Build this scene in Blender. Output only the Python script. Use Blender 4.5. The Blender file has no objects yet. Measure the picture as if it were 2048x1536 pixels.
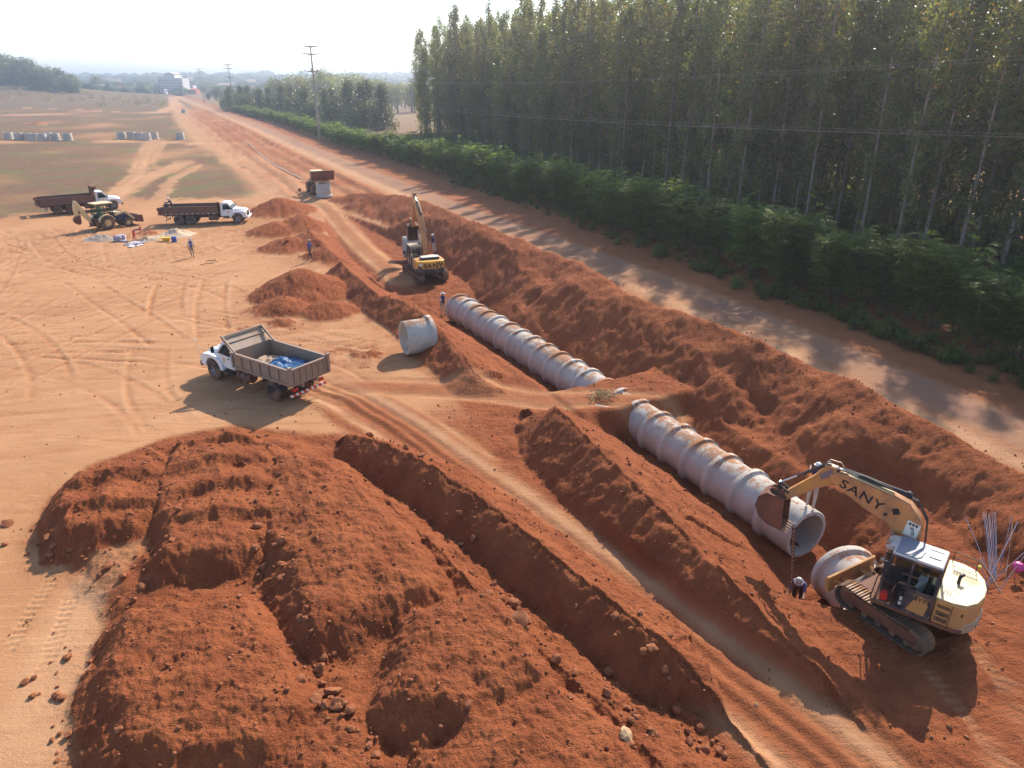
import bpy, bmesh, math, random
import numpy as np
from mathutils import Vector, Matrix, Euler

random.seed(7)
RNG = np.random.default_rng(11)
SC = bpy.context.scene
COL = SC.collection

# ------------------------------------------------------------------ camera
CAM_H = 14.5
FPX = 1400.0                      # focal length in pixels of a 2048 px wide picture
PITCH = math.atan((768 - 163) / FPX)
cam_d = bpy.data.cameras.new('camera')
cam_d.sensor_width = 36.0
cam_d.lens = FPX / 2048 * 36.0
cam_d.clip_start = 0.1
cam_d.clip_end = 20000
cam = bpy.data.objects.new('camera', cam_d)
COL.objects.link(cam)
cam.location = (0, 0, CAM_H)
cam.rotation_euler = (math.pi / 2 - PITCH, 0, 0)
SC.camera = cam

# ------------------------------------------------------------------ sky, sun, exposure
SUN_AZ = math.radians(27.0)       # to the right of the view axis (+Y)
SUN_EL = math.radians(37.5)
world = bpy.data.worlds.new('World')
SC.world = world
world.use_nodes = True
wn = world.node_tree
sky = wn.nodes.new('ShaderNodeTexSky')
sky.sky_type = 'NISHITA'
sky.sun_disc = False
sky.sun_elevation = SUN_EL
sky.sun_rotation = SUN_AZ
sky.altitude = 600
sky.air_density = 1.0
sky.dust_density = 1.2
sky.ozone_density = 1.0
bg = wn.nodes['Background']
bg.inputs['Strength'].default_value = 0.15
wn.links.new(sky.outputs[0], bg.inputs['Color'])
sun_d = bpy.data.lights.new('sun', 'SUN')
sun_d.energy = 4.2
sun_d.angle = math.radians(0.6)
sun_d.color = (1.0, 0.90, 0.76)
sun = bpy.data.objects.new('sun', sun_d)
COL.objects.link(sun)
sv = Vector((math.sin(SUN_AZ) * math.cos(SUN_EL), math.cos(SUN_AZ) * math.cos(SUN_EL), math.sin(SUN_EL)))
sun.rotation_euler = sv.to_track_quat('Z', 'Y').to_euler()
sun.location = (60, 120, 90)
SC.view_settings.view_transform = 'Standard'
SC.view_settings.look = 'None'
SC.view_settings.exposure = 0.90
SC.view_settings.gamma = 1.0
SC.view_settings.use_curve_mapping = False
SC.render.engine = 'CYCLES'
SC.cycles.max_bounces = 5
SC.cycles.diffuse_bounces = 2
SC.cycles.glossy_bounces = 2
SC.cycles.transmission_bounces = 3
SC.cycles.transparent_max_bounces = 6
SC.cycles.volume_bounces = 0
SC.cycles.caustics_reflective = False
SC.cycles.caustics_refractive = False
SC.cycles.use_adaptive_sampling = True
SC.cycles.adaptive_threshold = 0.02
SC.cycles.use_denoising = True
SC.cycles.sample_clamp_indirect = 6.0


def P(px, py, z=0.0):
    """Point of the place that the photograph shows at pixel (px, py) when it lies z metres above the yard."""
    X = (px - 1024) / FPX
    Y = (768 - py) / FPX
    dy = math.cos(PITCH) + Y * math.sin(PITCH)
    dz = -math.sin(PITCH) + Y * math.cos(PITCH)
    t = (z - CAM_H) / dz
    return (X * t, dy * t, z)


def P2(pts, z=0.0):
    return np.array([P(a[0], a[1], a[2] if len(a) > 2 else z)[:2] for a in pts])


def tag(o, label=None, cat=None, group=None, kind=None):
    if label: o['label'] = label
    if cat: o['category'] = cat
    if group: o['group'] = group
    if kind: o['kind'] = kind
    return o


def empty(name, loc=(0, 0, 0), rz=0.0, label=None, cat=None, group=None):
    o = bpy.data.objects.new(name, None)
    o.empty_display_size = 0.3
    COL.objects.link(o)
    o.location = loc
    o.rotation_euler = (0, 0, rz)
    return tag(o, label, cat, group)


# ------------------------------------------------------------------ noise
_perm = RNG.permutation(256)
_perm = np.concatenate([_perm, _perm, _perm])
_ga = RNG.random(256) * 2 * np.pi
_gx, _gy = np.cos(_ga), np.sin(_ga)


def pnoise(x, y):
    xi = np.floor(x); yi = np.floor(y)
    xf = x - xi; yf = y - yi
    xi = xi.astype(np.int64) & 255; yi = yi.astype(np.int64) & 255
    u = xf * xf * xf * (xf * (xf * 6 - 15) + 10)
    v = yf * yf * yf * (yf * (yf * 6 - 15) + 10)
    def g(ix, iy, dx, dy):
        h = _perm[_perm[ix] + iy]
        return _gx[h] * dx + _gy[h] * dy
    a = g(xi, yi, xf, yf); b = g(xi + 1, yi, xf - 1, yf)
    c = g(xi, yi + 1, xf, yf - 1); d = g(xi + 1, yi + 1, xf - 1, yf - 1)
    return (a + u * (b - a) + v * ((c + u * (d - c)) - (a + u * (b - a)))) * 1.5


def fbm(x, y, scale, octs=4, gain=0.5, ox=0.0):
    r = np.zeros_like(x); a = 1.0; f = 1.0 / scale; tot = 0
    for i in range(octs):
        r += a * pnoise(x * f + 13.7 * i + ox, y * f - 7.3 * i + ox * 0.37)
        tot += a; a *= gain; f *= 2.03
    return r / tot


def sstep(a, b, x):
    t = np.clip((x - a) / (b - a), 0, 1)
    return t * t * (3 - 2 * t)


def polyd(X, Y, pts, vals=None):
    """distance to a polyline, signed side (right of travel +), arc length, interpolated values"""
    pts = np.asarray(pts, float)
    best = np.full(X.shape, 1e18); side = np.zeros_like(X); arc = np.zeros_like(X)
    val = None if vals is None else np.zeros_like(X)
    L = 0.0
    for i in range(len(pts) - 1):
        ax, ay = pts[i]; bx, by = pts[i + 1]
        dx, dy = bx - ax, by - ay
        l = math.hypot(dx, dy)
        tt = ((X - ax) * dx + (Y - ay) * dy) / (l * l)
        t = np.clip(tt, 0, 1)
        ex = X - ax - t * dx; ey = Y - ay - t * dy
        d2 = ex * ex + ey * ey
        m = d2 < best
        best = np.where(m, d2, best)
        side = np.where(m, np.sign((X - ax) * dy - (Y - ay) * dx), side)
        tl = t
        if i == 0: tl = np.where(tt < 0, tt, tl)
        if i == len(pts) - 2: tl = np.where(tt > 1, tt, tl)
        arc = np.where(m, L + tl * l, arc)
        if val is not None:
            val = np.where(m, vals[i] + t * (vals[i + 1] - vals[i]), val)
        L += l
    return np.sqrt(best), side, arc, val


def polysd(X, Y, pts):
    """signed distance to a closed polygon, negative inside"""
    pts = np.asarray(pts, float)
    best = np.full(X.shape, 1e18); inside = np.zeros(X.shape, bool)
    n = len(pts)
    for i in range(n):
        ax, ay = pts[i]; bx, by = pts[(i + 1) % n]
        dx, dy = bx - ax, by - ay
        t = np.clip(((X - ax) * dx + (Y - ay) * dy) / (dx * dx + dy * dy + 1e-12), 0, 1)
        ex = X - ax - t * dx; ey = Y - ay - t * dy
        best = np.minimum(best, ex * ex + ey * ey)
        if abs(dy) > 1e-9:
            c = ((ay > Y) != (by > Y)) & (X < dx * (Y - ay) / dy + ax)
            inside ^= c
    d = np.sqrt(best)
    return np.where(inside, -d, d)


def near(X, Y, pts, pad):
    pts = np.asarray(pts)
    return (X > pts[:, 0].min() - pad) & (X < pts[:, 0].max() + pad) & (Y > pts[:, 1].min() - pad) & (Y < pts[:, 1].max() + pad)


# ------------------------------------------------------------------ materials
def new_mat(name):
    m = bpy.data.materials.new(name)
    m.use_nodes = True
    nt = m.node_tree
    b = nt.nodes['Principled BSDF']
    return m, nt, b


def N(nt, typ, **kw):
    n = nt.nodes.new(typ)
    for k, v in kw.items():
        if k.startswith('i_'):
            k2 = k[2:]
            n.inputs[int(k2) if k2.isdigit() else k2].default_value = v
        else:
            setattr(n, k, v)
    return n


def mixc(nt, fac, a, b, blend='MIX'):
    n = nt.nodes.new('ShaderNodeMix')
    n.data_type = 'RGBA'; n.blend_type = blend
    for sock, v in ((n.inputs[0], fac), (n.inputs[6], a), (n.inputs[7], b)):
        if hasattr(v, 'links') or isinstance(v, bpy.types.NodeSocket):
            nt.links.new(v, sock)
        else:
            sock.default_value = v if not isinstance(v, tuple) or len(v) == 4 else (*v, 1)
    return n.outputs[2]


def ramp(nt, fac, a, b, lo=0.0, hi=1.0):
    n = nt.nodes.new('ShaderNodeMapRange')
    n.interpolation_type = 'SMOOTHSTEP'
    nt.links.new(fac, n.inputs[0])
    n.inputs[1].default_value = a; n.inputs[2].default_value = b
    n.inputs[3].default_value = lo; n.inputs[4].default_value = hi
    return n.outputs[0]


def noise(nt, vec, scale, detail=4, rough=0.55, dim='3D'):
    n = nt.nodes.new('ShaderNodeTexNoise')
    n.inputs['Scale'].default_value = scale
    n.inputs['Detail'].default_value = detail
    n.inputs['Roughness'].default_value = rough
    if vec is not None: nt.links.new(vec, n.inputs['Vector'])
    return n.outputs[0]


def simple(name, col, rough=0.6, metal=0.0, dirt=None, dirt_amt=0.35, scale=3.0, var=0.12, bump=0.0, spec=0.4):
    """painted or raw surface with a little tone variation, dust and wear"""
    m, nt, b = new_mat(name)
    tc = nt.nodes.new('ShaderNodeTexCoord')
    v = tc.outputs['Object']
    n1 = noise(nt, v, scale, 5, 0.6)
    c = mixc(nt, n1, tuple(x * (1 - var) for x in col), tuple(min(1, x * (1 + var)) for x in col))
    if dirt is not None:
        n2 = noise(nt, v, scale * 0.55, 6, 0.65)
        f = ramp(nt, n2, 0.62 - dirt_amt * 0.5, 0.62 + 0.22 - dirt_amt * 0.3)
        c = mixc(nt, f, c, dirt)
        r = nt.nodes.new('ShaderNodeMapRange'); nt.links.new(f, r.inputs[0])
        r.inputs[3].default_value = rough; r.inputs[4].default_value = 0.9
        nt.links.new(r.outputs[0], b.inputs['Roughness'])
    else:
        b.inputs['Roughness'].default_value = rough
    nt.links.new(c, b.inputs['Base Color'])
    b.inputs['Metallic'].default_value = metal
    b.inputs['Specular IOR Level'].default_value = spec
    if bump:
        bn = nt.nodes.new('ShaderNodeBump')
        bn.inputs['Strength'].default_value = bump; bn.inputs['Distance'].default_value = 0.02
        n3 = noise(nt, v, scale * 9, 5, 0.6)
        nt.links.new(n3, bn.inputs['Height']); nt.links.new(bn.outputs[0], b.inputs['Normal'])
    return m


SOIL_DUST = (0.30, 0.13, 0.06)


def soil_material():
    m, nt, b = new_mat('soil')
    geo = nt.nodes.new('ShaderNodeNewGeometry')
    pos = geo.outputs['Position']
    at = nt.nodes.new('ShaderNodeAttribute'); at.attribute_name = 'soil'
    sep = nt.nodes.new('ShaderNodeSeparateColor'); nt.links.new(at.outputs['Color'], sep.inputs[0])
    fresh, grass, pale = sep.outputs[0], sep.outputs[1], sep.outputs[2]
    road = at.outputs['Alpha']
    nL = noise(nt, pos, 0.12, 5, 0.6)
    nM = noise(nt, pos, 0.9, 6, 0.62)
    nS = noise(nt, pos, 6.0, 5, 0.65)
    nF = noise(nt, pos, 24.0, 3, 0.6)
    sand = mixc(nt, ramp(nt, nL, 0.32, 0.68), (0.375, 0.185, 0.088), (0.465, 0.245, 0.122))
    sand = mixc(nt, ramp(nt, nM, 0.5, 0.78, 0, 0.45), sand, (0.31, 0.135, 0.062))
    red = mixc(nt, ramp(nt, nM, 0.3, 0.7), (0.245, 0.071, 0.029), (0.345, 0.109, 0.043))
    red = mixc(nt, ramp(nt, nS, 0.52, 0.8, 0, 0.5), red, (0.38, 0.135, 0.056))
    # long thin scorings of blades and tyres in the trodden sand
    mp = nt.nodes.new('ShaderNodeMapping'); mp.inputs['Scale'].default_value = (0.22, 2.6, 1); mp.inputs['Rotation'].default_value = (0, 0, -0.12); nt.links.new(pos, mp.inputs[0])
    dist = nt.nodes.new('ShaderNodeVectorMath'); dist.operation = 'MULTIPLY_ADD'; nW = nt.nodes.new('ShaderNodeTexNoise'); nW.inputs['Scale'].default_value = 0.09; nW.inputs['Detail'].default_value = 2
    nt.links.new(pos, nW.inputs['Vector']); nt.links.new(nW.outputs['Color'], dist.inputs[0]); dist.inputs[1].default_value = (5, 9, 0); nt.links.new(mp.outputs[0], dist.inputs[2])
    nK = noise(nt, dist.outputs[0], 1.0, 5, 0.7)
    sand = mixc(nt, ramp(nt, nK, 0.56, 0.68, 0, 0.55), sand, (0.285, 0.125, 0.060))
    sand = mixc(nt, ramp(nt, nK, 0.44, 0.34, 0, 0.5), sand, (0.50, 0.285, 0.150))
    c = mixc(nt, fresh, sand, red)
    gr = mixc(nt, ramp(nt, nM, 0.38, 0.66), (0.145, 0.075, 0.047), (0.180, 0.115, 0.062))
    gr = mixc(nt, ramp(nt, nL, 0.46, 0.62, 0, 0.85), gr, (0.125, 0.130, 0.048))
    nG = noise(nt, pos, 0.35, 6, 0.7)
    gr = mixc(nt, ramp(nt, nG, 0.46, 0.66, 0, 0.75), gr, (0.215, 0.110, 0.063))
    gr = mixc(nt, ramp(nt, nS, 0.5, 0.75, 0, 0.5), gr, (0.26, 0.165, 0.095))
    c = mixc(nt, grass, c, gr)
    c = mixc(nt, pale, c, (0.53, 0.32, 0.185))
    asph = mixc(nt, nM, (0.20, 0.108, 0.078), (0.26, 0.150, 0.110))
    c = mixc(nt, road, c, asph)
    # fine grain
    c = mixc(nt, ramp(nt, nF, 0.35, 0.7, 0.0, 0.32), c, mixc(nt, 1.0, c, (0.62, 0.55, 0.5, 1), 'MULTIPLY'))
    nt.links.new(c, b.inputs['Base Color'])
    b.inputs['Roughness'].default_value = 0.95
    b.inputs['Specular IOR Level'].default_value = 0.12
    b1 = nt.nodes.new('ShaderNodeBump'); b1.inputs['Distance'].default_value = 0.10
    b2 = nt.nodes.new('ShaderNodeBump'); b2.inputs['Distance'].default_value = 0.04
    addk = nt.nodes.new('ShaderNodeMath'); addk.operation = 'MULTIPLY_ADD'; nt.links.new(nK, addk.inputs[0]); addk.inputs[1].default_value = -1.2; nt.links.new(nS, addk.inputs[2])
    nt.links.new(addk.outputs[0], b1.inputs['Height']); nt.links.new(nF, b2.inputs['Height'])
    st = nt.nodes.new('ShaderNodeMapRange'); nt.links.new(fresh, st.inputs[0])
    st.inputs[3].default_value = 0.30; st.inputs[4].default_value = 0.85
    nt.links.new(st.outputs[0], b1.inputs['Strength']); nt.links.new(st.outputs[0], b2.inputs['Strength'])
    nt.links.new(b1.outputs[0], b2.inputs['Normal'])
    nt.links.new(b2.outputs[0], b.inputs['Normal'])
    return m


M_SOIL = soil_material()
# ------------------------------------------------------------------ the lie of the land
AXIS = np.array([(12.3, 13.0), (11.75, 17.0), (11.0, 21.5), (6.8, 30.2), (4.6, 34.5), (-4.1, 50.3), (-7.4, 57.0), (-13.5, 69.0), (-20.5, 83.0)])
ROAD_MID = np.array([(34, 2), (28.5, 16), (22.9, 27.8), (19.0, 37.5), (13.9, 49.5), (4.4, 68.0), (-7.0, 89.3), (-17.5, 110.5), (-43, 163), (-86.5, 255.6), (-180, 449), (-275, 645), (-420, 940)])
HEDGE = np.array([(37, 11), (30.5, 25), (26.6, 34.2), (22.6, 44.2), (16.2, 58.0), (5.4, 84.0), (-9.0, 112.0), (-37.0, 169.0), (-89.0, 280.0), (-183, 470.0)])

RIDGE_L1 = [(690, 515, 1.5), (760, 560, 1.7), (830, 610, 1.5), (880, 660, 1.3), (950, 735, 1.1), (985, 765, 0.5)]
RIDGE_L2 = [(1075, 820, 0.9), (1112, 812, 1.75), (1185, 885, 1.7), (1270, 965, 1.6), (1375, 1065, 1.45), (1455, 1150, 1.2), (1540, 1245, 0.9), (1700, 1395, 0.5), (1800, 1500, 0.4)]
BANK = [(700, 385, 1.0), (745, 381, 2.0), (830, 391, 2.5), (905, 421, 2.6), (1050, 479, 2.5), (1150, 518, 2.4), (1250, 578, 2.5), (1330, 612, 2.3), (1400, 630, 2.5), (1504, 672, 2.4), (1625, 724, 2.0), (1778, 795, 2.1), (1869, 847, 1.7), (2048, 935, 1.6), (2300, 1070, 1.5)]
RIDGE_H = [(700, 866, 0.9), (760, 880, 1.35), (860, 925, 1.5), (960, 990, 1.55), (1060, 1068, 1.55), (1160, 1148, 1.5), (1250, 1216, 1.5), (1330, 1278, 1.4), (1385, 1330, 1.0), (1460, 1420, 0.5), (1560, 1530, 0.5)]
RIDGE_H2 = [(690, 950, 0.4), (780, 1010, 0.6), (890, 1110, 0.75), (1010, 1245, 0.8), (1110, 1325, 0.8), (1230, 1435, 0.75), (1330, 1536, 0.7)]

# plateau outlines of the dumped and half-levelled heaps: (pixels, height, side slope, name, label)
HEAPS = [
    ('A', [(165, 935), (300, 893), (328, 905), (322, 985), (265, 1030), (135, 1040), (120, 1000)], 1.2, 1.15),
    ('B', [(352, 880), (470, 858), (535, 890), (545, 985), (490, 1075), (335, 1095), (330, 1000)], 1.35, 1.05),
    ('C', [(560, 905), (640, 905), (730, 985), (815, 1085), (850, 1150), (770, 1175), (640, 1215), (600, 1120), (545, 1000)], 1.4, 0.9),
    ('D', [(260, 1215), (470, 1195), (545, 1290), (600, 1400), (530, 1455), (350, 1475), (255, 1450), (235, 1320)], 1.08, 0.95),
    ('E', [(840, 1215), (960, 1180), (1020, 1230), (1060, 1320), (920, 1390), (800, 1370)], 1.42, 1.0),
    ('F', [(930, 1420), (1090, 1350), (1190, 1430), (1270, 1560), (1100, 1640), (880, 1560)], 1.08, 0.85),
    ('G', [(585, 1420), (690, 1400), (760, 1520), (730, 1640), (560, 1640)], 0.75, 0.7),
    ('H', [(0, 1600), (140, 1560), (230, 1620), (200, 1700), (0, 1700)], 0.25, 0.5),
]
CONES = [  # dumped conical heaps: peak pixel, height, slope
    ('I', (600, 533), 2.05, 0.50), ('I', (565, 590), 1.0, 0.42), ('I', (660, 600), 0.9, 0.42), ('I', (560, 632), 0.5, 0.45),
    ('J', (560, 392), 1.9, 0.42), ('J', (600, 425), 1.7, 0.45), ('J', (545, 440), 1.3, 0.4), ('J', (630, 455), 1.6, 0.45), ('J', (665, 485), 1.2, 0.4), ('J', (580, 470), 1.2, 0.4),
    ('J', (535, 415), 0.9, 0.4), ('J', (690, 430), 1.2, 0.42),
]
SMALL = [((75, 240), 1.6, 0.5), ((55, 243), 0.8, 0.5), ((95, 243), 0.7, 0.5), ((740, 700), 0.3, 0.35), ((715, 705), 0.22, 0.3), ((890, 705), 0.28, 0.4), ((350, 190), 0.9, 0.4), ((372, 190), 0.9, 0.4), ((390, 215), 0.6, 0.4),
         ((300, 458), 0.45, 0.45), ((285, 462), 0.3, 0.4)]

YARD_FIELD = P2([(-900, 442), (0, 442), (60, 440), (180, 415), (235, 392), (300, 352), (390, 318), (470, 335), (515, 365), (520, 385), (500, 392), (380, 398), (330, 395), (315, 400), (240, 410), (200, 420)])
# ring of field: everything far left beyond the yard edge
FIELD = P2([(-1500, 440), (-20, 438), (120, 420), (235, 395), (330, 398), (500, 395), (535, 385), (505, 355), (440, 312), (430, 285), (405, 262), (372, 235), (345, 205), (330, 196), (100, 192), (-900, 190)])
TRACKS_TAN = [  # (pixels, width m, strength)
    ([(-200, 284), (0, 283), (150, 282), (300, 280), (440, 291), (520, 330)], 5.0, 0.9),
    ([(-200, 231), (0, 230), (200, 228), (320, 225), (352, 212), (345, 196)], 7.0, 0.95),
    ([(-100, 215), (15, 215), (150, 219), (260, 225)], 4.0, 0.7),
    ([(180, 415), (230, 392), (300, 353), (380, 322), (450, 318), (520, 345)], 3.6, 0.85),
    ([(230, 392), (275, 350), (290, 310), (300, 285)], 3.0, 0.7),
    ([(268, 338), (300, 322), (318, 300), (322, 285)], 2.2, 0.6),
    ([(320, 398), (345, 360), (400, 330)], 1.8, 0.7),
    ([(295, 325), (340, 345), (350, 338)], 1.6, 0.4),
    ([(350, 205), (372, 240), (395, 262), (420, 285), (480, 310), (560, 370), (600, 410)], 8.0, 0.8),
]
HAUL = [(560, 740), (640, 775), (700, 800), (800, 860), (900, 935), (1000, 1005), (1100, 1085), (1200, 1160), (1300, 1235), (1400, 1315), (1500, 1395), (1600, 1475), (1700, 1560)]
RAMP = [(600, 400), (650, 410), (690, 450), (730, 485), (775, 520), (800, 545)]
CROSS = [(690, 770), (830, 775), (980, 785), (1100, 800), (1230, 800), (1330, 810)]


def terrain(X, Y):
    R = np.hypot(X, Y)
    nearm = sstep(260, 120, R)
    Z = 0.05 * fbm(X, Y, 9.0, 3) + 0.35 * fbm(X, Y, 60.0, 2) * sstep(60, 140, R)
    Z += sstep(700, 2600, R) * 32.0 * (0.8 + 0.45 * fbm(X, Y, 900.0, 3))
    # the wooded rise at the far left
    Z += 13.0 * np.exp(-(((X + 470) / 95) ** 2 + ((Y - 690) / 110) ** 2))
    # a dip of the valley beyond the plantation edge on the right
    Z -= sstep(250, 600, R) * sstep(-0.42, -0.2, X / np.maximum(R, 1)) * sstep(1600, 800, R) * 5.0
    fresh = np.zeros_like(X); pale = np.zeros_like(X); grass = np.zeros_like(X); road = np.zeros_like(X)
    cls = np.zeros(X.shape, np.int32)
    wob = fbm(X, Y, 3.0, 4, ox=3.1)
    wob2 = fbm(X, Y, 1.1, 4, 0.55, ox=9.1)
    mound = np.full(X.shape, -9.0)
    mid = np.zeros(X.shape, np.int32)

    def put(h, code, m):
        up = (h > mound) & m
        mound[up] = h[up]; mid[up] = code

    ad, aside, arc, _ = polyd(X, Y, AXIS)
    s = ad * aside                     # + right of the trench axis
    # ---- field, tracks
    fs = polysd(X, Y, FIELD) + wob * 5.0 * np.clip(R / 120, 0.4, 2)
    grass = sstep(1.2, -1.2, fs) * sstep(0.0, 1.0, 0.9 + 1.2 * fbm(X, Y, 25.0, 4, ox=5.5))
    grass = np.maximum(grass, sstep(420, 520, R))
    # the strip right of the road and under the plantation
    rd, rside, rarc, _ = polyd(X, Y, ROAD_MID)
    rs = rd * rside
    right = sstep(9, 13, rs)
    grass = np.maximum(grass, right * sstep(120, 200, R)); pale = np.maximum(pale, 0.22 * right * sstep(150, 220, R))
    fresh = np.maximum(fresh, right * sstep(160, 60, R) * 0.55)
    for pts, w, st in TRACKS_TAN:
        q = P2(pts)
        d, _, _, _ = polyd(X, Y, q)
        k = sstep(w * 0.75, w * 0.3, d + wob * 1.2) * st
        grass = grass * (1 - k)
        ruts = np.exp(-((d - 0.9) / 0.3) ** 2)
        pale = np.maximum(pale, k * 0.30)
        Z -= 0.05 * ruts * (k > 0.2)
    # disturbed red strip left of the road
    strip = sstep(-4.5, -6.0, rs) * sstep(-22, -14, rs + wob * 5) * sstep(78, 95, Y) * sstep(560, 300, Y)
    fresh = np.maximum(fresh, strip * np.clip(0.62 + 0.9 * fbm(X, Y, 14.0, 4, ox=2.2), 0.15, 0.9))
    grass *= 1 - strip
    Z += strip * (0.22 * fbm(X, Y, 2.5, 4) + 0.12 * np.sin(rs * 2.1 + wob * 2))
    edge = np.exp(-((rs + 5.2) / 0.9) ** 2) * sstep(80, 95, Y) * sstep(500, 200, Y)
    Z += edge * 0.35 * (0.7 + 0.6 * wob)
    fresh = np.maximum(fresh, edge * 0.8)
    # ---- right spoil bank
    q = P2(BANK); bz = [p[2] for p in BANK]
    d, sd, ar, vz = polyd(X, Y, q, bz)
    d = d + 0.25 * wob
    sgn = sd                                   # travelling towards the viewer: right is the trench side
    crest = vz + 0.5 * fbm(X, Y, 5.0, 3, ox=7.7) * nearm
    lump = fbm(X, Y, 4.5, 4, 0.5, ox=1.7)
    hb = np.where(sgn > 0, crest - np.sqrt(d * d + 0.12) * 0.50 + np.clip(lump, -0.3, 1) * 0.9 * sstep(0.5, 2.5, d) * sstep(7.5, 3.0, d),
                  crest - np.sqrt(d * d + 0.12) * 0.78)
    put(hb, 20, (d < 9) & (R < 140))
    # ---- left ridges along the trench
    for pts, sl, sr, code in ((RIDGE_L1, 0.80, 0.52, 21), (RIDGE_L2, 0.92, 0.48, 22), (RIDGE_H, 1.10, 0.62, 23), (RIDGE_H2, 0.68, 0.45, 24)):
        q = P2(pts); zz = [p[2] for p in pts]
        m = near(X, Y, q, 6)
        d, sd, ar, vz = polyd(X[m], Y[m], q, zz)
        d = np.sqrt(np.maximum(d + 0.18 * wob[m], 0) ** 2 + 0.03)
        # travel is towards the viewer: left of travel (+x) is the trench / right side in the picture
        h = np.where(sd > 0, vz - d * sl, vz - d * sr) + 0.16 * wob[m] * sstep(0.0, 0.5, vz) + 0.12 * wob2[m]
        full = np.full(X.shape, -9.0); full[m] = h
        put(full, code, m)
    # ---- foreground heaps
    for i, (nm, pts, hz, sl) in enumerate(HEAPS):
        q = P2(pts, hz)
        m = near(X, Y, q, 4)
        sdist = polysd(X[m], Y[m], q) + 0.50 * wob[m] + 0.22 * wob2[m]
        # crown rises a little towards the middle and is scored by machine passes
        inner = np.clip(-sdist, 0, 2.0)
        h = hz - np.sqrt(np.clip(sdist, 0, 9) ** 2 + 0.02) * sl + inner * 0.12 + 0.16 * wob[m]
        if nm in 'ABC':
            ca, sa = (0.25, -0.97) if nm != 'C' else (0.45, -0.9)
            ph = (X[m] * ca + Y[m] * sa)
            q_ = ph * (0.52 if nm != 'C' else 0.34) + 0.12 * wob[m] + 0.3 * fbm(X[m], Y[m], 6.0, 2, ox=4.4)
            stepv = q_ % 1.0
            tooth = np.where(stepv < 0.8, stepv / 0.8, (1 - stepv) / 0.2)
            h += (tooth - 0.5) * (0.32 if nm != 'C' else 0.20) * sstep(0.25, -0.30, sdist) * np.clip(0.75 + 0.6 * fbm(X[m], Y[m], 3.0, 2, ox=6.1), 0.4, 1.1)
        full = np.full(X.shape, -9.0); full[m] = h
        put(full, 30 + i, m)
    for nm, pk, hz, sl in CONES:
        c = P2([(pk[0], pk[1], hz)])[0]
        w = hz / sl + 2
        m = (np.abs(X - c[0]) < w) & (np.abs(Y - c[1]) < w)
        d = np.sqrt((X[m] - c[0]) ** 2 + (Y[m] - c[1]) ** 2 + 0.12)
        h = hz - d * sl + 0.30 * wob[m] * sstep(0, 1.5, d) + 0.10 * wob2[m]
        full = np.full(X.shape, -9.0); full[m] = h
        put(full, {'I': 40, 'J': 41}[nm], m)
    for pk, hz, sl in SMALL:
        c = P2([(pk[0], pk[1], hz)])[0]
        w = hz / sl + 2
        m = (np.abs(X - c[0]) < w) & (np.abs(Y - c[1]) < w)
        d = np.sqrt((X[m] - c[0]) ** 2 + (Y[m] - c[1]) ** 2 + 0.05)
        full = np.full(X.shape, -9.0); full[m] = hz - d * sl + 0.2 * wob2[m]
        put(full, 42, m)
    # soil spread between the dumped heaps
    fgb = P2([(150, 1120), (200, 1000), (360, 900), (480, 870), (620, 890), (660, 1000), (830, 1170), (980, 1330), (1060, 1500), (1100, 1700), (250, 1700), (230, 1250)])
    Z += 0.50 * sstep(0.5, -0.9, polysd(X, Y, fgb) + 0.5 * wob) * (0.8 + 0.5 * wob)
    # merge mounds with the ground
    base = Z.copy()
    k = 0.10 + 0.12 * np.isin(mid, (30, 31, 32, 33, 34, 35, 36))
    hh = np.clip(0.5 + 0.5 * (mound - base) / k, 0, 1)
    Zm = base * (1 - hh) + mound * hh + k * hh * (1 - hh)
    lift = np.clip(Zm - base, 0, 3)
    fresh_m = sstep(-0.02, 0.10, mound - base + 0.12 * wob2)
    fresh = np.maximum(fresh, fresh_m)
    grass *= 1 - fresh_m; pale *= 1 - fresh_m
    cls = np.where(mound > base + 0.03, mid, 0)
    Z = Zm
    # loose spilled soil round the heaps
    spill = sstep(-1.1, -0.05, mound - base + 0.3 * wob) * (1 - fresh_m)
    fresh = np.maximum(fresh, spill * np.clip(0.25 + 0.9 * wob2, 0, 0.75))
    # fresh ground inside the working strip
    fp = P2([(640, 520), (760, 470), (900, 480), (1500, 720), (2300, 1150), (2300, 1700), (1640, 1600), (1400, 1320), (1150, 1100), (960, 900), (900, 790), (830, 700), (760, 620)])
    wd = polysd(X, Y, fp) + 0.8 * wob
    work = sstep(0.6, -0.6, wd)
    fresh = np.maximum(fresh, work)
    pale *= 1 - work; grass *= 1 - work
    # foreground between the heaps
    fg = P2([(60, 1060), (170, 930), (350, 870), (470, 850), (680, 870), (900, 1000), (1300, 1300), (1600, 1560), (1600, 1800), (180, 1800), (150, 1500), (200, 1200)])
    wd = polysd(X, Y, fg) + 0.5 * wob
    fresh = np.maximum(fresh, sstep(0.35, -0.35, wd))
    # ---- the trench cut
    dep = np.interp(arc, [0, 3.6, 5.2, 8.6, 10.5, 38.0, 40.0, 42.5, 45.5, 50, 60, 71, 80], [0, 0.0, 1.95, 1.95, 1.5, 1.5, 1.95, 1.6, 1.1, 0.9, 1.0, 0.6, 0.0])
    wf = np.interp(arc, [0, 35, 40, 47, 60, 80], [1.35, 1.35, 2.0, 3.4, 3.2, 1.0])
    sw = s + 0.16 * wob + 0.08 * wob2
    cut = -dep + np.maximum(0, np.abs(sw) - wf) * np.where(sw > 0, 0.85, 0.72) + 0.10 * wob2
    # bench on the right side
    bench = -0.40 * sstep(1.8, 2.6, s) * sstep(6.2, 4.6, s) * (dep > 0.3) * sstep(60, 50, Y)
    Z = Z + bench * sstep(0.9, 0.3, Z)
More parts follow.
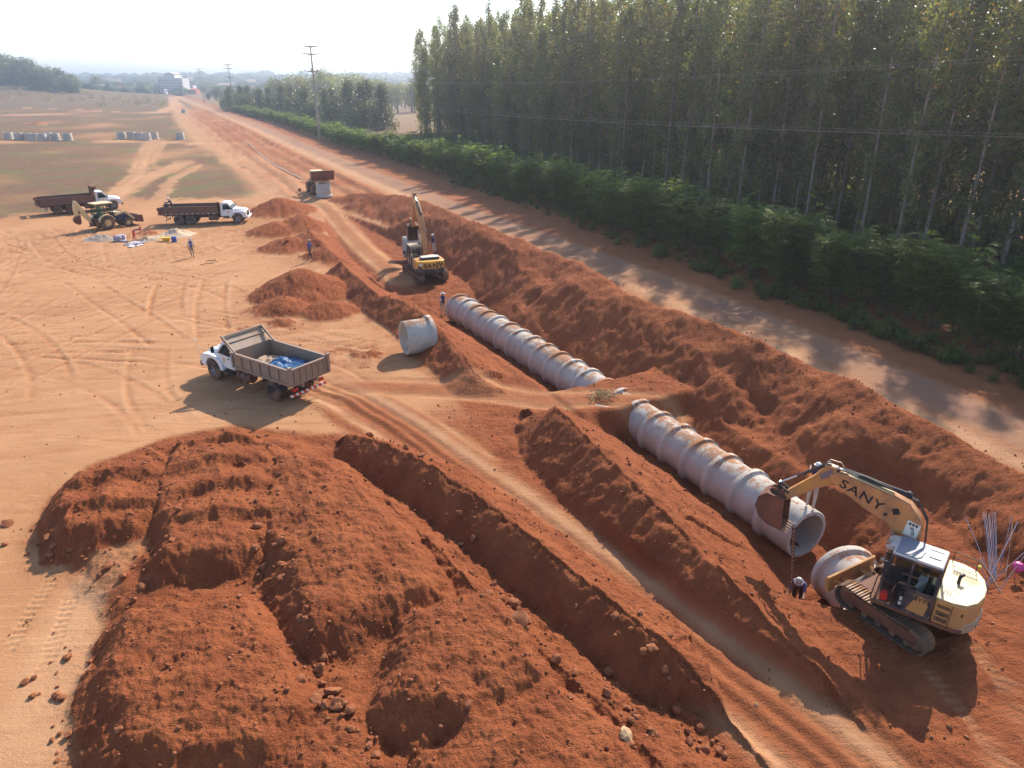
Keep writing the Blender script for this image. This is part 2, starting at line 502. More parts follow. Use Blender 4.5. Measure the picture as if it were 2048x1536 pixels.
    incut = (dep > 0.02) & (cut < Z) & (np.abs(s) < 6.5)
    Z = np.where(incut, cut, Z)
    fresh = np.where(incut, 1.0, fresh); pale = np.where(incut, 0, pale); grass = np.where(incut, 0, grass)
    cls = np.where(incut & (Z < -0.15), 50, cls)
    # soil pushed over the pipes where the machines cross
    y0 = sstep(30.5, 31.2, Y - s * 0.45) * sstep(34.5, 33.7, Y - s * 0.45)
    fill = 0.13 + 0.10 * wob - np.maximum(0, np.abs(s) - 3.2) * 0.6
    fm = y0 > 0.01
    Z = np.where(fm, np.maximum(Z, fill * y0 + Z * (1 - y0)), Z)
    cls = np.where(fm & (y0 > 0.5) & (cls == 50), 0, cls)
    # ---- roughness of the broken ground
    rough = np.clip(fresh, 0, 1) * (1 - sstep(0.0, 1.0, road))
    tracked = np.zeros_like(X)
    # ---- haul road
    q = P2(HAUL)
    m = near(X, Y, q, 6)
    d, sd, ar, _ = polyd(X[m], Y[m], q)
    ds = d * sd
    k = sstep(2.0, 1.5, d + 0.25 * wob[m]) * sstep(0.55, 0.3, Z[m])
    lvl = 0.02 + 0.03 * wob[m]
    Z[m] = Z[m] * (1 - k) + lvl * k
    strips = np.maximum(np.exp(-((ds - 1.05) / 0.30) ** 2), np.exp(-((ds + 1.15) / 0.36) ** 2))
    Z[m] -= k * (0.10 * np.exp(-((ds - 0.7) / 0.3) ** 2) + 0.10 * np.exp(-((ds + 0.75) / 0.3) ** 2)) * (0.6 + 0.8 * wob[m])
    Z[m] += k * 0.05 * np.sin(ds * 11 + 2 * wob[m]) * np.exp(-(ds / 0.8) ** 2)
    fr = fresh[m]
    newf = np.clip(0.92 - 0.72 * strips + 0.35 * wob2[m], 0, 1) * sstep(-2, 9, ar)
    fresh[m] = fr * (1 - k) + np.minimum(newf, 0.9) * k
    toe = sstep(-5.2, -4.4, ds) * sstep(-1.55, -2.1, ds + 0.3 * wob[m]) * sstep(8, 12, ar)
    fresh[m] = np.maximum(fresh[m], toe * 0.9)
    pale[m] = np.maximum(pale[m] * (1 - k), 0.34 * k * strips * np.clip(0.7 + wob[m], 0, 1))
    tr = np.zeros_like(X); tr[m] = k
    tracked = np.maximum(tracked, tr)
    cls = np.where((tr > 0.5) & (arc > -5), 60, cls)
    # ---- ramp beside the far excavator and track crossing the pipes
    for pts, w in ((RAMP, 2.6), (CROSS, 2.2)):
        q = P2(pts)
        m = near(X, Y, q, 5)
        d, sd, ar, _ = polyd(X[m], Y[m], q)
        k = sstep(w * 0.7, w * 0.35, d + 0.3 * wob[m]) * sstep(1.2, 0.5, Z[m])
        ds = d * sd
        st = np.maximum(np.exp(-((ds - 0.95) / 0.4) ** 2), np.exp(-((ds + 0.95) / 0.4) ** 2))
        fresh[m] = fresh[m] * (1 - k) + k * np.clip((0.75 if w < 2.4 else 0.55) - 0.55 * st + 0.2 * wob2[m], 0, 1)
        Z[m] = Z[m] * (1 - 0.6 * k) + 0.6 * k * np.maximum(Z[m] * 0.5, -0.4) - 0.06 * k * st
        tr = np.zeros_like(X); tr[m] = k
        tracked = np.maximum(tracked, tr)
    # ---- road
    kroad = sstep(2.5, 0.7, rd + 0.35 * fbm(X, Y, 6.0, 3, ox=4.0))
    kr2 = sstep(6.5, 4.5, np.abs(rs - 0.5))
    lowb = sstep(0.35, 0.1, mound)
    Z = np.where(mound > 0.3, Z, Z * (1 - kr2) + 0.02 * kr2)
    # verge bank below the hedge
    vb = sstep(5.0, 8.5, rs) * sstep(13.5, 11.0, rs)
    Z += vb * 0.35 * sstep(300, 100, R)
    road = kroad * lowb * np.clip(0.62 + 0.5 * fbm(X, Y, 5.0, 4, ox=71.0), 0.3, 0.9)
    dusty = np.exp(-((rs + 2.6) / 1.0) ** 2) * lowb
    pale = np.maximum(pale, 0.6 * dusty * (1 - kroad * 0.4) * sstep(-4, 6, Y))
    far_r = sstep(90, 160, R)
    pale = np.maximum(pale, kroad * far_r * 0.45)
    verge = sstep(0.9, 2.2, rs) * sstep(11, 8, rs) * lowb
    verge_l = sstep(-0.9, -2.0, rs) * sstep(-7.5, -5.5, rs) * sstep(95, 70, Y) * np.clip(0.55 + 0.7 * wob, 0.1, 0.8)
    fresh = np.maximum(fresh * (1 - kroad * lowb), np.maximum(verge * 0.75, verge_l))
    grass *= 1 - sstep(9.0, 7.0, np.abs(rs - 1)) * lowb
    cls = np.where((kroad > 0.5) & (mound < 0.2), 61, cls)
    # ---- loose crumbly relief
    rgh = np.clip(fresh, 0, 1) * (1 - 0.75 * tracked) * (1 - kr2 * lowb) * sstep(150, 70, R)
    crumb = fbm(X, Y, 0.9, 4, 0.6, ox=31.0)
    ridged = 1 - np.abs(fbm(X, Y, 1.6, 4, 0.55, ox=17.0)) * 2
    chunk = np.abs(fbm(X, Y, 0.55, 3, 0.6, ox=41.0))
    onbank = np.isin(cls, (20, 21, 22, 40, 41))
    Z += rgh * (0.13 * crumb + 0.06 * (ridged - 0.5)) + rgh * onbank * (0.05 * (0.3 - chunk) + 0.05 * (ridged - 0.6)) + rgh * np.isin(cls, (30, 31, 32, 33, 34, 35, 36, 23, 24)) * (0.10 * fbm(X, Y, 0.42, 3, 0.65, ox=51.0) + 0.05 * (ridged - 0.5)) + rgh * onbank * 0.07 * fbm(X, Y, 0.5, 3, 0.65, ox=57.0)
    Z += (1 - rgh) * nearm * 0.012 * fbm(X, Y, 0.6, 3, 0.6, ox=23.0)
    return Z, fresh, grass, pale, road, cls, tracked, s, arc, rs
def yard_marks(X, Y, Z, fresh, pale):
    """tyre ruts across the sandy yard: paired grooves along wandering arcs"""
    rr = random.Random(5)
    yard = polysd(X, Y, P2([(-700, 1010), (60, 960), (330, 850), (600, 840), (700, 790), (800, 720), (700, 650), (500, 640), (500, 470), (480, 450), (-700, 470)])) + 0
    inside = sstep(1.0, -1.5, yard)
    sets = []
    for i in range(230):
        x0 = rr.uniform(-62, 2); y0 = rr.uniform(24, 74)
        a = rr.choice([rr.gauss(0.25, 0.35), rr.gauss(0.25, 0.3), rr.gauss(2.3, 0.4), rr.uniform(0, 3.14)])
        cur = rr.gauss(0, 0.035)
        n = rr.randint(6, 14)
        pts = [(x0, y0)]
        for k in range(n):
            a += cur * 2.2 + rr.gauss(0, 0.02)
            pts.append((pts[-1][0] + 2.2 * math.cos(a), pts[-1][1] + 2.2 * math.sin(a)))
        sets.append((pts, rr.uniform(0.85, 1.05), rr.uniform(0.4, 1.0)))
    tone = np.zeros_like(X)
    for pts, g, st in sets:
        q = np.array(pts)
        m = near(X, Y, q, 2.0) & (inside > 0.05)
        if not m.any():
            continue
        d, sd, ar, _ = polyd(X[m], Y[m], q)
        ds = d * sd
        w = 0.17
        r = np.exp(-((ds - g) / w) ** 2) + np.exp(-((ds + g) / w) ** 2)
        lip = np.exp(-((np.abs(ds) - g - 0.30) / 0.14) ** 2)
        L = sum(np.hypot(*np.diff(q, axis=0).T))
        fade = sstep(0, 3, ar) * sstep(L, L - 3, ar) * st * inside[m] * np.clip(0.8 + 1.3 * fbm(X[m], Y[m], 3.5, 3, 0.6, ox=81.0), 0.15, 1.15)
        lug = 0.75 + 0.25 * np.sin(ar * 2 * math.pi / 0.34 + np.sign(ds) * ds * 6)
        Z[m] += fade * (-0.06 * r * lug + 0.022 * lip)
        tone[m] += fade * (0.45 * lip - 0.5 * r)
    fine = fbm(X, Y, 2.0, 4, 0.6, ox=3.3)
    # finer wind-blown scoring
    ax = X * 0.95 + Y * 0.3; ay = -X * 0.3 + Y * 0.95
    score = fbm(ax * 0.18, ay * 1.6, 1.0, 3, 0.6, ox=8.2)
    Z += inside * 0.035 * score
    pale[:] = np.clip(pale + inside * np.clip(0.10 + 0.5 * tone + 0.25 * score + 0.2 * fine, 0, 0.5), 0, 1)
    fresh[:] = np.clip(fresh + inside * np.clip(-0.55 * tone + 0.22 * fine - 0.3 * score - 0.04, 0, 0.42), 0, 1)
    # crawler prints beside the near excavator
    for a, b in (((1952, 1297), (2160, 1590)), ((1868, 1352), (2060, 1600)), ((15, 1300), (115, 1140)), ((85, 1340), (140, 1200))):
        q = P2([a, b])
        m = near(X, Y, q, 2)
        d, sd, ar, _ = polyd(X[m], Y[m], q)
        k = sstep(0.30, 0.18, d + 0.25 * np.abs(fine[m])) * np.clip(0.75 + 1.2 * fbm(X[m], Y[m], 0.7, 3, 0.6, ox=61.0), 0, 1)
        cl = np.clip(np.sin(ar * 2 * math.pi / 0.25 + 2 * fine[m]) * 1.6, -1, 1) * np.clip(0.55 + fine[m], 0, 1)
        Z[m] += k * (-0.02 + 0.028 * cl)
        pale[m] = np.maximum(pale[m], 0.22 * k * (cl > 0))
        fresh[m] *= 1 - 0.35 * k
    # the pale trodden lane at the lower left
    lane = P2([(230, 1130), (150, 1230), (110, 1330), (60, 1440), (30, 1560)])
    d, sd, ar, _ = polyd(X, Y, lane)
    k = sstep(1.2, 0.5, d + 0.3 * fine) * (CLS == 0)
    pale[:] = np.maximum(pale, 0.32 * k * (fresh < 0.95)); fresh[:] *= 1 - 0.6 * k * (1 - inside)


def build_grid():
    th = np.linspace(math.radians(63), math.radians(5.4), 640)
    r_in = CAM_H / np.tan(th)
    r_out = np.geomspace(r_in[-1] * 1.012, 9000, 90)
    rad = np.concatenate([[0.6, 2.5, 4.5], r_in, r_out])
    a_in = np.linspace(-math.radians(43), math.radians(43), 1000)
    a_l = np.linspace(-math.pi, a_in[0], 70)[:-1]
    a_r = np.linspace(a_in[-1], math.pi, 70)[1:]
    az = np.concatenate([a_l, a_in, a_r])
    A, R = np.meshgrid(az, rad)
    # break the regular rings a little
    X = R * np.sin(A); Y = R * np.cos(A)
    return X, Y


GX, GY = build_grid()
nr, na = GX.shape
GZ, FRESH, GRASS, PALE, ROADM, CLS, TRK, S_T, ARC_T, RS_T = terrain(GX.copy(), GY.copy())
yard_marks(GX, GY, GZ, FRESH, PALE)


def normals_from_grid(X, Y, Z):
    p = np.stack([X, Y, Z], -1)
    du = np.gradient(p, axis=0); dv = np.gradient(p, axis=1)
    n = np.cross(dv, du)
    n /= np.linalg.norm(n, axis=-1, keepdims=True) + 1e-12
    n[n[..., 2] < 0] *= -1
    return n


GN = normals_from_grid(GX, GY, GZ)
Vall = np.stack([GX, GY, GZ], -1).reshape(-1, 3)
Nall = GN.reshape(-1, 3)
Call = np.stack([FRESH, GRASS, PALE, ROADM], -1).reshape(-1, 4).clip(0, 1)
ii, jj = np.meshgrid(np.arange(nr - 1), np.arange(na - 1), indexing='ij')
q0 = (ii * na + jj).ravel()
FACES = np.stack([q0, q0 + 1, q0 + na + 1, q0 + na], 1)
clsv = CLS.reshape(-1).copy()
fld = (Call[:, 1] > 0.55) & (clsv == 0)
clsv[fld] = 62
FC = np.sort(clsv[FACES], axis=1)[:, 1]
# classes of a face must agree with one of its corners: take the second smallest


def terrain_piece(name, mask):
    f = FACES[mask]
    used = np.unique(f)
    remap = np.zeros(len(Vall), np.int64); remap[used] = np.arange(len(used))
    f = remap[f]
    me = bpy.data.meshes.new(name)
    nv, nf = len(used), len(f)
    me.vertices.add(nv); me.vertices.foreach_set('co', Vall[used].astype(np.float32).ravel())
    me.loops.add(nf * 4); me.loops.foreach_set('vertex_index', f.astype(np.int32).ravel())
    me.polygons.add(nf); me.polygons.foreach_set('loop_start', (np.arange(nf) * 4).astype(np.int32))
    me.update(calc_edges=True)
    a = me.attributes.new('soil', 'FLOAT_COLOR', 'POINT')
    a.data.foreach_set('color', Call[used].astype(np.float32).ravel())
    me.polygons.foreach_set('use_smooth', np.ones(nf, bool))
    me.normals_split_custom_set_from_vertices(Nall[used].astype(np.float32))
    me.materials.append(M_SOIL)
    o = bpy.data.objects.new(name, me)
    COL.objects.link(o)
    return o


PIECES = {
    0: ('ground', None, None, 'structure'),
    50: ('trench', None, None, 'structure'),
    60: ('haul_track', None, None, 'structure'),
    61: ('road', None, None, 'structure'),
    62: ('field', None, None, 'structure'),
    20: ('spoil_bank', 'long high bank of dug red soil between the pipe trench and the grey road', 'soil bank', None),
    21: ('spoil_ridge', 'ridge of dug red soil along the far half of the trench behind the loose pipe', 'soil heap', None),
    22: ('spoil_ridge', 'ridge of dug red soil between the haul track and the near half of the pipeline', 'soil heap', None),
    23: ('spoil_ridge', 'long narrow soil ridge with a shaded side along the near edge of the haul track', 'soil heap', None),
    24: ('spoil_ridge', 'low rough soil ridge second in from the haul track with rocks along its foot', 'soil heap', None),
    30: ('soil_heap', 'scored dark red soil heap farthest left, ending at the sandy yard', 'soil heap', None),
    31: ('soil_heap', 'scored red soil heap right in front of the blue tarpaulin truck shadow', 'soil heap', None),
    32: ('soil_heap', 'largest flat topped red soil heap in the middle of the dumped rows', 'soil heap', None),
    33: ('soil_heap', 'broad red soil heap nearest the pale trodden lane at the lower left', 'soil heap', None),
    34: ('soil_heap', 'rounded red soil heap with a shaded left face beside the largest boulders', 'soil heap', None),
    35: ('soil_heap', 'lowest red soil heap beside the pale yellow boulder', 'soil heap', None),
    36: ('soil_heap', 'small low soil heap with dry roots at the bottom edge of the site', 'soil heap', None),
    40: ('soil_heap', 'pointed conical soil heap on the sandy yard behind the empty loose pipe', 'soil heap', None),
    41: ('soil_heap', 'wide lumpy soil heap between the side-on white cab truck and the far excavator', 'soil heap', None),
}
other = ~np.isin(FC, list(PIECES))
FC[other] = 0
for code, (nm, lab, cat, kind) in PIECES.items():
    m = FC == code
    if m.any():
        tag(terrain_piece(nm, m), lab, cat, kind=kind)


def ground_z(x, y):
    """height of the finished ground at a point (nearest grid sample, bilinear)"""
    r = math.hypot(x, y); a = math.atan2(x, y)
    rad = np.hypot(GX[:, 0], GY[:, 0])
    i = int(np.clip(np.searchsorted(rad, r) - 1, 0, nr - 2))
    azs = AZS
    j = int(np.clip(np.searchsorted(azs, a) - 1, 0, na - 2))
    fr = min(1, max(0, (r - rad[i]) / (rad[i + 1] - rad[i]))); fa = min(1, max(0, (a - azs[j]) / (azs[j + 1] - azs[j])))
    z = GZ[i:i + 2, j:j + 2]
    return float((z[0, 0] * (1 - fa) + z[0, 1] * fa) * (1 - fr) + (z[1, 0] * (1 - fa) + z[1, 1] * fa) * fr)


AZS = np.unwrap(np.arctan2(GX[100], GY[100]))
AZS = np.where(AZS > math.pi + 1e-6, AZS - 2 * math.pi, AZS)
# ------------------------------------------------------------------ mesh helpers
def rotz(a):
    return Matrix.Rotation(a, 3, 'Z')


class MB:
    """collects shapes and links them as ONE mesh object"""
    def __init__(self):
        self.v = []; self.f = []; self.mi = []; self.cur = 0

    def add(self, vs, fs, M=None):
        o = len(self.v)
        for p in vs:
            p = Vector(p)
            if M is not None: p = M @ p
            self.v.append(tuple(p))
        for f in fs:
            self.f.append([o + i for i in f]); self.mi.append(self.cur)
        return self

    def box(self, c, s, rot=None, M=None):
        x, y, z = s[0] / 2, s[1] / 2, s[2] / 2
        vs = [Vector(p) for p in ((-x, -y, -z), (x, -y, -z), (x, y, -z), (-x, y, -z), (-x, -y, z), (x, -y, z), (x, y, z), (-x, y, z))]
        if rot is not None:
            R = Euler(rot).to_matrix(); vs = [R @ p for p in vs]
        vs = [p + Vector(c) for p in vs]
        return self.add(vs, [(0, 3, 2, 1), (4, 5, 6, 7), (0, 1, 5, 4), (1, 2, 6, 5), (2, 3, 7, 6), (3, 0, 4, 7)], M)

    def prism(self, prof, lo, hi, axis='y', M=None, taper=1.0):
        """profile of (a, b) points extruded along an axis from lo to hi"""
        n = len(prof)
        def mk(a, b, t):
            return {'y': (a, t, b), 'x': (t, a, b), 'z': (a, b, t)}[axis]
        ca = sum(p[0] for p in prof) / n; cb = sum(p[1] for p in prof) / n
        vs = [mk(a, b, lo) for a, b in prof] + [mk(ca + (a - ca) * taper, cb + (b - cb) * taper, hi) for a, b in prof]
        fs = [tuple(range(n)), tuple(range(2 * n - 1, n - 1, -1))] + [(i, i + n, (i + 1) % n + n, (i + 1) % n) for i in range(n)]
        return self.add(vs, fs, M)

    def tube(self, pts, r, n=8, cap=True, M=None):
        pts = [Vector(p) for p in pts]
        rs = r if isinstance(r, (list, tuple)) else [r] * len(pts)
        vs = []; fs = []
        up = Vector((0, 0, 1))
        t0 = (pts[1] - pts[0]).normalized()
        a = t0.cross(up if abs(t0.z) < 0.9 else Vector((1, 0, 0))).normalized()
        for i, p in enumerate(pts):
            t = (pts[min(i + 1, len(pts) - 1)] - pts[max(i - 1, 0)]).normalized()
            a = (a - t * a.dot(t)).normalized(); b = t.cross(a)
            for k in range(n):
                an = 2 * math.pi * k / n
                vs.append(p + (a * math.cos(an) + b * math.sin(an)) * rs[i])
        for i in range(len(pts) - 1):
            for k in range(n):
                k2 = (k + 1) % n
                fs.append((i * n + k, i * n + k2, (i + 1) * n + k2, (i + 1) * n + k))
        if cap:
            fs.append(tuple(range(n - 1, -1, -1))); fs.append(tuple(range((len(pts) - 1) * n, len(pts) * n)))
        return self.add(vs, fs, M)

    def lathe(self, prof, o=(0, 0, 0), ax=(0, 1, 0), n=24, closed=False, M=None):
        """profile of (distance along axis, radius) turned about an axis"""
        ax = Vector(ax).normalized()
        a = ax.cross(Vector((0, 0, 1)) if abs(ax.z) < 0.9 else Vector((1, 0, 0))).normalized(); b = ax.cross(a)
        o = Vector(o); vs = []; fs = []
        m = len(prof)
        for t, r in prof:
            for k in range(n):
                an = 2 * math.pi * k / n
                vs.append(o + ax * t + (a * math.cos(an) + b * math.sin(an)) * max(r, 1e-4))
        for i in range(m if closed else m - 1):
            i2 = (i + 1) % m
            for k in range(n):
                k2 = (k + 1) % n
                fs.append((i * n + k, i2 * n + k, i2 * n + k2, i * n + k2))
        return self.add(vs, fs, M)

    def cyl(self, p0, p1, r, n=14, M=None):
        return self.tube([p0, p1], r, n, True, M)

    def build(self, name, mat, parent=None, bevel=0.0, smooth=35, loc=None, rz=None, seg=2):
        me = bpy.data.meshes.new(name)
        me.from_pydata(self.v, [], self.f)
        mats = mat if isinstance(mat, (list, tuple)) else [mat]
        for x in mats: me.materials.append(x)
        if len(mats) > 1: me.polygons.foreach_set('material_index', self.mi)
        bm = bmesh.new(); bm.from_mesh(me)
        bmesh.ops.recalc_face_normals(bm, faces=bm.faces)
        bm.to_mesh(me); bm.free()
        if smooth:
            me.polygons.foreach_set('use_smooth', np.ones(len(me.polygons), bool))
            me.set_sharp_from_angle(angle=math.radians(smooth))
        o = bpy.data.objects.new(name, me)
        COL.objects.link(o)
        if parent is not None: o.parent = parent
        if loc is not None: o.location = loc
        if rz is not None: o.rotation_euler = (0, 0, rz)
        if bevel:
            b = o.modifiers.new('bevel', 'BEVEL'); b.width = bevel; b.segments = seg; b.limit_method = 'ANGLE'; b.angle_limit = math.radians(38)
            b.harden_normals = False
        return o


def copy_tree(o, parent=None):
    c = o.copy(); COL.objects.link(c); c.parent = parent
    for ch in o.children: copy_tree(ch, c)
    return c


def lettering(txt, size, mat, parent, M, name='lettering', depth=0.004, bold=0.0, sx=1.0):
    cu = bpy.data.curves.new(name, 'FONT')
    cu.body = txt; cu.size = size; cu.extrude = depth; cu.offset = bold; cu.space_character = 1.14; cu.align_x = 'CENTER'; cu.align_y = 'CENTER'
    tmp = bpy.data.objects.new(name, cu); COL.objects.link(tmp)
    bpy.context.view_layer.update()
    me = bpy.data.meshes.new_from_object(tmp.evaluated_get(bpy.context.evaluated_depsgraph_get()))
    bpy.data.objects.remove(tmp); bpy.data.curves.remove(cu)
    me.transform(Matrix.Diagonal((sx, 1, 1, 1)))
    me.materials.clear(); me.materials.append(mat)
    o = bpy.data.objects.new(name, me); COL.objects.link(o)
    o.parent = parent; o.matrix_local = M
    return o


def face_matrix(o, xdir, ydir):
    """frame with the given text direction and up direction"""
    x = Vector(xdir).normalized(); y = Vector(ydir); y = (y - x * y.dot(x)).normalized(); z = x.cross(y)
    M = Matrix((x, y, z)).transposed().to_4x4(); M.translation = Vector(o)
    return M


DUST = (0.36, 0.19, 0.10)
M_WHITE = simple('white_paint', (0.74, 0.74, 0.74), 0.35, dirt=(0.50, 0.36, 0.26), dirt_amt=0.18, scale=1.6, var=0.03)
M_YELLOW = simple('ochre_paint', (0.56, 0.265, 0.065), 0.42, dirt=(0.42, 0.22, 0.10), dirt_amt=0.55, scale=1.8, var=0.10)
M_CREAM = simple('cream_paint', (0.70, 0.52, 0.27), 0.38, dirt=(0.50, 0.32, 0.17), dirt_amt=0.25, scale=1.3, var=0.06)
M_ORANGE = simple('worn_orange_paint', (0.58, 0.27, 0.10), 0.45, dirt=(0.30, 0.15, 0.08), dirt_amt=0.5, scale=2.4, var=0.12)
M_DARK = simple('dark_grey_paint', (0.055, 0.050, 0.055), 0.62, dirt=DUST, dirt_amt=0.32, scale=2.2, spec=0.2)
M_BLACK = simple('black_rubber_trim', (0.022, 0.021, 0.022), 0.6, dirt=(0.20, 0.12, 0.08), dirt_amt=0.2, scale=2.5)
M_TYRE = simple('dusty_tyre', (0.045, 0.040, 0.038), 0.85, dirt=(0.22, 0.135, 0.09), dirt_amt=0.62, scale=3.2, spec=0.15)
M_TRACK = simple('worn_track_steel', (0.16, 0.115, 0.085), 0.55, 0.35, dirt=(0.36, 0.19, 0.10), dirt_amt=0.55, scale=3.5)
M_RUST = simple('rusty_steel', (0.135, 0.055, 0.035), 0.75, 0.1, dirt=(0.24, 0.095, 0.05), dirt_amt=0.5, scale=2.2, var=0.25, bump=0.15)
M_BED = simple('weathered_grey_bed_steel', (0.30, 0.225, 0.175), 0.6, 0.15, dirt=(0.36, 0.22, 0.14), dirt_amt=0.4, scale=1.7, var=0.16)
M_BEDTAN = simple('dusty_tan_bed_steel', (0.42, 0.30, 0.20), 0.65, 0.05, dirt=(0.30, 0.19, 0.12), dirt_amt=0.4, scale=1.6, var=0.14)
M_BEDRUST = simple('rust_brown_bed_steel', (0.15, 0.085, 0.068), 0.7, 0.1, dirt=(0.24, 0.11, 0.065), dirt_amt=0.4, scale=1.4, var=0.2)
M_STEEL = simple('bright_steel', (0.55, 0.55, 0.56), 0.25, 0.9, var=0.05)
M_GREYSTEEL = simple('grey_steel', (0.22, 0.22, 0.25), 0.4, 0.5, dirt=DUST, dirt_amt=0.2)
M_RED = simple('red_plastic', (0.55, 0.03, 0.03), 0.35)
M_BLUEPAINT = simple('dark_blue_paint', (0.03, 0.035, 0.10), 0.4, dirt=(0.28, 0.18, 0.12), dirt_amt=0.35, scale=2)
M_WARM = simple('tan_wood_board', (0.45, 0.27, 0.12), 0.75, scale=4, var=0.2)
M_LETTER = simple('black_lettering', (0.03, 0.025, 0.03), 0.5)
M_AMBER = simple('amber_lens', (0.75, 0.18, 0.02), 0.2)
M_STICKER = simple('white_sticker', (0.72, 0.70, 0.62), 0.45)
M_GREYROOF = simple('grey_cab_roof', (0.20, 0.205, 0.25), 0.5, dirt=(0.36, 0.27, 0.21), dirt_amt=0.3, scale=1.6)
M_PALEROOF = simple('pale_cab_roof', (0.56, 0.50, 0.45), 0.5, dirt=(0.42, 0.30, 0.22), dirt_amt=0.25, scale=1.6)


def glass_mat(name, col, alpha):
    m, nt, b = new_mat(name)
    tr = nt.nodes.new('ShaderNodeBsdfTransparent'); tr.inputs[0].default_value = (0.62, 0.68, 0.66, 1)
    mx = nt.nodes.new('ShaderNodeMixShader'); mx.inputs[0].default_value = alpha
    b.inputs['Base Color'].default_value = (*col, 1); b.inputs['Roughness'].default_value = 0.25; b.inputs['Specular IOR Level'].default_value = 0.15
    nt.links.new(tr.outputs[0], mx.inputs[1]); nt.links.new(b.outputs[0], mx.inputs[2])
    nt.links.new(mx.outputs[0], nt.nodes['Material Output'].inputs['Surface'])
    return m


M_GLASS = glass_mat('cab_glass', (0.03, 0.045, 0.04), 0.14)
M_DARKGLASS = glass_mat('dark_window_glass', (0.02, 0.025, 0.03), 0.8)


def concrete_material(name, stain):
    m, nt, b = new_mat(name)
    tc = nt.nodes.new('ShaderNodeTexCoord'); v = tc.outputs['Object']
    oi = nt.nodes.new('ShaderNodeObjectInfo')
    off = nt.nodes.new('ShaderNodeVectorMath'); off.operation = 'ADD'
    nt.links.new(v, off.inputs[0])
    sc = nt.nodes.new('ShaderNodeVectorMath'); sc.operation = 'SCALE'; sc.inputs[0].default_value = (31, 17, 23)
    nt.links.new(oi.outputs['Random'], sc.inputs['Scale']); nt.links.new(sc.outputs[0], off.inputs[1])
    v2 = off.outputs[0]
    nA = noise(nt, v2, 1.4, 6, 0.6); nB = noise(nt, v2, 9.0, 5, 0.6)
    c = mixc(nt, ramp(nt, nA, 0.3, 0.7), (0.42, 0.375, 0.325), (0.51, 0.46, 0.40))
    c = mixc(nt, ramp(nt, nB, 0.5, 0.8, 0, 0.35), c, (0.27, 0.245, 0.225))
    # soil that has fallen and smeared along the top of the pipe
    geo = nt.nodes.new('ShaderNodeNewGeometry')
    sx = nt.nodes.new('ShaderNodeSeparateXYZ'); nt.links.new(v, sx.inputs[0])
    top = ramp(nt, sx.outputs[2], 0.62, 1.05)
    nC = noise(nt, v2, 2.6, 6, 0.7)
    rsh = nt.nodes.new('ShaderNodeMath'); rsh.operation = 'MULTIPLY_ADD'; nt.links.new(oi.outputs['Random'], rsh.inputs[0]); rsh.inputs[1].default_value = 0.22; nt.links.new(nC, rsh.inputs[2]); nC = rsh.outputs[0]
    mul = nt.nodes.new('ShaderNodeMath'); mul.operation = 'MULTIPLY'
    nt.links.new(top, mul.inputs[0]); nt.links.new(ramp(nt, nC, 0.64 - stain * 0.28, 0.74 - stain * 0.22), mul.inputs[1])
    c = mixc(nt, mul.outputs[0], c, mixc(nt, nB, (0.40, 0.20, 0.095), (0.26, 0.095, 0.042)))
    nt.links.new(c, b.inputs['Base Color'])
    b.inputs['Roughness'].default_value = 0.85; b.inputs['Specular IOR Level'].default_value = 0.25
    bn = nt.nodes.new('ShaderNodeBump'); bn.inputs['Strength'].default_value = 0.25; bn.inputs['Distance'].default_value = 0.02
    nt.links.new(nB, bn.inputs['Height']); nt.links.new(bn.outputs[0], b.inputs['Normal'])
    return m


M_CONC = concrete_material('concrete', 0.42)
M_CONC_CLEAN = concrete_material('clean_concrete', 0.05)


# ------------------------------------------------------------------ concrete pipes
PIPE_L = 1.52
def pipe_mesh(name, mat, n=56):
    """spigot mouth at x = 0, bell (socket collar) at x = PIPE_L + 0.12"""
    b = MB()
    L = PIPE_L
    prof = [(0.0, 0.82), (0.0, 0.955), (0.03, 0.98), (L - 0.20, 0.985), (L - 0.14, 1.05), (L - 0.11, 1.115), (L + 0.10, 1.125), (L + 0.12, 1.11),
            (L + 0.12, 1.0), (L - 0.02, 0.995), (L - 0.03, 0.82)]
    b.lathe(prof, (0, 0, 0), (1, 0, 0), n, closed=True)
    o = b.build(name, mat, smooth=40)
    return o


def axis_at(L):
    """point on the trench axis at arc length L, with its direction"""
    acc = 0
    for i in range(len(AXIS) - 1):
        a, c = Vector(AXIS[i]), Vector(AXIS[i + 1])
        l = (c - a).length
        if L <= acc + l or i == len(AXIS) - 2:
            return a + (c - a) * ((L - acc) / l), (c - a).normalized()
        acc += l


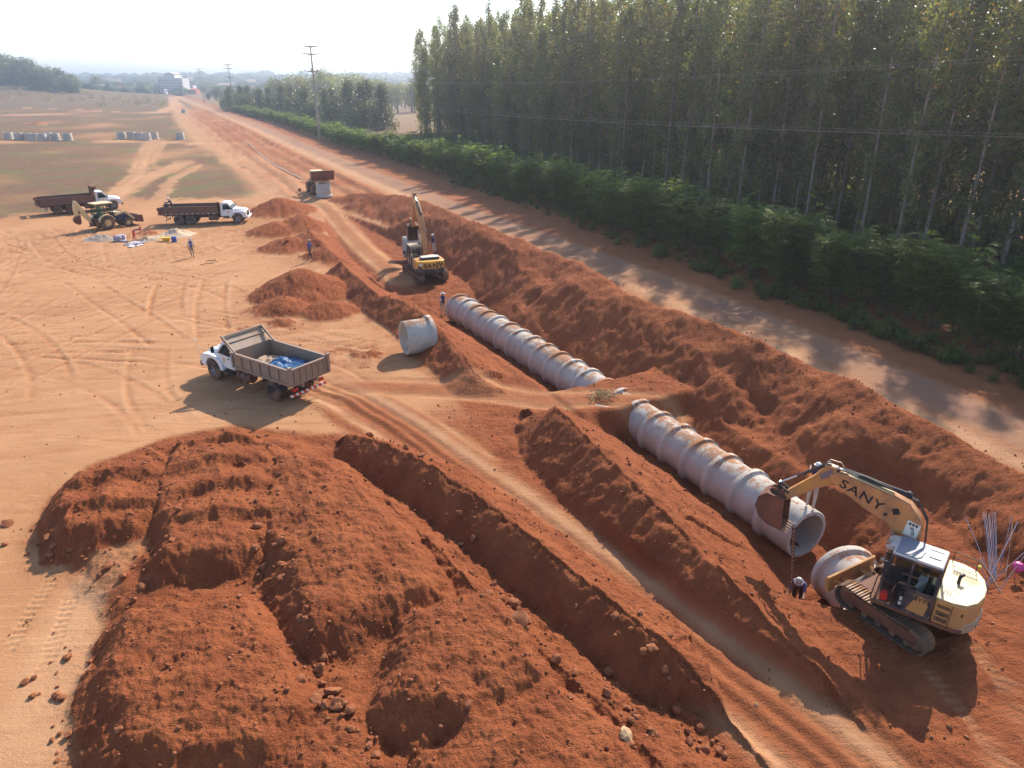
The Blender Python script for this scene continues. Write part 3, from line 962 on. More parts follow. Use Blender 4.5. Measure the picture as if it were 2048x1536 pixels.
PIPE_Z = -0.95
pipe0 = pipe_mesh('concrete_pipe', M_CONC)
arc0 = 8.75                        # the open mouth of the line beside the near excavator
NP = 21
ordn = ['first', 'second', 'third', 'fourth', 'fifth', 'sixth', 'seventh', 'eighth', 'ninth', 'tenth', 'eleventh', 'twelfth', 'thirteenth', 'fourteenth', 'fifteenth', 'sixteenth', 'seventeenth', 'eighteenth', 'nineteenth', 'twentieth', 'twenty-first']
for k in range(NP):
    o = pipe0 if k == 0 else pipe0.copy()
    if k: COL.objects.link(o)
    p, d = axis_at(arc0 + k * PIPE_L)
    p2, _ = axis_at(arc0 + (k + 1) * PIPE_L)
    dd = (p2 - p)
    o.location = (p.x, p.y, PIPE_Z + 0.02 * math.sin(k * 2.1))
    o.rotation_euler = (0, 0, math.atan2(dd.y, dd.x))
    if k == 0: lab = 'laid concrete pipe with the open mouth under the excavator bucket, nearest end of the line'
    elif k < 7: lab = 'laid concrete pipe, %s from the open mouth under the excavator bucket' % ordn[k]
    elif k < 9: lab = 'laid concrete pipe mostly buried under the soil crossing, %s from the bucket' % ordn[k]
    elif k == NP - 1: lab = 'laid concrete pipe at the far end of the line, beside the worker on the bank'
    else: lab = 'laid concrete pipe past the soil crossing, %s from the far open end' % ordn[NP - 1 - k]
    tag(o, lab, 'pipe', 'concrete pipes laid in the trench')


def loose_pipe(loc, rz, label, group, tilt=0.0, mat=None, roll=0.0):
    o = pipe0.copy(); COL.objects.link(o)
    if mat is not None:
        o.data = pipe0.data if mat is M_CONC else CLEAN_PIPE
    o.location = loc; o.rotation_euler = Euler((roll, tilt, rz))
    return tag(o, label, 'pipe', group)


_c = pipe_mesh('concrete_pipe', M_CONC_CLEAN)
CLEAN_PIPE = _c.data
bpy.data.objects.remove(_c)
# the next pipe to be pushed home, in front of the crawler
a = Vector(P(1738, 1206, -0.85)); b_ = Vector(P(1668, 1118, -0.85))
dv = (b_ - a)
loose_pipe((a.x, a.y, -0.93), math.atan2(dv.y, dv.x), 'concrete pipe lying in the trench directly in front of the near excavator blade', 'concrete pipes waiting to be laid')
dv = Vector((math.cos(math.radians(27)), math.sin(math.radians(27)), 0)); a = Vector(P(840, 666, 1.1)) - dv * .82 + Vector((-.1, -.35, 0))
loose_pipe((a.x, a.y, 1.03 + ground_z(a.x, a.y)), math.atan2(dv.y, dv.x) , 'single empty concrete pipe lying on the sandy yard with its open end facing left', 'concrete pipes waiting to be laid', mat=1)
a = Vector(P(808, 500, 0.2))
loose_pipe((a.x - 0.2, a.y + 0.8, 0.30), math.radians(15), 'pale concrete pipe lying in the trench beside the far excavator cab', 'concrete pipes waiting to be laid', mat=1)
# rows of pipes standing in the far field, bells down
def standing(px, py, label, group, sc=1.0):
    x, y, _ = P(px, py, 0)
    o = pipe0.copy(); COL.objects.link(o); o.data = CLEAN_PIPE
    o.location = (x, y, ground_z(x, y) + (PIPE_L + 0.12) * 1.15 - 0.03)
    o.rotation_euler = (0, math.pi / 2, random.uniform(0, 6)); o.scale = (1.15, 1.15, 1.15)
    return tag(o, label, 'pipe', group)
for i, (px, py) in enumerate([(19, 279), (39, 280), (57, 280), (70, 281), (86, 282), (112, 281), (137, 281), (98, 279)]):
    standing(px, py, ['upright concrete pipe at the far left end of the longer row in the field', 'upright concrete pipe standing second in the longer field row',
                      'upright concrete pipe standing third in the longer field row', 'upright concrete pipe standing fourth in the longer field row',
                      'upright concrete pipe standing fifth in the longer field row', 'upright concrete pipe last but one in the longer field row',
                      'upright concrete pipe standing apart at the right end of the longer field row', 'upright concrete pipe half hidden behind the middle of the longer field row'][i], 'concrete pipes in the longer field row')
for i, (px, py) in enumerate([(244, 277), (264, 277), (279, 278), (294, 279), (309, 277)]):
    standing(px, py, ['upright concrete pipe at the left end of the row of five in the field', 'upright concrete pipe second in the row of five in the field', 'upright concrete pipe in the middle of the row of five in the field',
                      'upright concrete pipe fourth in the row of five in the field', 'upright concrete pipe at the right end of the row of five in the field'][i], 'concrete pipes in the row of five')
standing(361, 278, 'upright concrete pipe standing alone where the field track meets the site road', 'lone upright pipes')
standing(368, 226, 'upright concrete pipe far off beside the site road, close to the small soil heaps', 'lone upright pipes')
# ------------------------------------------------------------------ wheels
def wheel(name, parent, c, r, w, ry=0.0, rim_mat=M_DARK, dual=False, side=1, hub=0.55):
    """tyre with a rim; axle along local y; side = +1 when the visible face looks to +y"""
    b = MB()
    ws = [0] if not dual else [0, -side * (w + 0.05)]
    for off in ws:
        prof = [(-w / 2, r * hub), (-w / 2, r * 0.80), (-w * 0.44, r * 0.94), (-w * 0.30, r), (w * 0.30, r), (w * 0.44, r * 0.94), (w / 2, r * 0.80), (w / 2, r * hub)]
        b.lathe(prof, (0, off, 0), (0, 1, 0), 28)
        n = 22
        for k in range(n):           # tread lugs
            an = 2 * math.pi * k / n
            for sgn in (-1, 1):
                b.box((math.cos(an) * r, off + sgn * w * 0.2, math.sin(an) * r), (0.05, w * 0.36, 0.09), rot=(0, -an, 0))
    t = b.build(name, M_TYRE, parent, smooth=40, loc=c)
    t.rotation_euler = (0, 0, ry)
    d = MB()
    s = side
    d.lathe([(s * w * 0.46, r * hub), (s * w * 0.40, r * hub * 0.97), (s * w * 0.20, r * hub * 0.86), (s * w * 0.12, r * hub * 0.45), (s * w * 0.34, r * hub * 0.34), (s * w * 0.38, 0.0)], (0, 0, 0), (0, 1, 0), 20)
    d.lathe([(-s * w * 0.46, r * hub), (-s * w * 0.40, 0.0)], (0, ws[-1], 0), (0, 1, 0), 12)
    for k in range(8):
        an = 2 * math.pi * k / 8
        d.box((math.cos(an) * r * hub * 0.62, s * w * 0.20, math.sin(an) * r * hub * 0.62), (0.035, 0.04, 0.035))
    d.build('rim', rim_mat, t, smooth=40)
    return t


# ------------------------------------------------------------------ dump trucks
def dump_truck(loc, rz, label, wb, bed_l, bed_mat, out_mat, protector, tandem, gate, side_h=0.85, side_ribs=7, tank=True, group='white cab dump trucks', flags=()):
    root = empty('dump_truck', loc, rz, label, 'dump truck', group)
    W = 2.2
    xb = -1.75                       # back of the cab, measured from the front axle
    # chassis
    b = MB()
    for s in (-1, 1):
        b.box(((1.0 - wb - 1.2) / 2, s * 0.42, 0.78), (1.0 + wb + 1.2, 0.09, 0.24))
    b.box((-wb, 0, 0.52), (0.22, 1.7, 0.22)); b.box((0, 0, 0.50), (0.14, 1.7, 0.16))
    b.box((-0.2, 0, 0.85), (1.6, 0.8, 0.5))
    for x in (-1.2, -2.4, -wb + 0.6, -wb - 0.9): b.box((x, 0, 0.78), (0.12, 0.84, 0.2))
    b.build('chassis', M_DARK, root, 0.01)
    # cab
    prof = [(xb, 0.82), (xb, 1.98), (xb + 0.10, 2.22), (xb + 0.35, 2.28), (-0.98, 2.26), (-0.80, 2.18), (-0.34, 1.60), (-0.30, 0.82)]
    b = MB()
    n = len(prof)
    hw = lambda z: 0.98 - 0.12 * max(0.0, (z - 1.55) / 0.7)
    vs = [(x, -hw(z), z) for x, z in prof] + [(x, hw(z), z) for x, z in prof]
    b.add(vs, [tuple(range(n)), tuple(range(2 * n - 1, n - 1, -1))] + [(i, i + n, (i + 1) % n + n, (i + 1) % n) for i in range(n)])
    cab = b.build('cab', M_WHITE, root, 0.035)
    # hood with round nose and fenders
    b = MB()
    sec = [(-0.36, 0.80, 1.02, 1.58), (0.30, 0.76, 0.98, 1.52), (0.82, 0.72, 0.98, 1.42), (0.95, 0.68, 1.0, 1.30)]
    vs = []; fs = []
    for x, hwid, zb, zt in sec:
        vs += [(x, -hwid, zb), (x, -hwid, zt - 0.14), (x, -hwid * 0.82, zt), (x, 0, zt + 0.03), (x, hwid * 0.82, zt), (x, hwid, zt - 0.14), (x, hwid, zb)]
    for i in range(3):
        for k in range(6):
            fs.append((i * 7 + k, i * 7 + k + 1, (i + 1) * 7 + k + 1, (i + 1) * 7 + k))
        fs.append((i * 7 + 6, i * 7, (i + 1) * 7, (i + 1) * 7 + 6))
    fs += [tuple(range(6, -1, -1)), tuple(range(21, 28))]
    b.add(vs, fs)
    hood = b.build('hood', M_WHITE, root, 0.03)
    g = MB()
    g.box((0.965, 0, 1.14), (0.03, 1.0, 0.24))
    for k in range(4): g.box((0.985, 0, 1.05 + k * 0.06), (0.02, 0.96, 0.02))
    g.build('grille', M_DARK, hood)
    for s in (-1, 1):
        b = MB()
        arch = [(0.62 * math.cos(a), 0.56 + 0.62 * math.sin(a)) for a in np.linspace(math.radians(8), math.radians(172), 12)]
        outer = [(0.98, 0.66), (0.98, 1.12), (0.78, 1.30), (0.25, 1.36), (-0.45, 1.30), (-0.78, 1.10), (-0.86, 0.82), (-0.86, 0.66)]
        b.prism(outer + arch[::-1][0:0] + [(-0.62, 0.62)] + arch[::-1] + [(0.62, 0.62)], s * 0.70, s * 1.10)
        b.build('fender', M_WHITE, root, 0.03)
        lamp = MB(); lamp.lathe([(0, 0.0), (0.03, 0.07), (0.0, 0.10)], (0.955, s * 0.60, 1.14), (1, 0, 0), 14)
        lamp.build('headlight', M_STICKER, hood)
        lamp = MB(); lamp.box((0.94, s * 0.98, 1.16), (0.08, 0.14, 0.12)); lamp.build('indicator', M_AMBER, hood, 0.01)
        # side glass, mirrors, door seam and emblem
        y = s * 0.955
        w_ = MB()
        wp = [(xb + 0.28, 1.52), (xb + 0.34, 2.08), (-0.93, 2.08), (-0.50, 1.56)]
        vs = [(x, s * (hw(z) + 0.004), z) for x, z in wp]
        w_.add(vs + [(x, s * (hw(z) - 0.03), z) for x, z in wp], [(0, 1, 2, 3), (7, 6, 5, 4), (0, 4, 5, 1), (1, 5, 6, 2), (2, 6, 7, 3), (3, 7, 4, 0)])
        w_.build('side_window', M_DARKGLASS, cab)
        d_ = MB()
        dp = [(xb + 0.22, 0.86), (xb + 0.22, 1.50), (-0.42, 1.52), (-0.42, 0.86)]
        d_.add([(x, s * 0.984, z) for x, z in dp] + [(x, s * 0.97, z) for x, z in dp], [(0, 1, 2, 3), (0, 4, 5, 1), (1, 5, 6, 2), (2, 6, 7, 3), (3, 7, 4, 0)])
        door = d_.build('door', M_WHITE, root, 0.006)
        h_ = MB(); h_.box((xb + 0.42, s * 1.0, 1.38), (0.16, 0.03, 0.04)); h_.build('handle', M_BLACK, door)
        e_ = MB(); e_.lathe([(0, 0.13), (0.004, 0.13), (0.004, 0.0)], (-0.92, s * 0.986, 1.25), (0, s, 0), 18)
        e_.build('emblem', simple_cached('orange_emblem', (0.72, 0.42, 0.12)), door)
        e2 = MB(); e2.box((-0.90, s * 0.993, 1.27), (0.12, 0.006, 0.035), rot=(0, 0.4, 0)); e2.box((-0.96, s * 0.993, 1.22), (0.10, 0.006, 0.03), rot=(0, 0.3, 0)); e2.box((-0.89, s * 0.993, 1.20), (0.09, 0.006, 0.025))
        e2.build('emblem_mark', M_STICKER, door)
        m_ = MB(); m_.tube([(-0.55, s * 0.95, 1.60), (-0.45, s * 1.22, 1.62), (-0.45, s * 1.22, 1.98), (-0.62, s * 0.93, 1.95)], 0.014, 6); m_.box((-0.45, s * 1.24, 1.78), (0.05, 0.17, 0.32))
        m_.build('mirror', M_BLACK, root, 0.008)
        st = MB(); st.box((-1.05, s * 0.95, 0.62), (1.05, 0.28, 0.06)); st.box((-1.05, s * 0.86, 0.72), (0.9, 0.05, 0.2)); st.build('running_board', M_DARK, root, 0.008)
    ws = MB()
    p = [(-0.775, 0.80, 2.13), (-0.775, -0.80, 2.13), (-0.362, -0.88, 1.635), (-0.362, 0.88, 1.635)]
    off = Vector((0.78, 0, 0.62)) * 0.006
    ws.add([Vector(q) + off for q in p], [(0, 1, 2, 3)]); ws.build('windshield', M_DARKGLASS, cab, smooth=0)
    rw = MB(); rw.add([(xb - 0.004, -0.6, 1.55), (xb - 0.004, 0.6, 1.55), (xb - 0.004, 0.55, 1.95), (xb - 0.004, -0.55, 1.95)], [(0, 1, 2, 3)]); rw.build('rear_window', M_DARKGLASS, cab, smooth=0)
    b = MB(); b.box((1.08, 0, 0.66), (0.16, 2.15, 0.26)); b.build('bumper', M_DARK if 'whitebumper' not in flags else M_WHITE, root, 0.03)
    if 'whip' in flags:
        b = MB(); b.tube([(1.14, 1.0, 0.75), (1.20, 1.04, 1.35), (1.26, 1.08, 1.95)], 0.014, 6); b.lathe([(-0.05, 0), (-0.03, 0.045), (0.03, 0.045), (0.05, 0)], (1.265, 1.085, 1.98), (0, 0, 1), 10)
        b.build('marker_pole', M_STICKER, root)
    # bed
    x1 = xb - 0.18; x0 = x1 - bed_l; zf = 1.16; zt = zf + side_h; hw_ = 1.18
    b = MB()
    b.box(((x0 + x1) / 2, 0, zf - 0.04), (bed_l, 2 * hw_, 0.08))
    for k in range(7): b.box((x0 + (k + 0.5) * bed_l / 7, 0, zf - 0.13), (0.10, 2 * hw_ - 0.1, 0.10))
    for s in (-1, 1): b.box(((x0 + x1) / 2, s * 0.45, zf - 0.19), (bed_l, 0.12, 0.20))
    bed = b.build('bed_floor', bed_mat, root, 0.008)
    for s in (-1, 1):
        b = MB()
        b.box(((x0 + x1) / 2, s * (hw_ - 0.025), (zf + zt) / 2 + 0.002), (bed_l, 0.05, side_h))
        b.box(((x0 + x1) / 2, s * (hw_ + 0.01), zt - 0.03), (bed_l + 0.06, 0.13, 0.10))
        b.box(((x0 + x1) / 2, s * (hw_ + 0.005), zf + 0.04), (bed_l, 0.10, 0.10))
        sd = b.build('bed_side', out_mat, root, 0.008)
        for k in range(side_ribs):
            r_ = MB(); x = x0 + 0.12 + k * (bed_l - 0.24) / (side_ribs - 1)
            r_.box((x, s * (hw_ + 0.035), (zf + zt) / 2 - 0.02), (0.08, 0.07, side_h - 0.10)); r_.build('rib', out_mat, sd, 0.006)
        if 'reflectors' in flags:
            for k in range(10):
                r_ = MB(); r_.box((x0 + 0.45 + k * (bed_l - 0.9) / 9, s * (hw_ + 0.062), zf + 0.05), (0.20, 0.012, 0.06)); r_.build('reflector', M_STICKER, sd)
    b = MB(); b.box((x1 - 0.03, 0, (zf + zt) / 2), (0.06, 2 * hw_ - 0.12, side_h - 0.01))
    if protector == 'lean':
        zt2 = zt + 0.62; fx = x1 + 0.58
        b.add([(x1 - 0.06, -hw_, zt), (x1 - 0.06, hw_, zt), (fx, hw_, zt2), (fx, -hw_, zt2), (x1, -hw_, zt), (x1, hw_, zt), (fx + 0.06, hw_, zt2 - 0.02), (fx + 0.06, -hw_, zt2 - 0.02)],
              [(0, 1, 2, 3), (4, 7, 6, 5), (0, 3, 7, 4), (1, 5, 6, 2), (3, 2, 6, 7), (0, 4, 5, 1)])
        for s in (-1, 1):
            b.prism([(x1 - 0.35, zt), (fx + 0.04, zt2 + 0.03), (fx - 0.02, zt2 + 0.16), (x1 - 0.42, zt + 0.05)], s * hw_ - 0.035, s * hw_ + 0.035)
        b.tube([(fx - 0.06, -hw_, zt2 + 0.06), (fx - 0.06, hw_, zt2 + 0.06)], 0.05, 8)
        b.tube([(x1 + 0.28, -hw_, zt + 0.36), (x1 + 0.28, hw_, zt + 0.36)], 0.03, 8)
    elif protector == 'upright':
        b.box((x1 - 0.03, 0, zt + 0.42), (0.07, 2 * hw_ - 0.1, 0.92))
        b.prism([(x1 + 0.0, zt + 0.2), (x1 + 0.55, zt + 0.95), (x1 + 0.0, zt + 0.95)], -hw_ + 0.05, -hw_ + 0.1)
        b.box((x1 + 0.2, 0, zt + 0.93), (0.5, 2 * hw_ - 0.1, 0.05))
    elif protector == 'board':
        b.prism([(x1 - 0.06, zt - 0.02), (x1 - 0.02, zt + 0.42), (x1 + 0.02, zt + 0.42), (x1 + 0.0, zt - 0.02)], -hw_, hw_)
    b.build('headboard', bed_mat if protector != 'board' else out_mat, root, 0.008)
    if protector == 'board':
        b = MB(); b.box((x1 + 0.12, -0.0, zt + 0.36), (0.28, 2.0, 0.10)); b.box((x1 + 0.22, 0, zt - 0.10), (0.05, 2.0, 0.9))
        b.build('cab_guard_board', M_WARM, root, 0.01)
    # tailgate
    b = MB()
    if gate == 'shut':
        b.box((x0 + 0.03, 0, (zf + zt) / 2), (0.06, 2 * hw_ - 0.12, side_h - 0.02)); b.box((x0 + 0.01, 0, zt - 0.04), (0.12, 2 * hw_ - 0.12, 0.09))
        tg = b.build('tailgate', out_mat, root, 0.008)
        for k in range(6):
            r_ = MB(); r_.box((x0 - 0.025, -hw_ + 0.25 + k * (2 * hw_ - 0.5) / 5, (zf + zt) / 2 - 0.03), (0.06, 0.07, side_h - 0.12)); r_.build('rib', out_mat, tg, 0.006)
        for s in (-1, 1):
            r_ = MB(); r_.box((x0 - 0.01, s * (hw_ - 0.01), (zf + zt) / 2 + 0.06), (0.16, 0.14, side_h + 0.16)); r_.cyl((x0 - 0.05, s * hw_ - 0.12, zt + 0.12), (x0 - 0.05, s * hw_ + 0.12, zt + 0.12), 0.06); r_.build('corner_post', out_mat, tg, 0.01)
    else:
        b.box((x0 - 0.25, 0, (zf + zt) / 2 - 0.08), (0.06, 2 * hw_ - 0.05, side_h * 0.95), rot=(0, 0.35, 0))
        b.prism([(x0 + 0.02, zf), (x0 + 0.02, zt), (x0 - 0.42, zt - 0.10), (x0 - 0.18, zf - 0.10)], -hw_ - 0.02, -hw_ + 0.03)
        b.prism([(x0 + 0.02, zf), (x0 + 0.02, zt), (x0 - 0.42, zt - 0.10), (x0 - 0.18, zf - 0.10)], hw_ - 0.03, hw_ + 0.02)
        b.build('tailgate', M_RUST, root, 0.008)
    # wheels
    R_ = 0.52
    for s in (-1, 1):
        wheel('wheel', root, (0, s * 0.98, R_), R_, 0.28, side=s, rim_mat=M_GREYSTEEL)
        for ax in ([-wb] if not tandem else [-wb + 0.62, -wb - 0.62]):
            wheel('wheel', root, (ax, s * 0.99, R_), R_, 0.26, dual=True, side=s, rim_mat=M_RUST if 'rustrims' in flags else M_DARK)
        b = MB()
        if tandem:
            pr = [(-wb + 1.35, 0.86), (-wb + 1.0, 1.10), (-wb - 1.0, 1.10), (-wb - 1.35, 0.86), (-wb - 1.31, 0.83), (-wb - 0.97, 1.06), (-wb + 0.97, 1.06), (-wb + 1.31, 0.83)]
        else:
            pr = [(-wb + 0.72, 0.80), (-wb + 0.42, 1.08), (-wb - 0.42, 1.08), (-wb - 0.74, 0.66), (-wb - 0.70, 0.64), (-wb - 0.40, 1.04), (-wb + 0.40, 1.04), (-wb + 0.68, 0.77)]
        b.prism(pr, s * 0.62, s * 1.14); b.build('mudguard', M_DARK, root, 0.006)
    if tank:
        for s in (1, -1):
            b = MB(); b.lathe([(-0.5, 0), (-0.5, 0.26), (-0.46, 0.29), (0.46, 0.29), (0.5, 0.26), (0.5, 0)], (-2.55, s * 0.86, 0.70), (1, 0, 0), 20)
            b.box((-2.3, s * 0.86, 0.70), (0.05, 0.62, 0.62)); b.box((-2.8, s * 0.86, 0.70), (0.05, 0.62, 0.62))
            b.build('fuel_tank', M_BEDRUST, root, 0.01)
    b = MB()
    xr = min(-wb - 1.25, x0 + 0.2) if not tandem else x0 + 0.35
    n = 14
    for k in range(n):
        b.cur = k % 2
        y0 = -1.1 + k * 2.2 / n; y1 = y0 + 2.2 / n
        b.prism([(y0, 0.48), (y1, 0.48), (y1 + 0.06, 0.60), (y0 + 0.06, 0.60)], xr - 0.03, xr + 0.03, 'x')
    b.build('rear_bumper', [M_RED, M_STICKER], root)
    for s in (-1, 1):
        b = MB(); b.box((xr + 0.02, s * 0.80, 0.80), (0.08, 0.30, 0.16)); b.build('tail_lamp', M_RED, root, 0.01)
        b = MB(); b.box((xr + 0.28, s * 0.5, 0.66), (0.06, 0.06, 0.34)); b.build('bumper_bracket', M_DARK, root)
    return root, (x0, x1, zf, zt, hw_)


_cache = {}
def simple_cached(name, col, rough=0.6):
    if name not in _cache: _cache[name] = simple(name, col, rough)
    return _cache[name]


# near truck
fa = Vector(P(432, 758, 0)); ra = Vector(P(557, 803, 0))
hd = (fa - ra); ang = math.atan2(hd.y, hd.x)
fwd = Vector((math.cos(ang), math.sin(ang), 0)); lft = Vector((-math.sin(ang), math.cos(ang), 0))
T1 = fa - lft * 1.05
T1_root, T1_bed = dump_truck((T1.x, T1.y, ground_z(T1.x, T1.y) + 0.01), ang, 'white cab dump truck standing on the sandy yard with a blue tarpaulin in its bed', 4.75, 4.45, M_BED, M_BED, 'lean', False, 'shut', 0.80, flags=('whip',))
# side-on truck
fa = Vector(P(477, 447, 0)); ra = Vector(P(371, 450, 0)); hd = fa - ra; ang2 = math.atan2(hd.y, hd.x)
lft2 = Vector((-math.sin(ang2), math.cos(ang2), 0)); T2 = fa + lft2 * 1.05
T2_root, T2_bed = dump_truck((T2.x, T2.y, ground_z(T2.x, T2.y)), ang2, 'white cab six-wheel axle dump truck seen side-on with two workers in its bed', 5.55, 5.9, M_BEDRUST, M_BEDRUST, 'board', True, 'open', 0.80, 9, True, flags=('reflectors', 'whitebumper'))
# rusty truck behind the backhoe
ra = Vector(P(130, 428, 0)); ang3 = math.radians(38); f3 = Vector((math.cos(ang3), math.sin(ang3), 0)); lft3 = Vector((-math.sin(ang3), math.cos(ang3), 0))
T3 = ra + f3 * 5.3 + lft3 * 1.05
T3_root, T3_bed = dump_truck((T3.x, T3.y, ground_z(T3.x, T3.y)), ang3, 'rust brown dump truck with a white cab parked behind the backhoe loader', 5.3, 5.6, M_RUST, M_BEDRUST, 'upright', True, 'open', 0.80, 8, True, flags=('rustrims',))

# crumpled tarpaulin in the near truck bed
def tarpaulin():
    x0, x1, zf, zt, hw = T1_bed
    n, m_ = 46, 34
    xs = np.linspace(x0 + 0.12, x0 + 3.0, n); ys = np.linspace(-hw + 0.10, hw - 0.08, m_)
    X, Y = np.meshgrid(xs, ys, indexing='ij')
    Z = zf + 0.20 + 0.34 * np.clip(fbm(X, Y, 0.75, 4, 0.6, ox=2.2) + 0.35, 0, 1) + 0.14 * np.abs(fbm(X, Y, 0.42, 3, 0.6)) - 0.05 * np.abs(fbm(X + Y * 0.6, Y * 0.35, 0.22, 2, 0.6))
    ed = np.minimum(np.minimum(X - xs[0], xs[-1] - X), np.minimum(Y - ys[0], ys[-1] - Y))
    Z = zf + 0.02 + (Z - zf) * sstep(0, 0.25, ed)
    X += 0.08 * fbm(X, Y, 0.5, 2, ox=6); 
    b = MB()
    vs = [(X[i, j], Y[i, j], Z[i, j]) for i in range(n) for j in range(m_)]
    fs = [(i * m_ + j, (i + 1) * m_ + j, (i + 1) * m_ + j + 1, i * m_ + j + 1) for i in range(n - 1) for j in range(m_ - 1)]
    b.add(vs, fs)
    mt = simple('blue_tarpaulin', (0.030, 0.095, 0.22), 0.4, dirt=(0.34, 0.24, 0.17), dirt_amt=0.22, scale=1.6, var=0.25)
    o = b.build('tarpaulin', mt, None, smooth=60)
    o.matrix_world = Matrix.Translation(T1_root.location) @ Matrix.Rotation(ang, 4, 'Z')
    tag(o, 'crumpled blue tarpaulin spread over the floor of the near truck bed', 'tarpaulin')
    b = MB()
    Z2 = zf + 0.18 + 0.26 * np.clip(fbm(X, Y, 0.9, 4, 0.6, ox=12.2) + 0.25, 0, 1)
    vs = [(X[i, j] * 0.62 + x0 * 0.38 + 2.1, Y[i, j] * 0.85, Z2[i, j] * sstep(0, 0.3, ed)[i, j] + (zf + 0.012) * (1 - sstep(0, 0.3, ed)[i, j])) for i in range(n) for j in range(m_)]
    b.add(vs, fs)
    o = b.build('sacking', simple('tan_sacking', (0.36, 0.25, 0.17), 0.9, scale=5, var=0.25), None, smooth=60)
    o.matrix_world = Matrix.Translation(T1_root.location) @ Matrix.Rotation(ang, 4, 'Z')
    tag(o, 'heap of tan sacking in the truck bed between the headboard and the blue tarpaulin', 'sacking')
tarpaulin()


# ------------------------------------------------------------------ crawler excavators
def crawler(parent, name, y, L, hgt, w, rz, nshoe):
    """one crawler: frame with rollers, and a belt of separate shoes"""
    r = hgt / 2
    b = MB()
    b.prism([(-L / 2 + r, r * 0.55), (L / 2 - r, r * 0.55), (L / 2 - r * 0.7, r * 1.1), (L / 2 - r, r * 1.5), (-L / 2 + r, r * 1.5), (-L / 2 + r * 0.7, r * 1.1)], y - w * 0.30, y + w * 0.30)
    fr = b.build(name, M_RUST, parent, 0.015, rz=rz)
    for x, rr in ((-L / 2 + r, r * 0.82), (L / 2 - r, r * 0.80)):
        c = MB(); c.lathe([(-w * 0.28, 0), (-w * 0.28, rr * 0.8), (-w * 0.2, rr), (w * 0.2, rr), (w * 0.28, rr * 0.8), (w * 0.28, 0)], (x, y, r), (0, 1, 0), 18); c.build('sprocket', M_TRACK, fr)
    nrol = 5
    for k in range(nrol):
        c = MB(); x = -L / 2 + r * 1.5 + k * (L - 3 * r) / (nrol - 1); c.lathe([(-w * 0.3, 0), (-w * 0.3, r * 0.26), (w * 0.3, r * 0.26), (w * 0.3, 0)], (x, y, r * 0.42), (0, 1, 0), 12); c.build('roller', M_TRACK, fr)
    straight = L - 2 * r; per = 2 * straight + 2 * math.pi * r
    sh = None
    for k in range(nshoe):
        t = (k + 0.5) * per / nshoe
        if t < straight: x, z, a = -straight / 2 + t, hgt, 0.0
        elif t < straight + math.pi * r: th = (t - straight) / r; x, z, a = straight / 2 + r * math.sin(th), r + r * math.cos(th), th
        elif t < 2 * straight + math.pi * r: x, z, a = straight / 2 - (t - straight - math.pi * r), 0.0, math.pi
        else: th = (t - 2 * straight - math.pi * r) / r; x, z, a = -straight / 2 - r * math.sin(th), r - r * math.cos(th), math.pi + th
        sag = -0.03 * math.sin(math.pi * min(1, t / straight)) if t < straight else 0
        if sh is None:
            c = MB(); pl = per / nshoe
            c.box((0, 0, -0.02), (pl * 0.93, w, 0.035)); c.box((-pl * 0.30, 0, 0.012), (0.022, w, 0.035)); c.box((pl * 0.12, 0, 0.010), (0.018, w, 0.028))
            sh = c.build('shoe', M_TRACK, fr); o = sh
        else:
            o = sh.copy(); COL.objects.link(o)
        o.parent = fr
        o.location = (x, y, z + sag); o.rotation_euler = (0, a, 0)
    return fr


def limb(parent, name, outline, y, w, mat, rz, bevel=0.02):
    b = MB(); b.prism(outline, y - w / 2, y + w / 2)
    return b.build(name, mat, parent, bevel, rz=rz)


def ram(parent, p0, p1, y, r, rz, split=0.55, name='hydraulic_ram', twin=0.0, parentpart=None):
    p0 = Vector((p0[0], y, p0[1])); p1 = Vector((p1[0], y, p1[1])); m = p0.lerp(p1, split)
    b = MB(); b.tube([p0, m], r, 12); b.lathe([(-0.05, 0), (-0.05, r * 1.5), (0.05, r * 1.5), (0.05, 0)], p0, (0, 1, 0), 12)
    o = b.build(name, M_DARK if name == 'hydraulic_ram' else M_ORANGE, parent, rz=rz)
    c = MB(); c.tube([m, p1], r * 0.62, 12); c.lathe([(-0.05, 0), (-0.05, r * 1.3), (0.05, r * 1.3), (0.05, 0)], p1, (0, 1, 0), 12)
    c.build('ram_rod', M_STEEL, o)
    return o


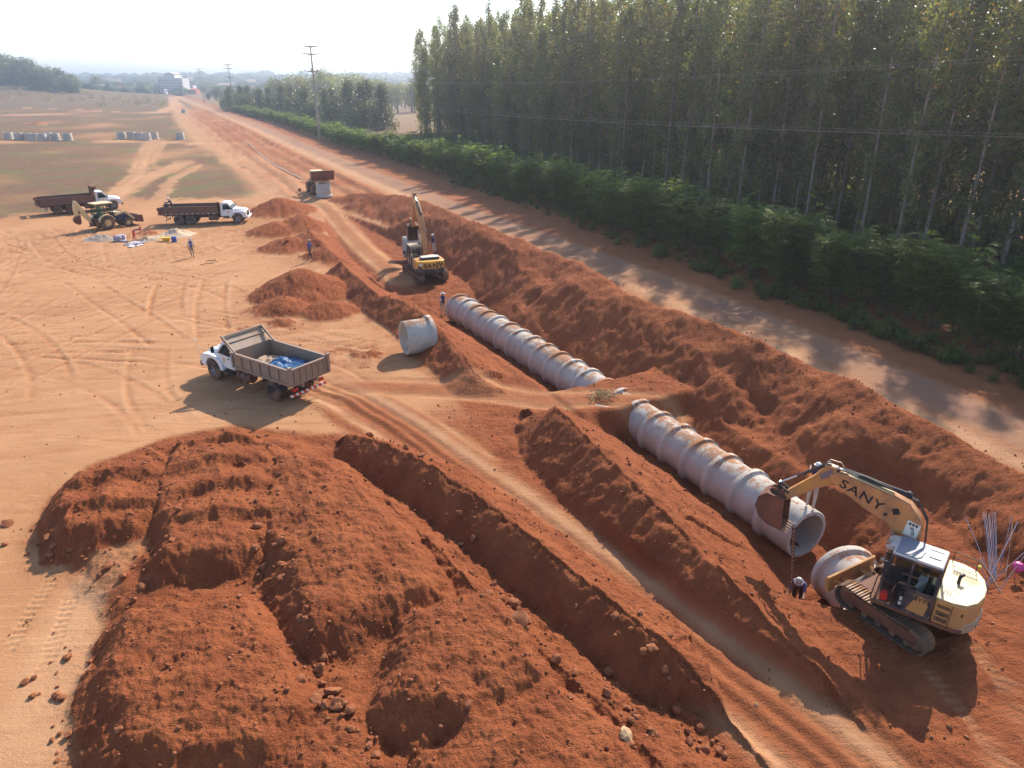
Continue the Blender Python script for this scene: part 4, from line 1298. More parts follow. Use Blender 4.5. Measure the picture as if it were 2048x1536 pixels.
def bucket(parent, pivot, a, size, w, y, rz, mat=M_RUST, teeth=5):
    """digging bucket hung at pivot, turned by a, with curved back, cheeks and teeth"""
    R = Matrix.Rotation(-a, 4, 'Y'); T = Matrix.Translation((pivot[0], y, pivot[1]))
    M = T @ R
    s = size
    prof = [(-0.10, 0.10), (0.42, -0.02), (0.58, -0.30), (0.52, -0.66), (0.26, -0.92), (-0.10, -1.0), (-0.52, -0.90)]
    b = MB(); n = len(prof)
    t = 0.035 / s
    inner = [(x * 0.93 - 0.01, z * 0.94 - 0.0) for x, z in prof]
    for lo, hi, side in ((-w / 2, w / 2, 0),):
        vs = [(x * s, lo, z * s) for x, z in prof] + [(x * s, hi, z * s) for x, z in prof] + [(x * s, lo, z * s) for x, z in inner] + [(x * s, hi, z * s) for x, z in inner]
        fs = []
        for i in range(n - 1):
            fs.append((i, i + n, i + n + 1, i + 1)); fs.append((i + 2 * n, i + 1 + 2 * n, i + 1 + 3 * n, i + 3 * n))
        fs += [(0, 2 * n, 3 * n, n), (n - 1, 2 * n - 1, 4 * n - 1, 3 * n - 1)]
        b.add(vs, fs, M)
    for yy in (-w / 2, w / 2 - 0.03):
        b.prism([(x * s, z * s) for x, z in prof], yy, yy + 0.03, 'y', M)
    for yy in (-0.09, 0.06):
        b.prism([(-0.06 * s, 0.08 * s), (0.06 * s, 0.26 * s), (0.40 * s, 0.10 * s), (0.44 * s, -0.04 * s)], yy * w * 2, yy * w * 2 + 0.03, 'y', M)
    o = b.build('bucket', mat, parent, 0.006, rz=rz)
    for k in range(teeth):
        c = MB(); yy = -w / 2 + 0.05 + k * (w - 0.1) / (teeth - 1)
        c.add([Vector(q) for q in ((-0.48 * s, yy - 0.035, -0.93 * s), (-0.48 * s, yy + 0.035, -0.93 * s), (-0.48 * s, yy + 0.035, -0.86 * s), (-0.48 * s, yy - 0.035, -0.86 * s), (-0.70 * s, yy - 0.012, -0.84 * s), (-0.70 * s, yy + 0.012, -0.84 * s))],
              [(0, 1, 2, 3), (0, 4, 5, 1), (3, 2, 5, 4), (0, 3, 4), (1, 5, 2)], M)
        c.build('tooth', M_TRACK, o)
    return o


def near_excavator():
    C = Vector((11.46, 16.32)); house = math.radians(141.3); trk = math.radians(119)
    gz = -0.02
    root = empty('excavator', (C.x, C.y, gz), 0, 'small ochre crawler excavator with a grey roofed cab, lifting over the open pipe', 'excavator', 'excavators on the site')
    for y in (0.90, -0.90):
        crawler(root, 'crawler_track', y, 2.85, 0.72, 0.46, trk, 36)
    b = MB(); b.box((0, 0, 0.52), (1.5, 1.5, 0.30)); b.box((0.9, 0, 0.45), (0.5, 0.9, 0.22)); b.lathe([(0, 0), (0, 0.48), (0.30, 0.48), (0.30, 0)], (0, 0, 0.62), (0, 0, 1), 24)
    b.build('undercarriage', M_RUST, root, 0.02, rz=trk)
    # blade
    b = MB()
    b.prism([(1.62, 0.10), (1.70, 0.12), (1.78, 0.32), (1.80, 0.55), (1.74, 0.62), (1.68, 0.60), (1.70, 0.40), (1.66, 0.22)], -1.12, 1.12)
    bl = b.build('dozer_blade', M_YELLOW, root, 0.012, rz=trk)
    b = MB()
    for s in (-1, 1):
        b.tube([(0.75, s * 0.42, 0.42), (1.68, s * 0.42, 0.34)], 0.075, 4); b.tube([(0.95, s * 0.42, 0.42), (1.70, s * 0.85, 0.40)], 0.045, 4)
    b.build('blade_arm', M_YELLOW, bl)
    # house
    zb = 0.96
    b = MB(); b.prism([(0.72, -1.0), (0.72, 1.05), (-1.1, 1.05), (-1.55, 0.95), (-1.55, -0.95), (-1.1, -1.05)], zb - 0.12, zb, 'z')
    b.build('turntable_deck', M_RUST, root, 0.02, rz=house)
    # engine cover and counterweight
    outl = [(-0.78, -1.08), (-0.78, 1.06), (-1.18, 1.06), (-1.50, 0.95), (-1.72, 0.62), (-1.82, 0.2), (-1.82, -0.2), (-1.72, -0.62), (-1.50, -0.95), (-1.18, -1.08)]
    b = MB(); b.prism(outl, zb + 0.002, 1.74, 'z')
    ec = b.build('engine_cover', M_YELLOW, root, 0.07, rz=house, seg=3)
    b = MB(); b.prism([(x * 0.985 - 0.012, y * 0.975) for x, y in outl], 1.735, 1.775, 'z'); b.build('cover_top', M_CREAM, ec, 0.03, seg=3)
    b = MB(); b.prism([(-1.26, -1.0), (-1.26, 1.0), (-1.53, 0.92), (-1.76, 0.6), (-1.86, 0.2), (-1.86, -0.2), (-1.76, -0.6), (-1.53, -0.92)], 0.80, 1.14, 'z'); b.build('counterweight', M_BEDTAN, root, 0.05, rz=house)
    b = MB()
    for r_ in range(3):
        for k in range(7):
            for j in range(2 if r_ else 1):
                b.box((-0.88 - k * 0.045, 1.064, 1.56 - r_ * 0.19 - j * 0.07), (0.022, 0.02, 0.065 if r_ else 0.10), rot=(0, 0.35, 0))
    b.build('side_vent', M_LETTER, ec)
    b = MB()
    for gx, gy in ((-0.92, 0.75), (-0.98, -0.35)):
        for i in range(3):
            for k in range(5): b.box((gx - i * 0.07, gy - k * 0.05, 1.777), (0.045, 0.018, 0.008))
    b.build('top_vent', M_LETTER, ec)
    b = MB(); b.box((-1.2, 1.072, 1.30), (0.012, 0.012, 0.80)); b.box((-1.18, 0.0, 1.778), (0.010, 1.9, 0.006)); b.box((-1.0, 0.45, 1.779), (0.5, 0.010, 0.006)); b.build('panel_seam', M_LETTER, ec)
    b = MB(); b.tube([(-1.15, 0.0, 1.74), (-1.15, 0.0, 1.94), (-1.17, -0.05, 1.99), (-1.22, -0.14, 2.0)], 0.045, 10); b.build('exhaust', M_BLACK, ec)
    b = MB(); b.tube([(-0.86, -0.98, 1.75), (-0.86, -0.98, 2.12), (-1.45, -0.88, 2.12), (-1.45, -0.88, 1.75)], 0.016, 6); b.tube([(-0.86, -0.98, 1.94), (-1.45, -0.88, 1.94)], 0.012, 6)
    b.build('handrail', M_BLACK, ec)
    b = MB()
    for a_ in (-0.62, -0.2, 0.2, 0.62): b.lathe([(0, .035), (.02, .03), (.025, 0)], (-1.85 + 0.14 * a_ * a_, a_, 1.05), (-1, 0, 0), 8)
    b.build('bolt', M_LETTER, ec)
    b = MB(); b.box((-1.45, 0.98, 1.45), (0.03, 0.02, 0.10)); b.box((-1.0, 1.07, 1.30), (0.10, 0.015, 0.03)); b.build('latch', M_LETTER, ec)
    # right side tank boxes
    b = MB(); b.box((0.0, -0.78, 1.28), (1.5, 0.52, 0.62)); b.build('tool_box', M_YELLOW, root, 0.04, rz=house)
    # cab (open door side to the left): posts, sills, roof
    xF, xR, yL, yR, z0, z1 = 0.62, -0.74, 1.06, 0.10, zb, 2.66
    bar = 0.07
    b = MB()
    def post(p, q, r=bar):
        b.tube([p, q], r * 0.62, 4)
    xFt = 0.44
    for y in (yL, yR):
        post((xF, y, z0), (xFt, y, z1 - 0.05)); post((-0.08, y, z0), (-0.08, y, z1 - 0.02)); post((xR, y, z0), (xR, y, z1 - 0.03))
        post((xF, y, z0 + 0.03), (xR, y, z0 + 0.03)); post((xFt, y, z1 - 0.05), (xR, y, z1 - 0.05))
        post((-0.08, y, 1.72), (xR, y, 1.72))
    for z, xx in ((z0 + 0.03, xF), (z1 - 0.05, xFt)):
        post((xx, yL, z), (xx, yR, z))
    post((xR, yL, z0 + .03), (xR, yR, z0 + .03)); post((xR, yL, z1 - .05), (xR, yR, z1 - .05)); post((xR, yL, 1.72), (xR, yR, 1.72)); post((0.545, yL, 1.62), (0.545, yR, 1.62), 0.05)
    cabf = b.build('cab_frame', M_DARK, root, 0.012, rz=house)
    b = MB(); b.box(((xF + xR) / 2, (yL + yR) / 2, z0 + 0.03), (xF - xR - 0.05, yL - yR - 0.05, 0.05)); b.build('cab_floor', M_RUST, cabf)
    b = MB(); b.box(((xR - 0.08) / 2, yL - 0.02, 1.35), (abs(xR) - 0.12, 0.03, 0.68)); lp = b.build('lower_panel', M_DARK, cabf)
    b = MB(); b.add([(-0.16, yL + 0.002, 1.06), (-0.62, yL + 0.002, 1.03), (-0.68, yL + 0.002, 1.55), (-0.42, yL + 0.002, 1.62), (-0.28, yL + 0.002, 1.40)], [(0, 1, 2, 3, 4)]); b.build('yellow_panel', M_YELLOW, lp, smooth=0)
    M = face_matrix((-0.50, yL + 0.006, 1.50), (-1, 0, -0.06), (0, 0, 1))
    lettering('SY75', 0.16, M_LETTER, lp, M, bold=0.004, sx=1.05)
    b = MB(); b.box(((xF + xR) / 2, yR + 0.02, 1.35), (xF - xR - 0.1, 0.03, 0.7)); b.build('inner_panel', M_DARK, cabf)
    b = MB(); b.box((xR + 0.02, (yL + yR) / 2, 1.32), (0.03, yL - yR - 0.08, 0.7)); b.build('rear_panel', M_DARK, cabf)
    def pane(pts, name):
        c = MB(); c.add(pts, [tuple(range(len(pts)))]); return c.build(name, M_GLASS, cabf, smooth=0)
    pane([(xF - 0.005, yL - 0.06, z0 + 0.10), (xF - 0.005, yR + 0.06, z0 + 0.10), (xFt + 0.012, yR + 0.06, z1 - 0.1), (xFt + 0.012, yL - 0.06, z1 - 0.1)], 'windshield')
    pane([(-0.15, yL - 0.005, 1.77), (xR + 0.07, yL - 0.005, 1.77), (xR + 0.07, yL - 0.005, z1 - 0.12), (-0.15, yL - 0.005, z1 - 0.12)], 'side_window')
    pane([(xR + 0.005, yL - 0.07, 1.77), (xR + 0.005, yR + 0.07, 1.77), (xR + 0.005, yR + 0.07, z1 - 0.12), (xR + 0.005, yL - 0.07, z1 - 0.12)], 'rear_window')
    pane([(xFt - 0.02, yR + 0.005, 1.75), (xR + 0.07, yR + 0.005, 1.75), (xR + 0.07, yR + 0.005, z1 - 0.12), (xFt - 0.02, yR + 0.005, z1 - 0.12)], 'far_window')
    b = MB(); b.prism([(0.46, yL + 0.01), (0.46, yR - 0.01), (xR - 0.03, yR - 0.01), (xR - 0.03, yL + 0.01)], z1 - 0.03, z1 + 0.05, 'z'); rf = b.build('cab_roof', M_PALEROOF, root, 0.05, rz=house, seg=3)
    b = MB(); b.prism([(0.40, yL - 0.03), (0.40, yR + 0.03), (-0.12, yR + 0.03), (-0.22, yR + 0.16), (-0.26, (yL + yR) / 2), (-0.22, yL - 0.16), (-0.12, yL - 0.03)], z1 + 0.048, z1 + 0.075, 'z'); b.build('roof_hatch', M_GREYROOF, rf, 0.02)
    b = MB(); b.box((-0.5, 0.62, z1 + 0.06), (0.30, 0.22, 0.03)); b.box((-0.5, 0.30, z1 + 0.058), (0.34, 0.08, 0.025)); b.build('roof_rib', M_PALEROOF, rf, 0.01)
    b = MB(); b.prism([(0.40, z1 - 0.16), (0.66, z1 - 0.18), (0.72, z1 - 0.06), (0.60, z1 + 0.04), (0.40, z1 + 0.06)], yR + 0.05, yR + 0.62); b.build('rain_visor', M_PALEROOF, rf, 0.04)
    b = MB()
    for y, z in ((yR + 0.55, z1 + 0.03), (yL - 0.05, z1 - 0.35)): b.box((0.66, y, z), (0.10, 0.12, 0.10)); b.tube([(0.45, y, z), (0.63, y, z)], 0.012, 6)
    b.build('work_lamp', M_STEEL, cabf, 0.01)
    b = MB(); b.tube([(0.60, yL, 1.0), (0.72, yL + 0.10, 1.05), (0.66, yL + 0.10, 1.8), (0.50, yL + 0.02, 2.3)], 0.016, 6); b.build('grab_rail', M_BLACK, cabf)
    b = MB(); b.box((-0.42, 0.58, 1.25), (0.42, 0.46, 0.16)); b.box((-0.60, 0.58, 1.62), (0.12, 0.44, 0.66), rot=(0, -0.1, 0)); b.build('seat', M_BLACK, cabf, 0.04)
    b = MB()
    for y in (0.26, 0.90): b.box((-0.12, y, 1.28), (0.42, 0.16, 0.40)); b.tube([(0.02, y, 1.5), (0.06, y, 1.68)], 0.018, 6)
    b.build('control_console', M_BLACK, cabf, 0.02)
    b = MB()
    for s in (0.5, 0.68): b.tube([(0.30, s, 1.02), (0.22, s, 1.40)], 0.016, 6)
    b.build('travel_lever', M_STEEL, cabf)
    b = MB(); b.box((0.42, 0.94, 1.14), (0.18, 0.14, 0.24)); b.tube([(0.36, 0.94, 1.26), (0.36, 0.94, 1.31), (0.46, 0.94, 1.31), (0.46, 0.94, 1.26)], 0.014, 6)
    b.build('fuel_can', M_RED, cabf, 0.02)
    b = MB(); b.box((-0.02, 1.0, 1.30), (0.10, 0.012, 0.12)); b.box((-0.02, 1.0, 1.14), (0.12, 0.012, 0.10)); b.build('warning_label', M_STICKER, cabf)
    # boom in the plane y = by
    by = -0.22
    out = [(0.02, 1.02), (0.30, 1.0), (0.50, 2.10), (0.56, 2.42), (0.80, 2.78), (1.60, 3.08), (2.28, 3.42), (2.60, 3.62), (2.62, 3.82), (2.45, 3.92), (2.10, 3.93), (1.55, 3.82), (0.90, 3.74), (0.44, 3.62), (0.14, 3.30), (0.02, 2.95), (0.0, 2.2)]
    boom = limb(root, 'boom', out, by, 0.30, M_ORANGE, house, 0.02)
    yf = by + 0.152
    M = face_matrix((1.66, yf + 0.002, 3.46), (-0.95, 0, -0.30), (0.28, 0, -0.96))
    # lettering must read left to right as seen from the left side of the machine
    M = face_matrix((1.70, yf + 0.004, 3.46), (-0.955, 0, -0.295), (-0.295, 0, 0.955))
    lettering('SANY', 0.40, M_LETTER, boom, M, bold=0.006, sx=1.18)
    b = MB(); b.add([(0.10, yf + 0.003, 2.62), (0.46, yf + 0.003, 2.66), (0.40, yf + 0.003, 3.16), (0.06, yf + 0.003, 3.08)], [(0, 1, 2, 3)]); dec = b.build('decal', M_STICKER, boom, smooth=0)
    lettering('SY75', 0.11, M_LETTER, dec, face_matrix((0.24, yf + 0.008, 2.84), (-0.25, 0, -0.97), (-0.97, 0, 0.25)), bold=0.003)
    b = MB()
    for k in range(3): b.box((0.33 - k * 0.085, yf + 0.008, 3.06 - k * 0.01), (0.06, 0.008, 0.07))
    b.build('decal_mark', M_LETTER, dec)
    b = MB(); b.box((0.74, yf + 0.03, 3.30), (0.16, 0.10, 0.16), rot=(0, 0.5, 0)); b.build('boom_lamp', M_BLACK, boom, 0.02)
    b = MB(); b.lathe([(0, 0.05), (0.02, 0.05), (0.02, 0)], (0.98, yf, 3.10), (0, 1, 0), 12); b.build('pin_cap', M_BLACK, boom)
    b = MB(); b.prism([(0.9, 3.755), (2.15, 3.935), (2.15, 3.965), (0.9, 3.785)], by - 0.03, by + 0.14); b.build('boom_plate', M_CREAM, boom)
    # hoses along the boom
    b = MB()
    for k, oy in enumerate((-0.08, 0.0, 0.08)):
        b.tube([(-0.1, by + oy, 1.7), (-0.12, by + oy, 2.6), (-0.04, by + oy, 3.25), (0.30, by + oy, 3.72 + k * 0.03), (0.9, by + oy, 3.88), (1.7, by + oy, 3.98 + 0.03 * k), (2.35, by + oy, 4.02), (2.62, by + oy, 3.80)], 0.017, 6)
    b.build('hydraulic_hose', M_BLACK, boom)
    ram(root, (0.62, 1.05), (0.70, 2.62), by + 0.24, 0.055, house, 0.6)
    ram(root, (0.62, 1.05), (0.70, 2.62), by - 0.24, 0.055, house, 0.6)
    ram(root, (0.55, 3.86), (2.72, 4.02), by, 0.062, house, 0.62)
    # arm
    out = [(2.40, 3.70), (2.52, 4.03), (2.76, 4.06), (3.08, 3.56), (3.92, 2.60), (3.86, 2.46), (3.74, 2.44), (2.90, 3.20), (2.46, 3.52)]
    arm = limb(root, 'arm', out, by, 0.22, M_YELLOW, house, 0.015)
    b = MB(); b.prism([(2.62, 3.98), (2.92, 3.70), (2.86, 3.52), (2.54, 3.76)], by + 0.111, by + 0.125); b.build('grey_plate', M_GREYSTEEL, arm)
    b = MB()
    for s in (-1, 1): b.tube([(2.35, by + s * 0.14, 4.02), (2.45, by + s * 0.14, 4.14), (2.76, by + s * 0.14, 4.14), (2.82, by + s * 0.14, 4.02)], 0.012, 6)
    b.build('guard_rail', M_CREAM, arm)
    ram(root, (2.76, 4.06), (4.04, 2.92), by, 0.052, house, 0.62)
    b = MB(); b.tube([(3.70, by + .10, 2.72), (4.04, by + .10, 2.92), (4.02, by + .10, 2.50)], 0.045, 6); b.tube([(3.70, by - .10, 2.72), (4.04, by - .10, 2.92), (4.02, by - .10, 2.50)], 0.045, 6)
    b.build('bucket_link', M_BLACK, root, rz=house)
    bk = bucket(root, (3.86, 2.50), math.radians(20), 1.02, 0.72, by, house)
    # lifting chain
    R = Matrix.Rotation(house, 3, 'Z')
    ch = empty('lifting_chain', (C.x, C.y, 0), house, 'rusty lifting chain hanging from the bucket of the near excavator', 'chain')
    b0 = Vector((3.40, by, 1.56)); wp = Vector(P(1583, 1172, -0.55)) - Vector((C.x, C.y, 0)); e = R.inverted() @ wp
    lk = None
    n = 17
    hook = MB(); hook.tube([b0 + Vector((0, -0.1, 0.10)), b0 + Vector((0, 0, -0.12)), b0 + Vector((0, 0.1, 0.10))], 0.02, 6)
    hook.build('hook', M_STEEL, ch)
    for k in range(n):
        p = b0.lerp(e, (k + 0.5) / n); dirv = (e - b0) / n
        if lk is None:
            c = MB(); pts = [(0.055 * math.cos(a_), 0, 0.095 * math.sin(a_)) for a_ in np.linspace(0, 2 * math.pi, 11)]
            c.tube(pts, 0.022, 6, cap=False); lk = c.build('link', M_RUST, ch); o = lk
        else:
            o = lk.copy(); COL.objects.link(o)
        o.parent = ch; o.location = p
        q = dirv.to_track_quat('Z', 'Y'); o.rotation_euler = (q.to_matrix() @ Matrix.Rotation(k % 2 * math.pi / 2, 3, 'Z')).to_euler()
        o.scale = (1, 1, dirv.length / 0.15)
    return root, house, C


EXC_ROOT, EXC_ANG, EXC_C = near_excavator()


def far_excavator():
    C = Vector((-7.4, 58.6)); house = math.radians(110); trk = math.radians(118)
    gz = -0.88
    root = empty('excavator', (C.x, C.y, gz), 0, 'large yellow crawler excavator seen from behind, digging at the far end of the trench', 'excavator', 'excavators on the site')
    root.scale = (.9, .9, .9)
    for y in (1.2, -1.2): crawler(root, 'crawler_track', y, 4.3, 0.95, 0.60, trk, 40)
    b = MB(); b.box((0, 0, 0.7), (2.2, 1.9, 0.4)); b.lathe([(0, 0), (0, 0.6), (0.4, 0.6), (0.4, 0)], (0, 0, 0.8), (0, 0, 1), 20); b.build('undercarriage', M_RUST, root, 0.02, rz=trk)
    zb = 1.2
    b = MB(); b.prism([(1.6, -1.3), (1.6, 1.3), (-2.3, 1.3), (-2.3, -1.3)], zb - 0.14, zb, 'z'); b.build('turntable_deck', M_DARK, root, 0.02, rz=house)
    b = MB(); b.prism([(-0.7, -1.32), (-0.7, 1.32), (-2.1, 1.32), (-2.1, -1.32)], zb + 0.002, 2.15, 'z'); ec = b.build('engine_cover', M_YELLOW, root, 0.06, rz=house)
    b = MB(); b.prism([(-1.2, -0.95), (-1.2, 0.75), (-2.0, 0.75), (-2.0, -0.95)], 2.15, 2.33, 'z'); b.build('engine_hood', M_DARK, ec, 0.06)
    b = MB(); b.prism([(-1.22, -0.93), (-1.22, 0.73), (-1.98, 0.73), (-1.98, -0.93)], 2.332, 2.38, 'z'); b.build('hood_top', M_STICKER, ec, 0.03)
    b = MB(); b.cyl((-0.95, -0.9, 2.1), (-0.95, -0.9, 2.7), 0.06); b.build('exhaust', M_BLACK, ec)
    cw = [(-2.05, 1.36), (-2.45, 1.25), (-2.66, 0.7), (-2.72, 0.0), (-2.66, -0.7), (-2.45, -1.25), (-2.05, -1.36)]
    b = MB(); b.prism(cw, 1.02, 1.42, 'z'); b.build('counterweight_base', M_DARK, root, 0.05, rz=house)
    b = MB(); b.prism(cw, 1.422, 2.12, 'z'); cwt = b.build('counterweight', simple('yellow_paint', (0.68, 0.36, 0.05), 0.4, dirt=(0.42, 0.22, 0.10), dirt_amt=0.3), root, 0.06, rz=house)
    lettering('SANY', 0.52, M_LETTER, cwt, face_matrix((-2.735, -0.15, 1.72), (0, -1, 0), (0, 0, 1)), bold=0.014, sx=1.3)
    b = MB(); b.box((-2.60, 0.95, 1.85), (0.02, 0.30, 0.18), rot=(0, 0, -0.35)); b.build('decal', M_STICKER, cwt)
    # side wedge stripes
    b = MB(); b.prism([(0.62, 1.40), (1.22, 1.40), (1.22, 1.78), (0.9, 1.62)], -2.60, -2.58, 'x'); b.build('grey_flash', M_DARK, cwt)
    # cab
    xF, xR, yL, yR, z1 = 1.55, -0.25, 1.32, 0.35, 2.95
    b = MB()
    def post(p, q): b.tube([p, q], 0.06, 4)
    for y in (yL, yR):
        post((xF, y, zb), (xF - 0.2, y, z1)); post((xR, y, zb), (xR, y, z1)); post((0.6, y, zb), (0.6, y, z1)); post((xF - .2, y, z1), (xR, y, z1)); post((xR, y, 2.0), (xF, y, 2.0))
    for x, z in ((xR, z1), (xF - .2, z1), (xR, 2.0), (xF, 2.0)): post((x, yL, z), (x, yR, z))
    cf = b.build('cab_frame', M_DARK, root, 0.01, rz=house)
    b = MB(); b.box(((xF + xR) / 2, (yL + yR) / 2, 1.62), (xF - xR - 0.1, yL - yR, 0.78)); b.build('lower_panel', M_BEDTAN, cf, 0.02)
    b = MB(); b.prism([(xF - 0.1, yL + 0.03), (xF - 0.1, yR - 0.03), (xR - 0.05, yR - 0.03), (xR - 0.05, yL + 0.03)], z1, z1 + 0.10, 'z'); b.build('cab_roof', M_BEDTAN, cf, 0.04)
    for nm, pts in (('rear_window', [(xR, yL - .1, 2.05), (xR, yR + .1, 2.05), (xR, yR + .1, z1 - .1), (xR, yL - .1, z1 - .1)]), ('side_window', [(0.55, yL, 2.05), (xR + .08, yL, 2.05), (xR + .08, yL, z1 - .1), (0.55, yL, z1 - .1)]), ('door_window', [(xF - .1, yL, 2.05), (0.65, yL, 2.05), (0.65, yL, z1 - .1), (xF - .25, yL, z1 - .1)])):
        c = MB(); c.add(pts, [(0, 1, 2, 3)]); c.build(nm, M_DARKGLASS, cf, smooth=0)
    b = MB(); b.box((xF - .1, yL + 0.28, 2.2), (0.06, 0.2, 0.32)); b.tube([(xF - .1, yL, 2.1), (xF - .1, yL + .28, 2.2)], 0.015, 6); b.build('mirror', M_BLACK, cf)
    b = MB(); b.box((0.7, -0.95, 1.5), (1.7, 0.7, 0.6)); b.build('tool_box', M_YELLOW, root, 0.04, rz=house)
    by = -0.15
    out = [(0.1, 1.35), (0.55, 1.30), (0.75, 2.4), (1.1, 3.9), (2.2, 5.55), (3.7, 6.55), (3.75, 6.95), (3.4, 7.0), (2.0, 6.2), (0.75, 5.0), (0.25, 3.4)]
    limb(root, 'boom', out, by, 0.46, M_ORANGE, house, 0.03)
    for s in (-1, 1): ram(root, (0.9, 1.5), (1.15, 4.2), by + s * 0.36, 0.075, house, 0.6)
    ram(root, (1.2, 5.75), (3.9, 7.25), by, 0.09, house, 0.6)
    out = [(3.35, 6.75), (3.55, 7.35), (3.95, 7.25), (4.3, 6.4), (5.15, 3.95), (4.95, 3.85), (3.75, 6.1)]
    limb(root, 'arm', out, by, 0.34, M_ORANGE, house, 0.02)
    ram(root, (4.15, 6.95), (5.45, 4.6), by, 0.07, house, 0.6)
    bucket(root, (5.05, 3.9), math.radians(28), 1.35, 1.15, by, house, M_RUST)
    st = MB(); p = Vector((5.0, by, 2.5)); st.tube([p, (5.05, by, 1.1)], 0.02, 6); st.build('sling', M_RUST, root, rz=house)
    return root


far_excavator()


# ------------------------------------------------------------------ backhoe loader
def backhoe():
    ra = Vector(P(218, 459, 0)); ang = math.radians(52)
    f = Vector((math.cos(ang), math.sin(ang), 0)); l = Vector((-math.sin(ang), math.cos(ang), 0))
    o = ra + l * 0.95
    root = empty('backhoe_loader', (o.x, o.y, ground_z(o.x, o.y)), ang, 'dusty cream and dark backhoe loader with its digging arm folded behind, beside the rusty truck', 'backhoe')
    for s in (-1, 1):
        wheel('wheel', root, (0, s * 0.92, 0.72), 0.72, 0.46, side=s, rim_mat=M_CREAM, hub=0.5)
        wheel('wheel', root, (2.15, s * 0.85, 0.46), 0.46, 0.32, side=s, rim_mat=M_CREAM, hub=0.5)
        b = MB(); ar = [(0.86 * math.cos(a), 0.72 + 0.86 * math.sin(a)) for a in np.linspace(math.radians(15), math.radians(170), 12)]
        ar2 = [(0.80 * math.cos(a), 0.72 + 0.80 * math.sin(a)) for a in np.linspace(math.radians(170), math.radians(15), 12)]
        b.prism(ar + ar2, s * 0.68, s * 1.16); b.build('fender', M_CREAM, root, 0.01)
        # loader arm
        b = MB(); b.prism([(0.95, 1.35), (1.1, 1.55), (2.2, 1.72), (3.05, 0.75), (2.9, 0.62), (2.05, 1.50), (1.2, 1.32)], s * 0.70 - 0.05, s * 0.70 + 0.05); b.build('loader_arm', M_CREAM, root, 0.01)
    b = MB(); b.box((0.9, 0, 0.72), (3.0, 0.72, 0.42)); b.box((2.15, 0, 0.46), (0.2, 1.5, 0.2)); b.box((-0.75, 0, 0.8), (0.5, 1.7, 0.6)); b.build('chassis', M_DARK, root, 0.02)
    b = MB(); b.prism([(0.95, 0.92), (0.95, 1.62), (1.6, 1.56), (2.55, 1.36), (2.68, 1.2), (2.68, 0.80)], -0.46, 0.46); b.build('hood', M_BLUEPAINT, root, 0.05)
    b = MB(); b.prism([(1.05, 1.60), (1.6, 1.575), (2.5, 1.38), (2.5, 1.40), (1.6, 1.60), (1.05, 1.63)], -0.44, 0.44); b.build('hood_top', M_CREAM, root)
    # cab
    b = MB()
    def post(p, q): b.tube([p, q], 0.045, 4)
    for s in (-1, 1):
        for x in (-0.72, 0.05, 0.88): post((x, s * 0.74, 0.95 if x > .5 else 1.55), (x * 0.94, s * 0.70, 2.62))
        post((-0.68, s * 0.7, 2.60), (0.83, s * 0.7, 2.60)); post((-0.72, s * .74, 1.5), (0.88, s * .74, 1.45))
    for x in (-0.7, 0.85): post((x, -0.72, 1.5), (x, 0.72, 1.5)); post((x * .95, -0.7, 2.6), (x * .95, 0.7, 2.6))
    cf = b.build('cab_frame', M_BLACK, root)
    b = MB(); b.prism([(-0.85, -0.82), (-0.85, 0.82), (1.0, 0.82), (1.0, -0.82)], 2.62, 2.74, 'z'); b.build('cab_roof', M_CREAM, cf, 0.05)
    for s in (-1, 1):
        c = MB(); c.add([(-0.66, s * 0.735, 1.55), (0.0, s * 0.735, 1.55), (0.0, s * 0.705, 2.55), (-0.62, s * 0.705, 2.55)], [(0, 1, 2, 3)]); c.build('side_window', glass_mat('green_tint_glass', (0.10, 0.20, 0.10), 0.5), cf, smooth=0)
        c = MB(); c.tube([(0.9, s * 0.75, 2.2), (1.1, s * 0.95, 2.2)], 0.012, 6); c.box((1.1, s * 1.0, 2.15), (0.05, 0.16, 0.26)); c.build('mirror', M_BLACK, cf)
    c = MB(); c.add([(0.88, -0.7, 1.5), (0.88, 0.7, 1.5), (0.83, 0.66, 2.55), (0.83, -0.66, 2.55)], [(0, 1, 2, 3)]); c.build('windshield', M_GLASS, cf, smooth=0)
    b = MB(); b.box((-0.1, 0, 1.35), (0.5, 0.5, 0.14)); b.box((-0.32, 0, 1.7), (0.12, 0.48, 0.6)); b.build('seat', M_BLACK, cf, 0.03)
    # front bucket, rolled back
    b = MB(); pr = [(2.95, 0.45), (3.05, 0.9), (3.35, 1.12), (3.75, 1.05), (3.72, 1.0), (3.36, 1.05), (3.12, 0.86), (3.04, 0.5), (3.75, 0.38), (3.75, 0.33)]
    b.prism(pr, -1.1, 1.1)
    for s in (-1.1, 1.07): b.prism([(2.97, 0.42), (3.05, 0.9), (3.35, 1.12), (3.72, 1.04), (3.74, 0.36)], s, s + 0.03)
    b.build('loader_bucket', M_RUST, root, 0.006)
    # rear digging arm, folded
    limb(root, 'swing_post', [(-0.95, 0.35), (-1.25, 0.45), (-1.25, 1.15), (-0.95, 1.2)], 0, 0.4, M_RUST, None)
    limb(root, 'boom', [(-1.0, 0.85), (-1.22, 0.72), (-1.75, 1.35), (-2.35, 2.75), (-2.42, 3.15), (-2.22, 3.12), (-1.85, 2.40), (-1.35, 1.55)], 0, 0.30, M_CREAM, None)
    limb(root, 'dipper', [(-2.20, 3.05), (-2.45, 3.22), (-2.62, 2.70), (-2.68, 2.2), (-2.42, 0.95), (-2.24, 0.92), (-2.30, 1.9), (-2.22, 2.5)], 0, 0.24, M_CREAM, None)
    ram(root, (-1.5, 1.9), (-2.38, 3.2), 0, 0.05, None, 0.6); ram(root, (-2.52, 2.5), (-2.52, 1.1), 0, 0.045, None, 0.6)
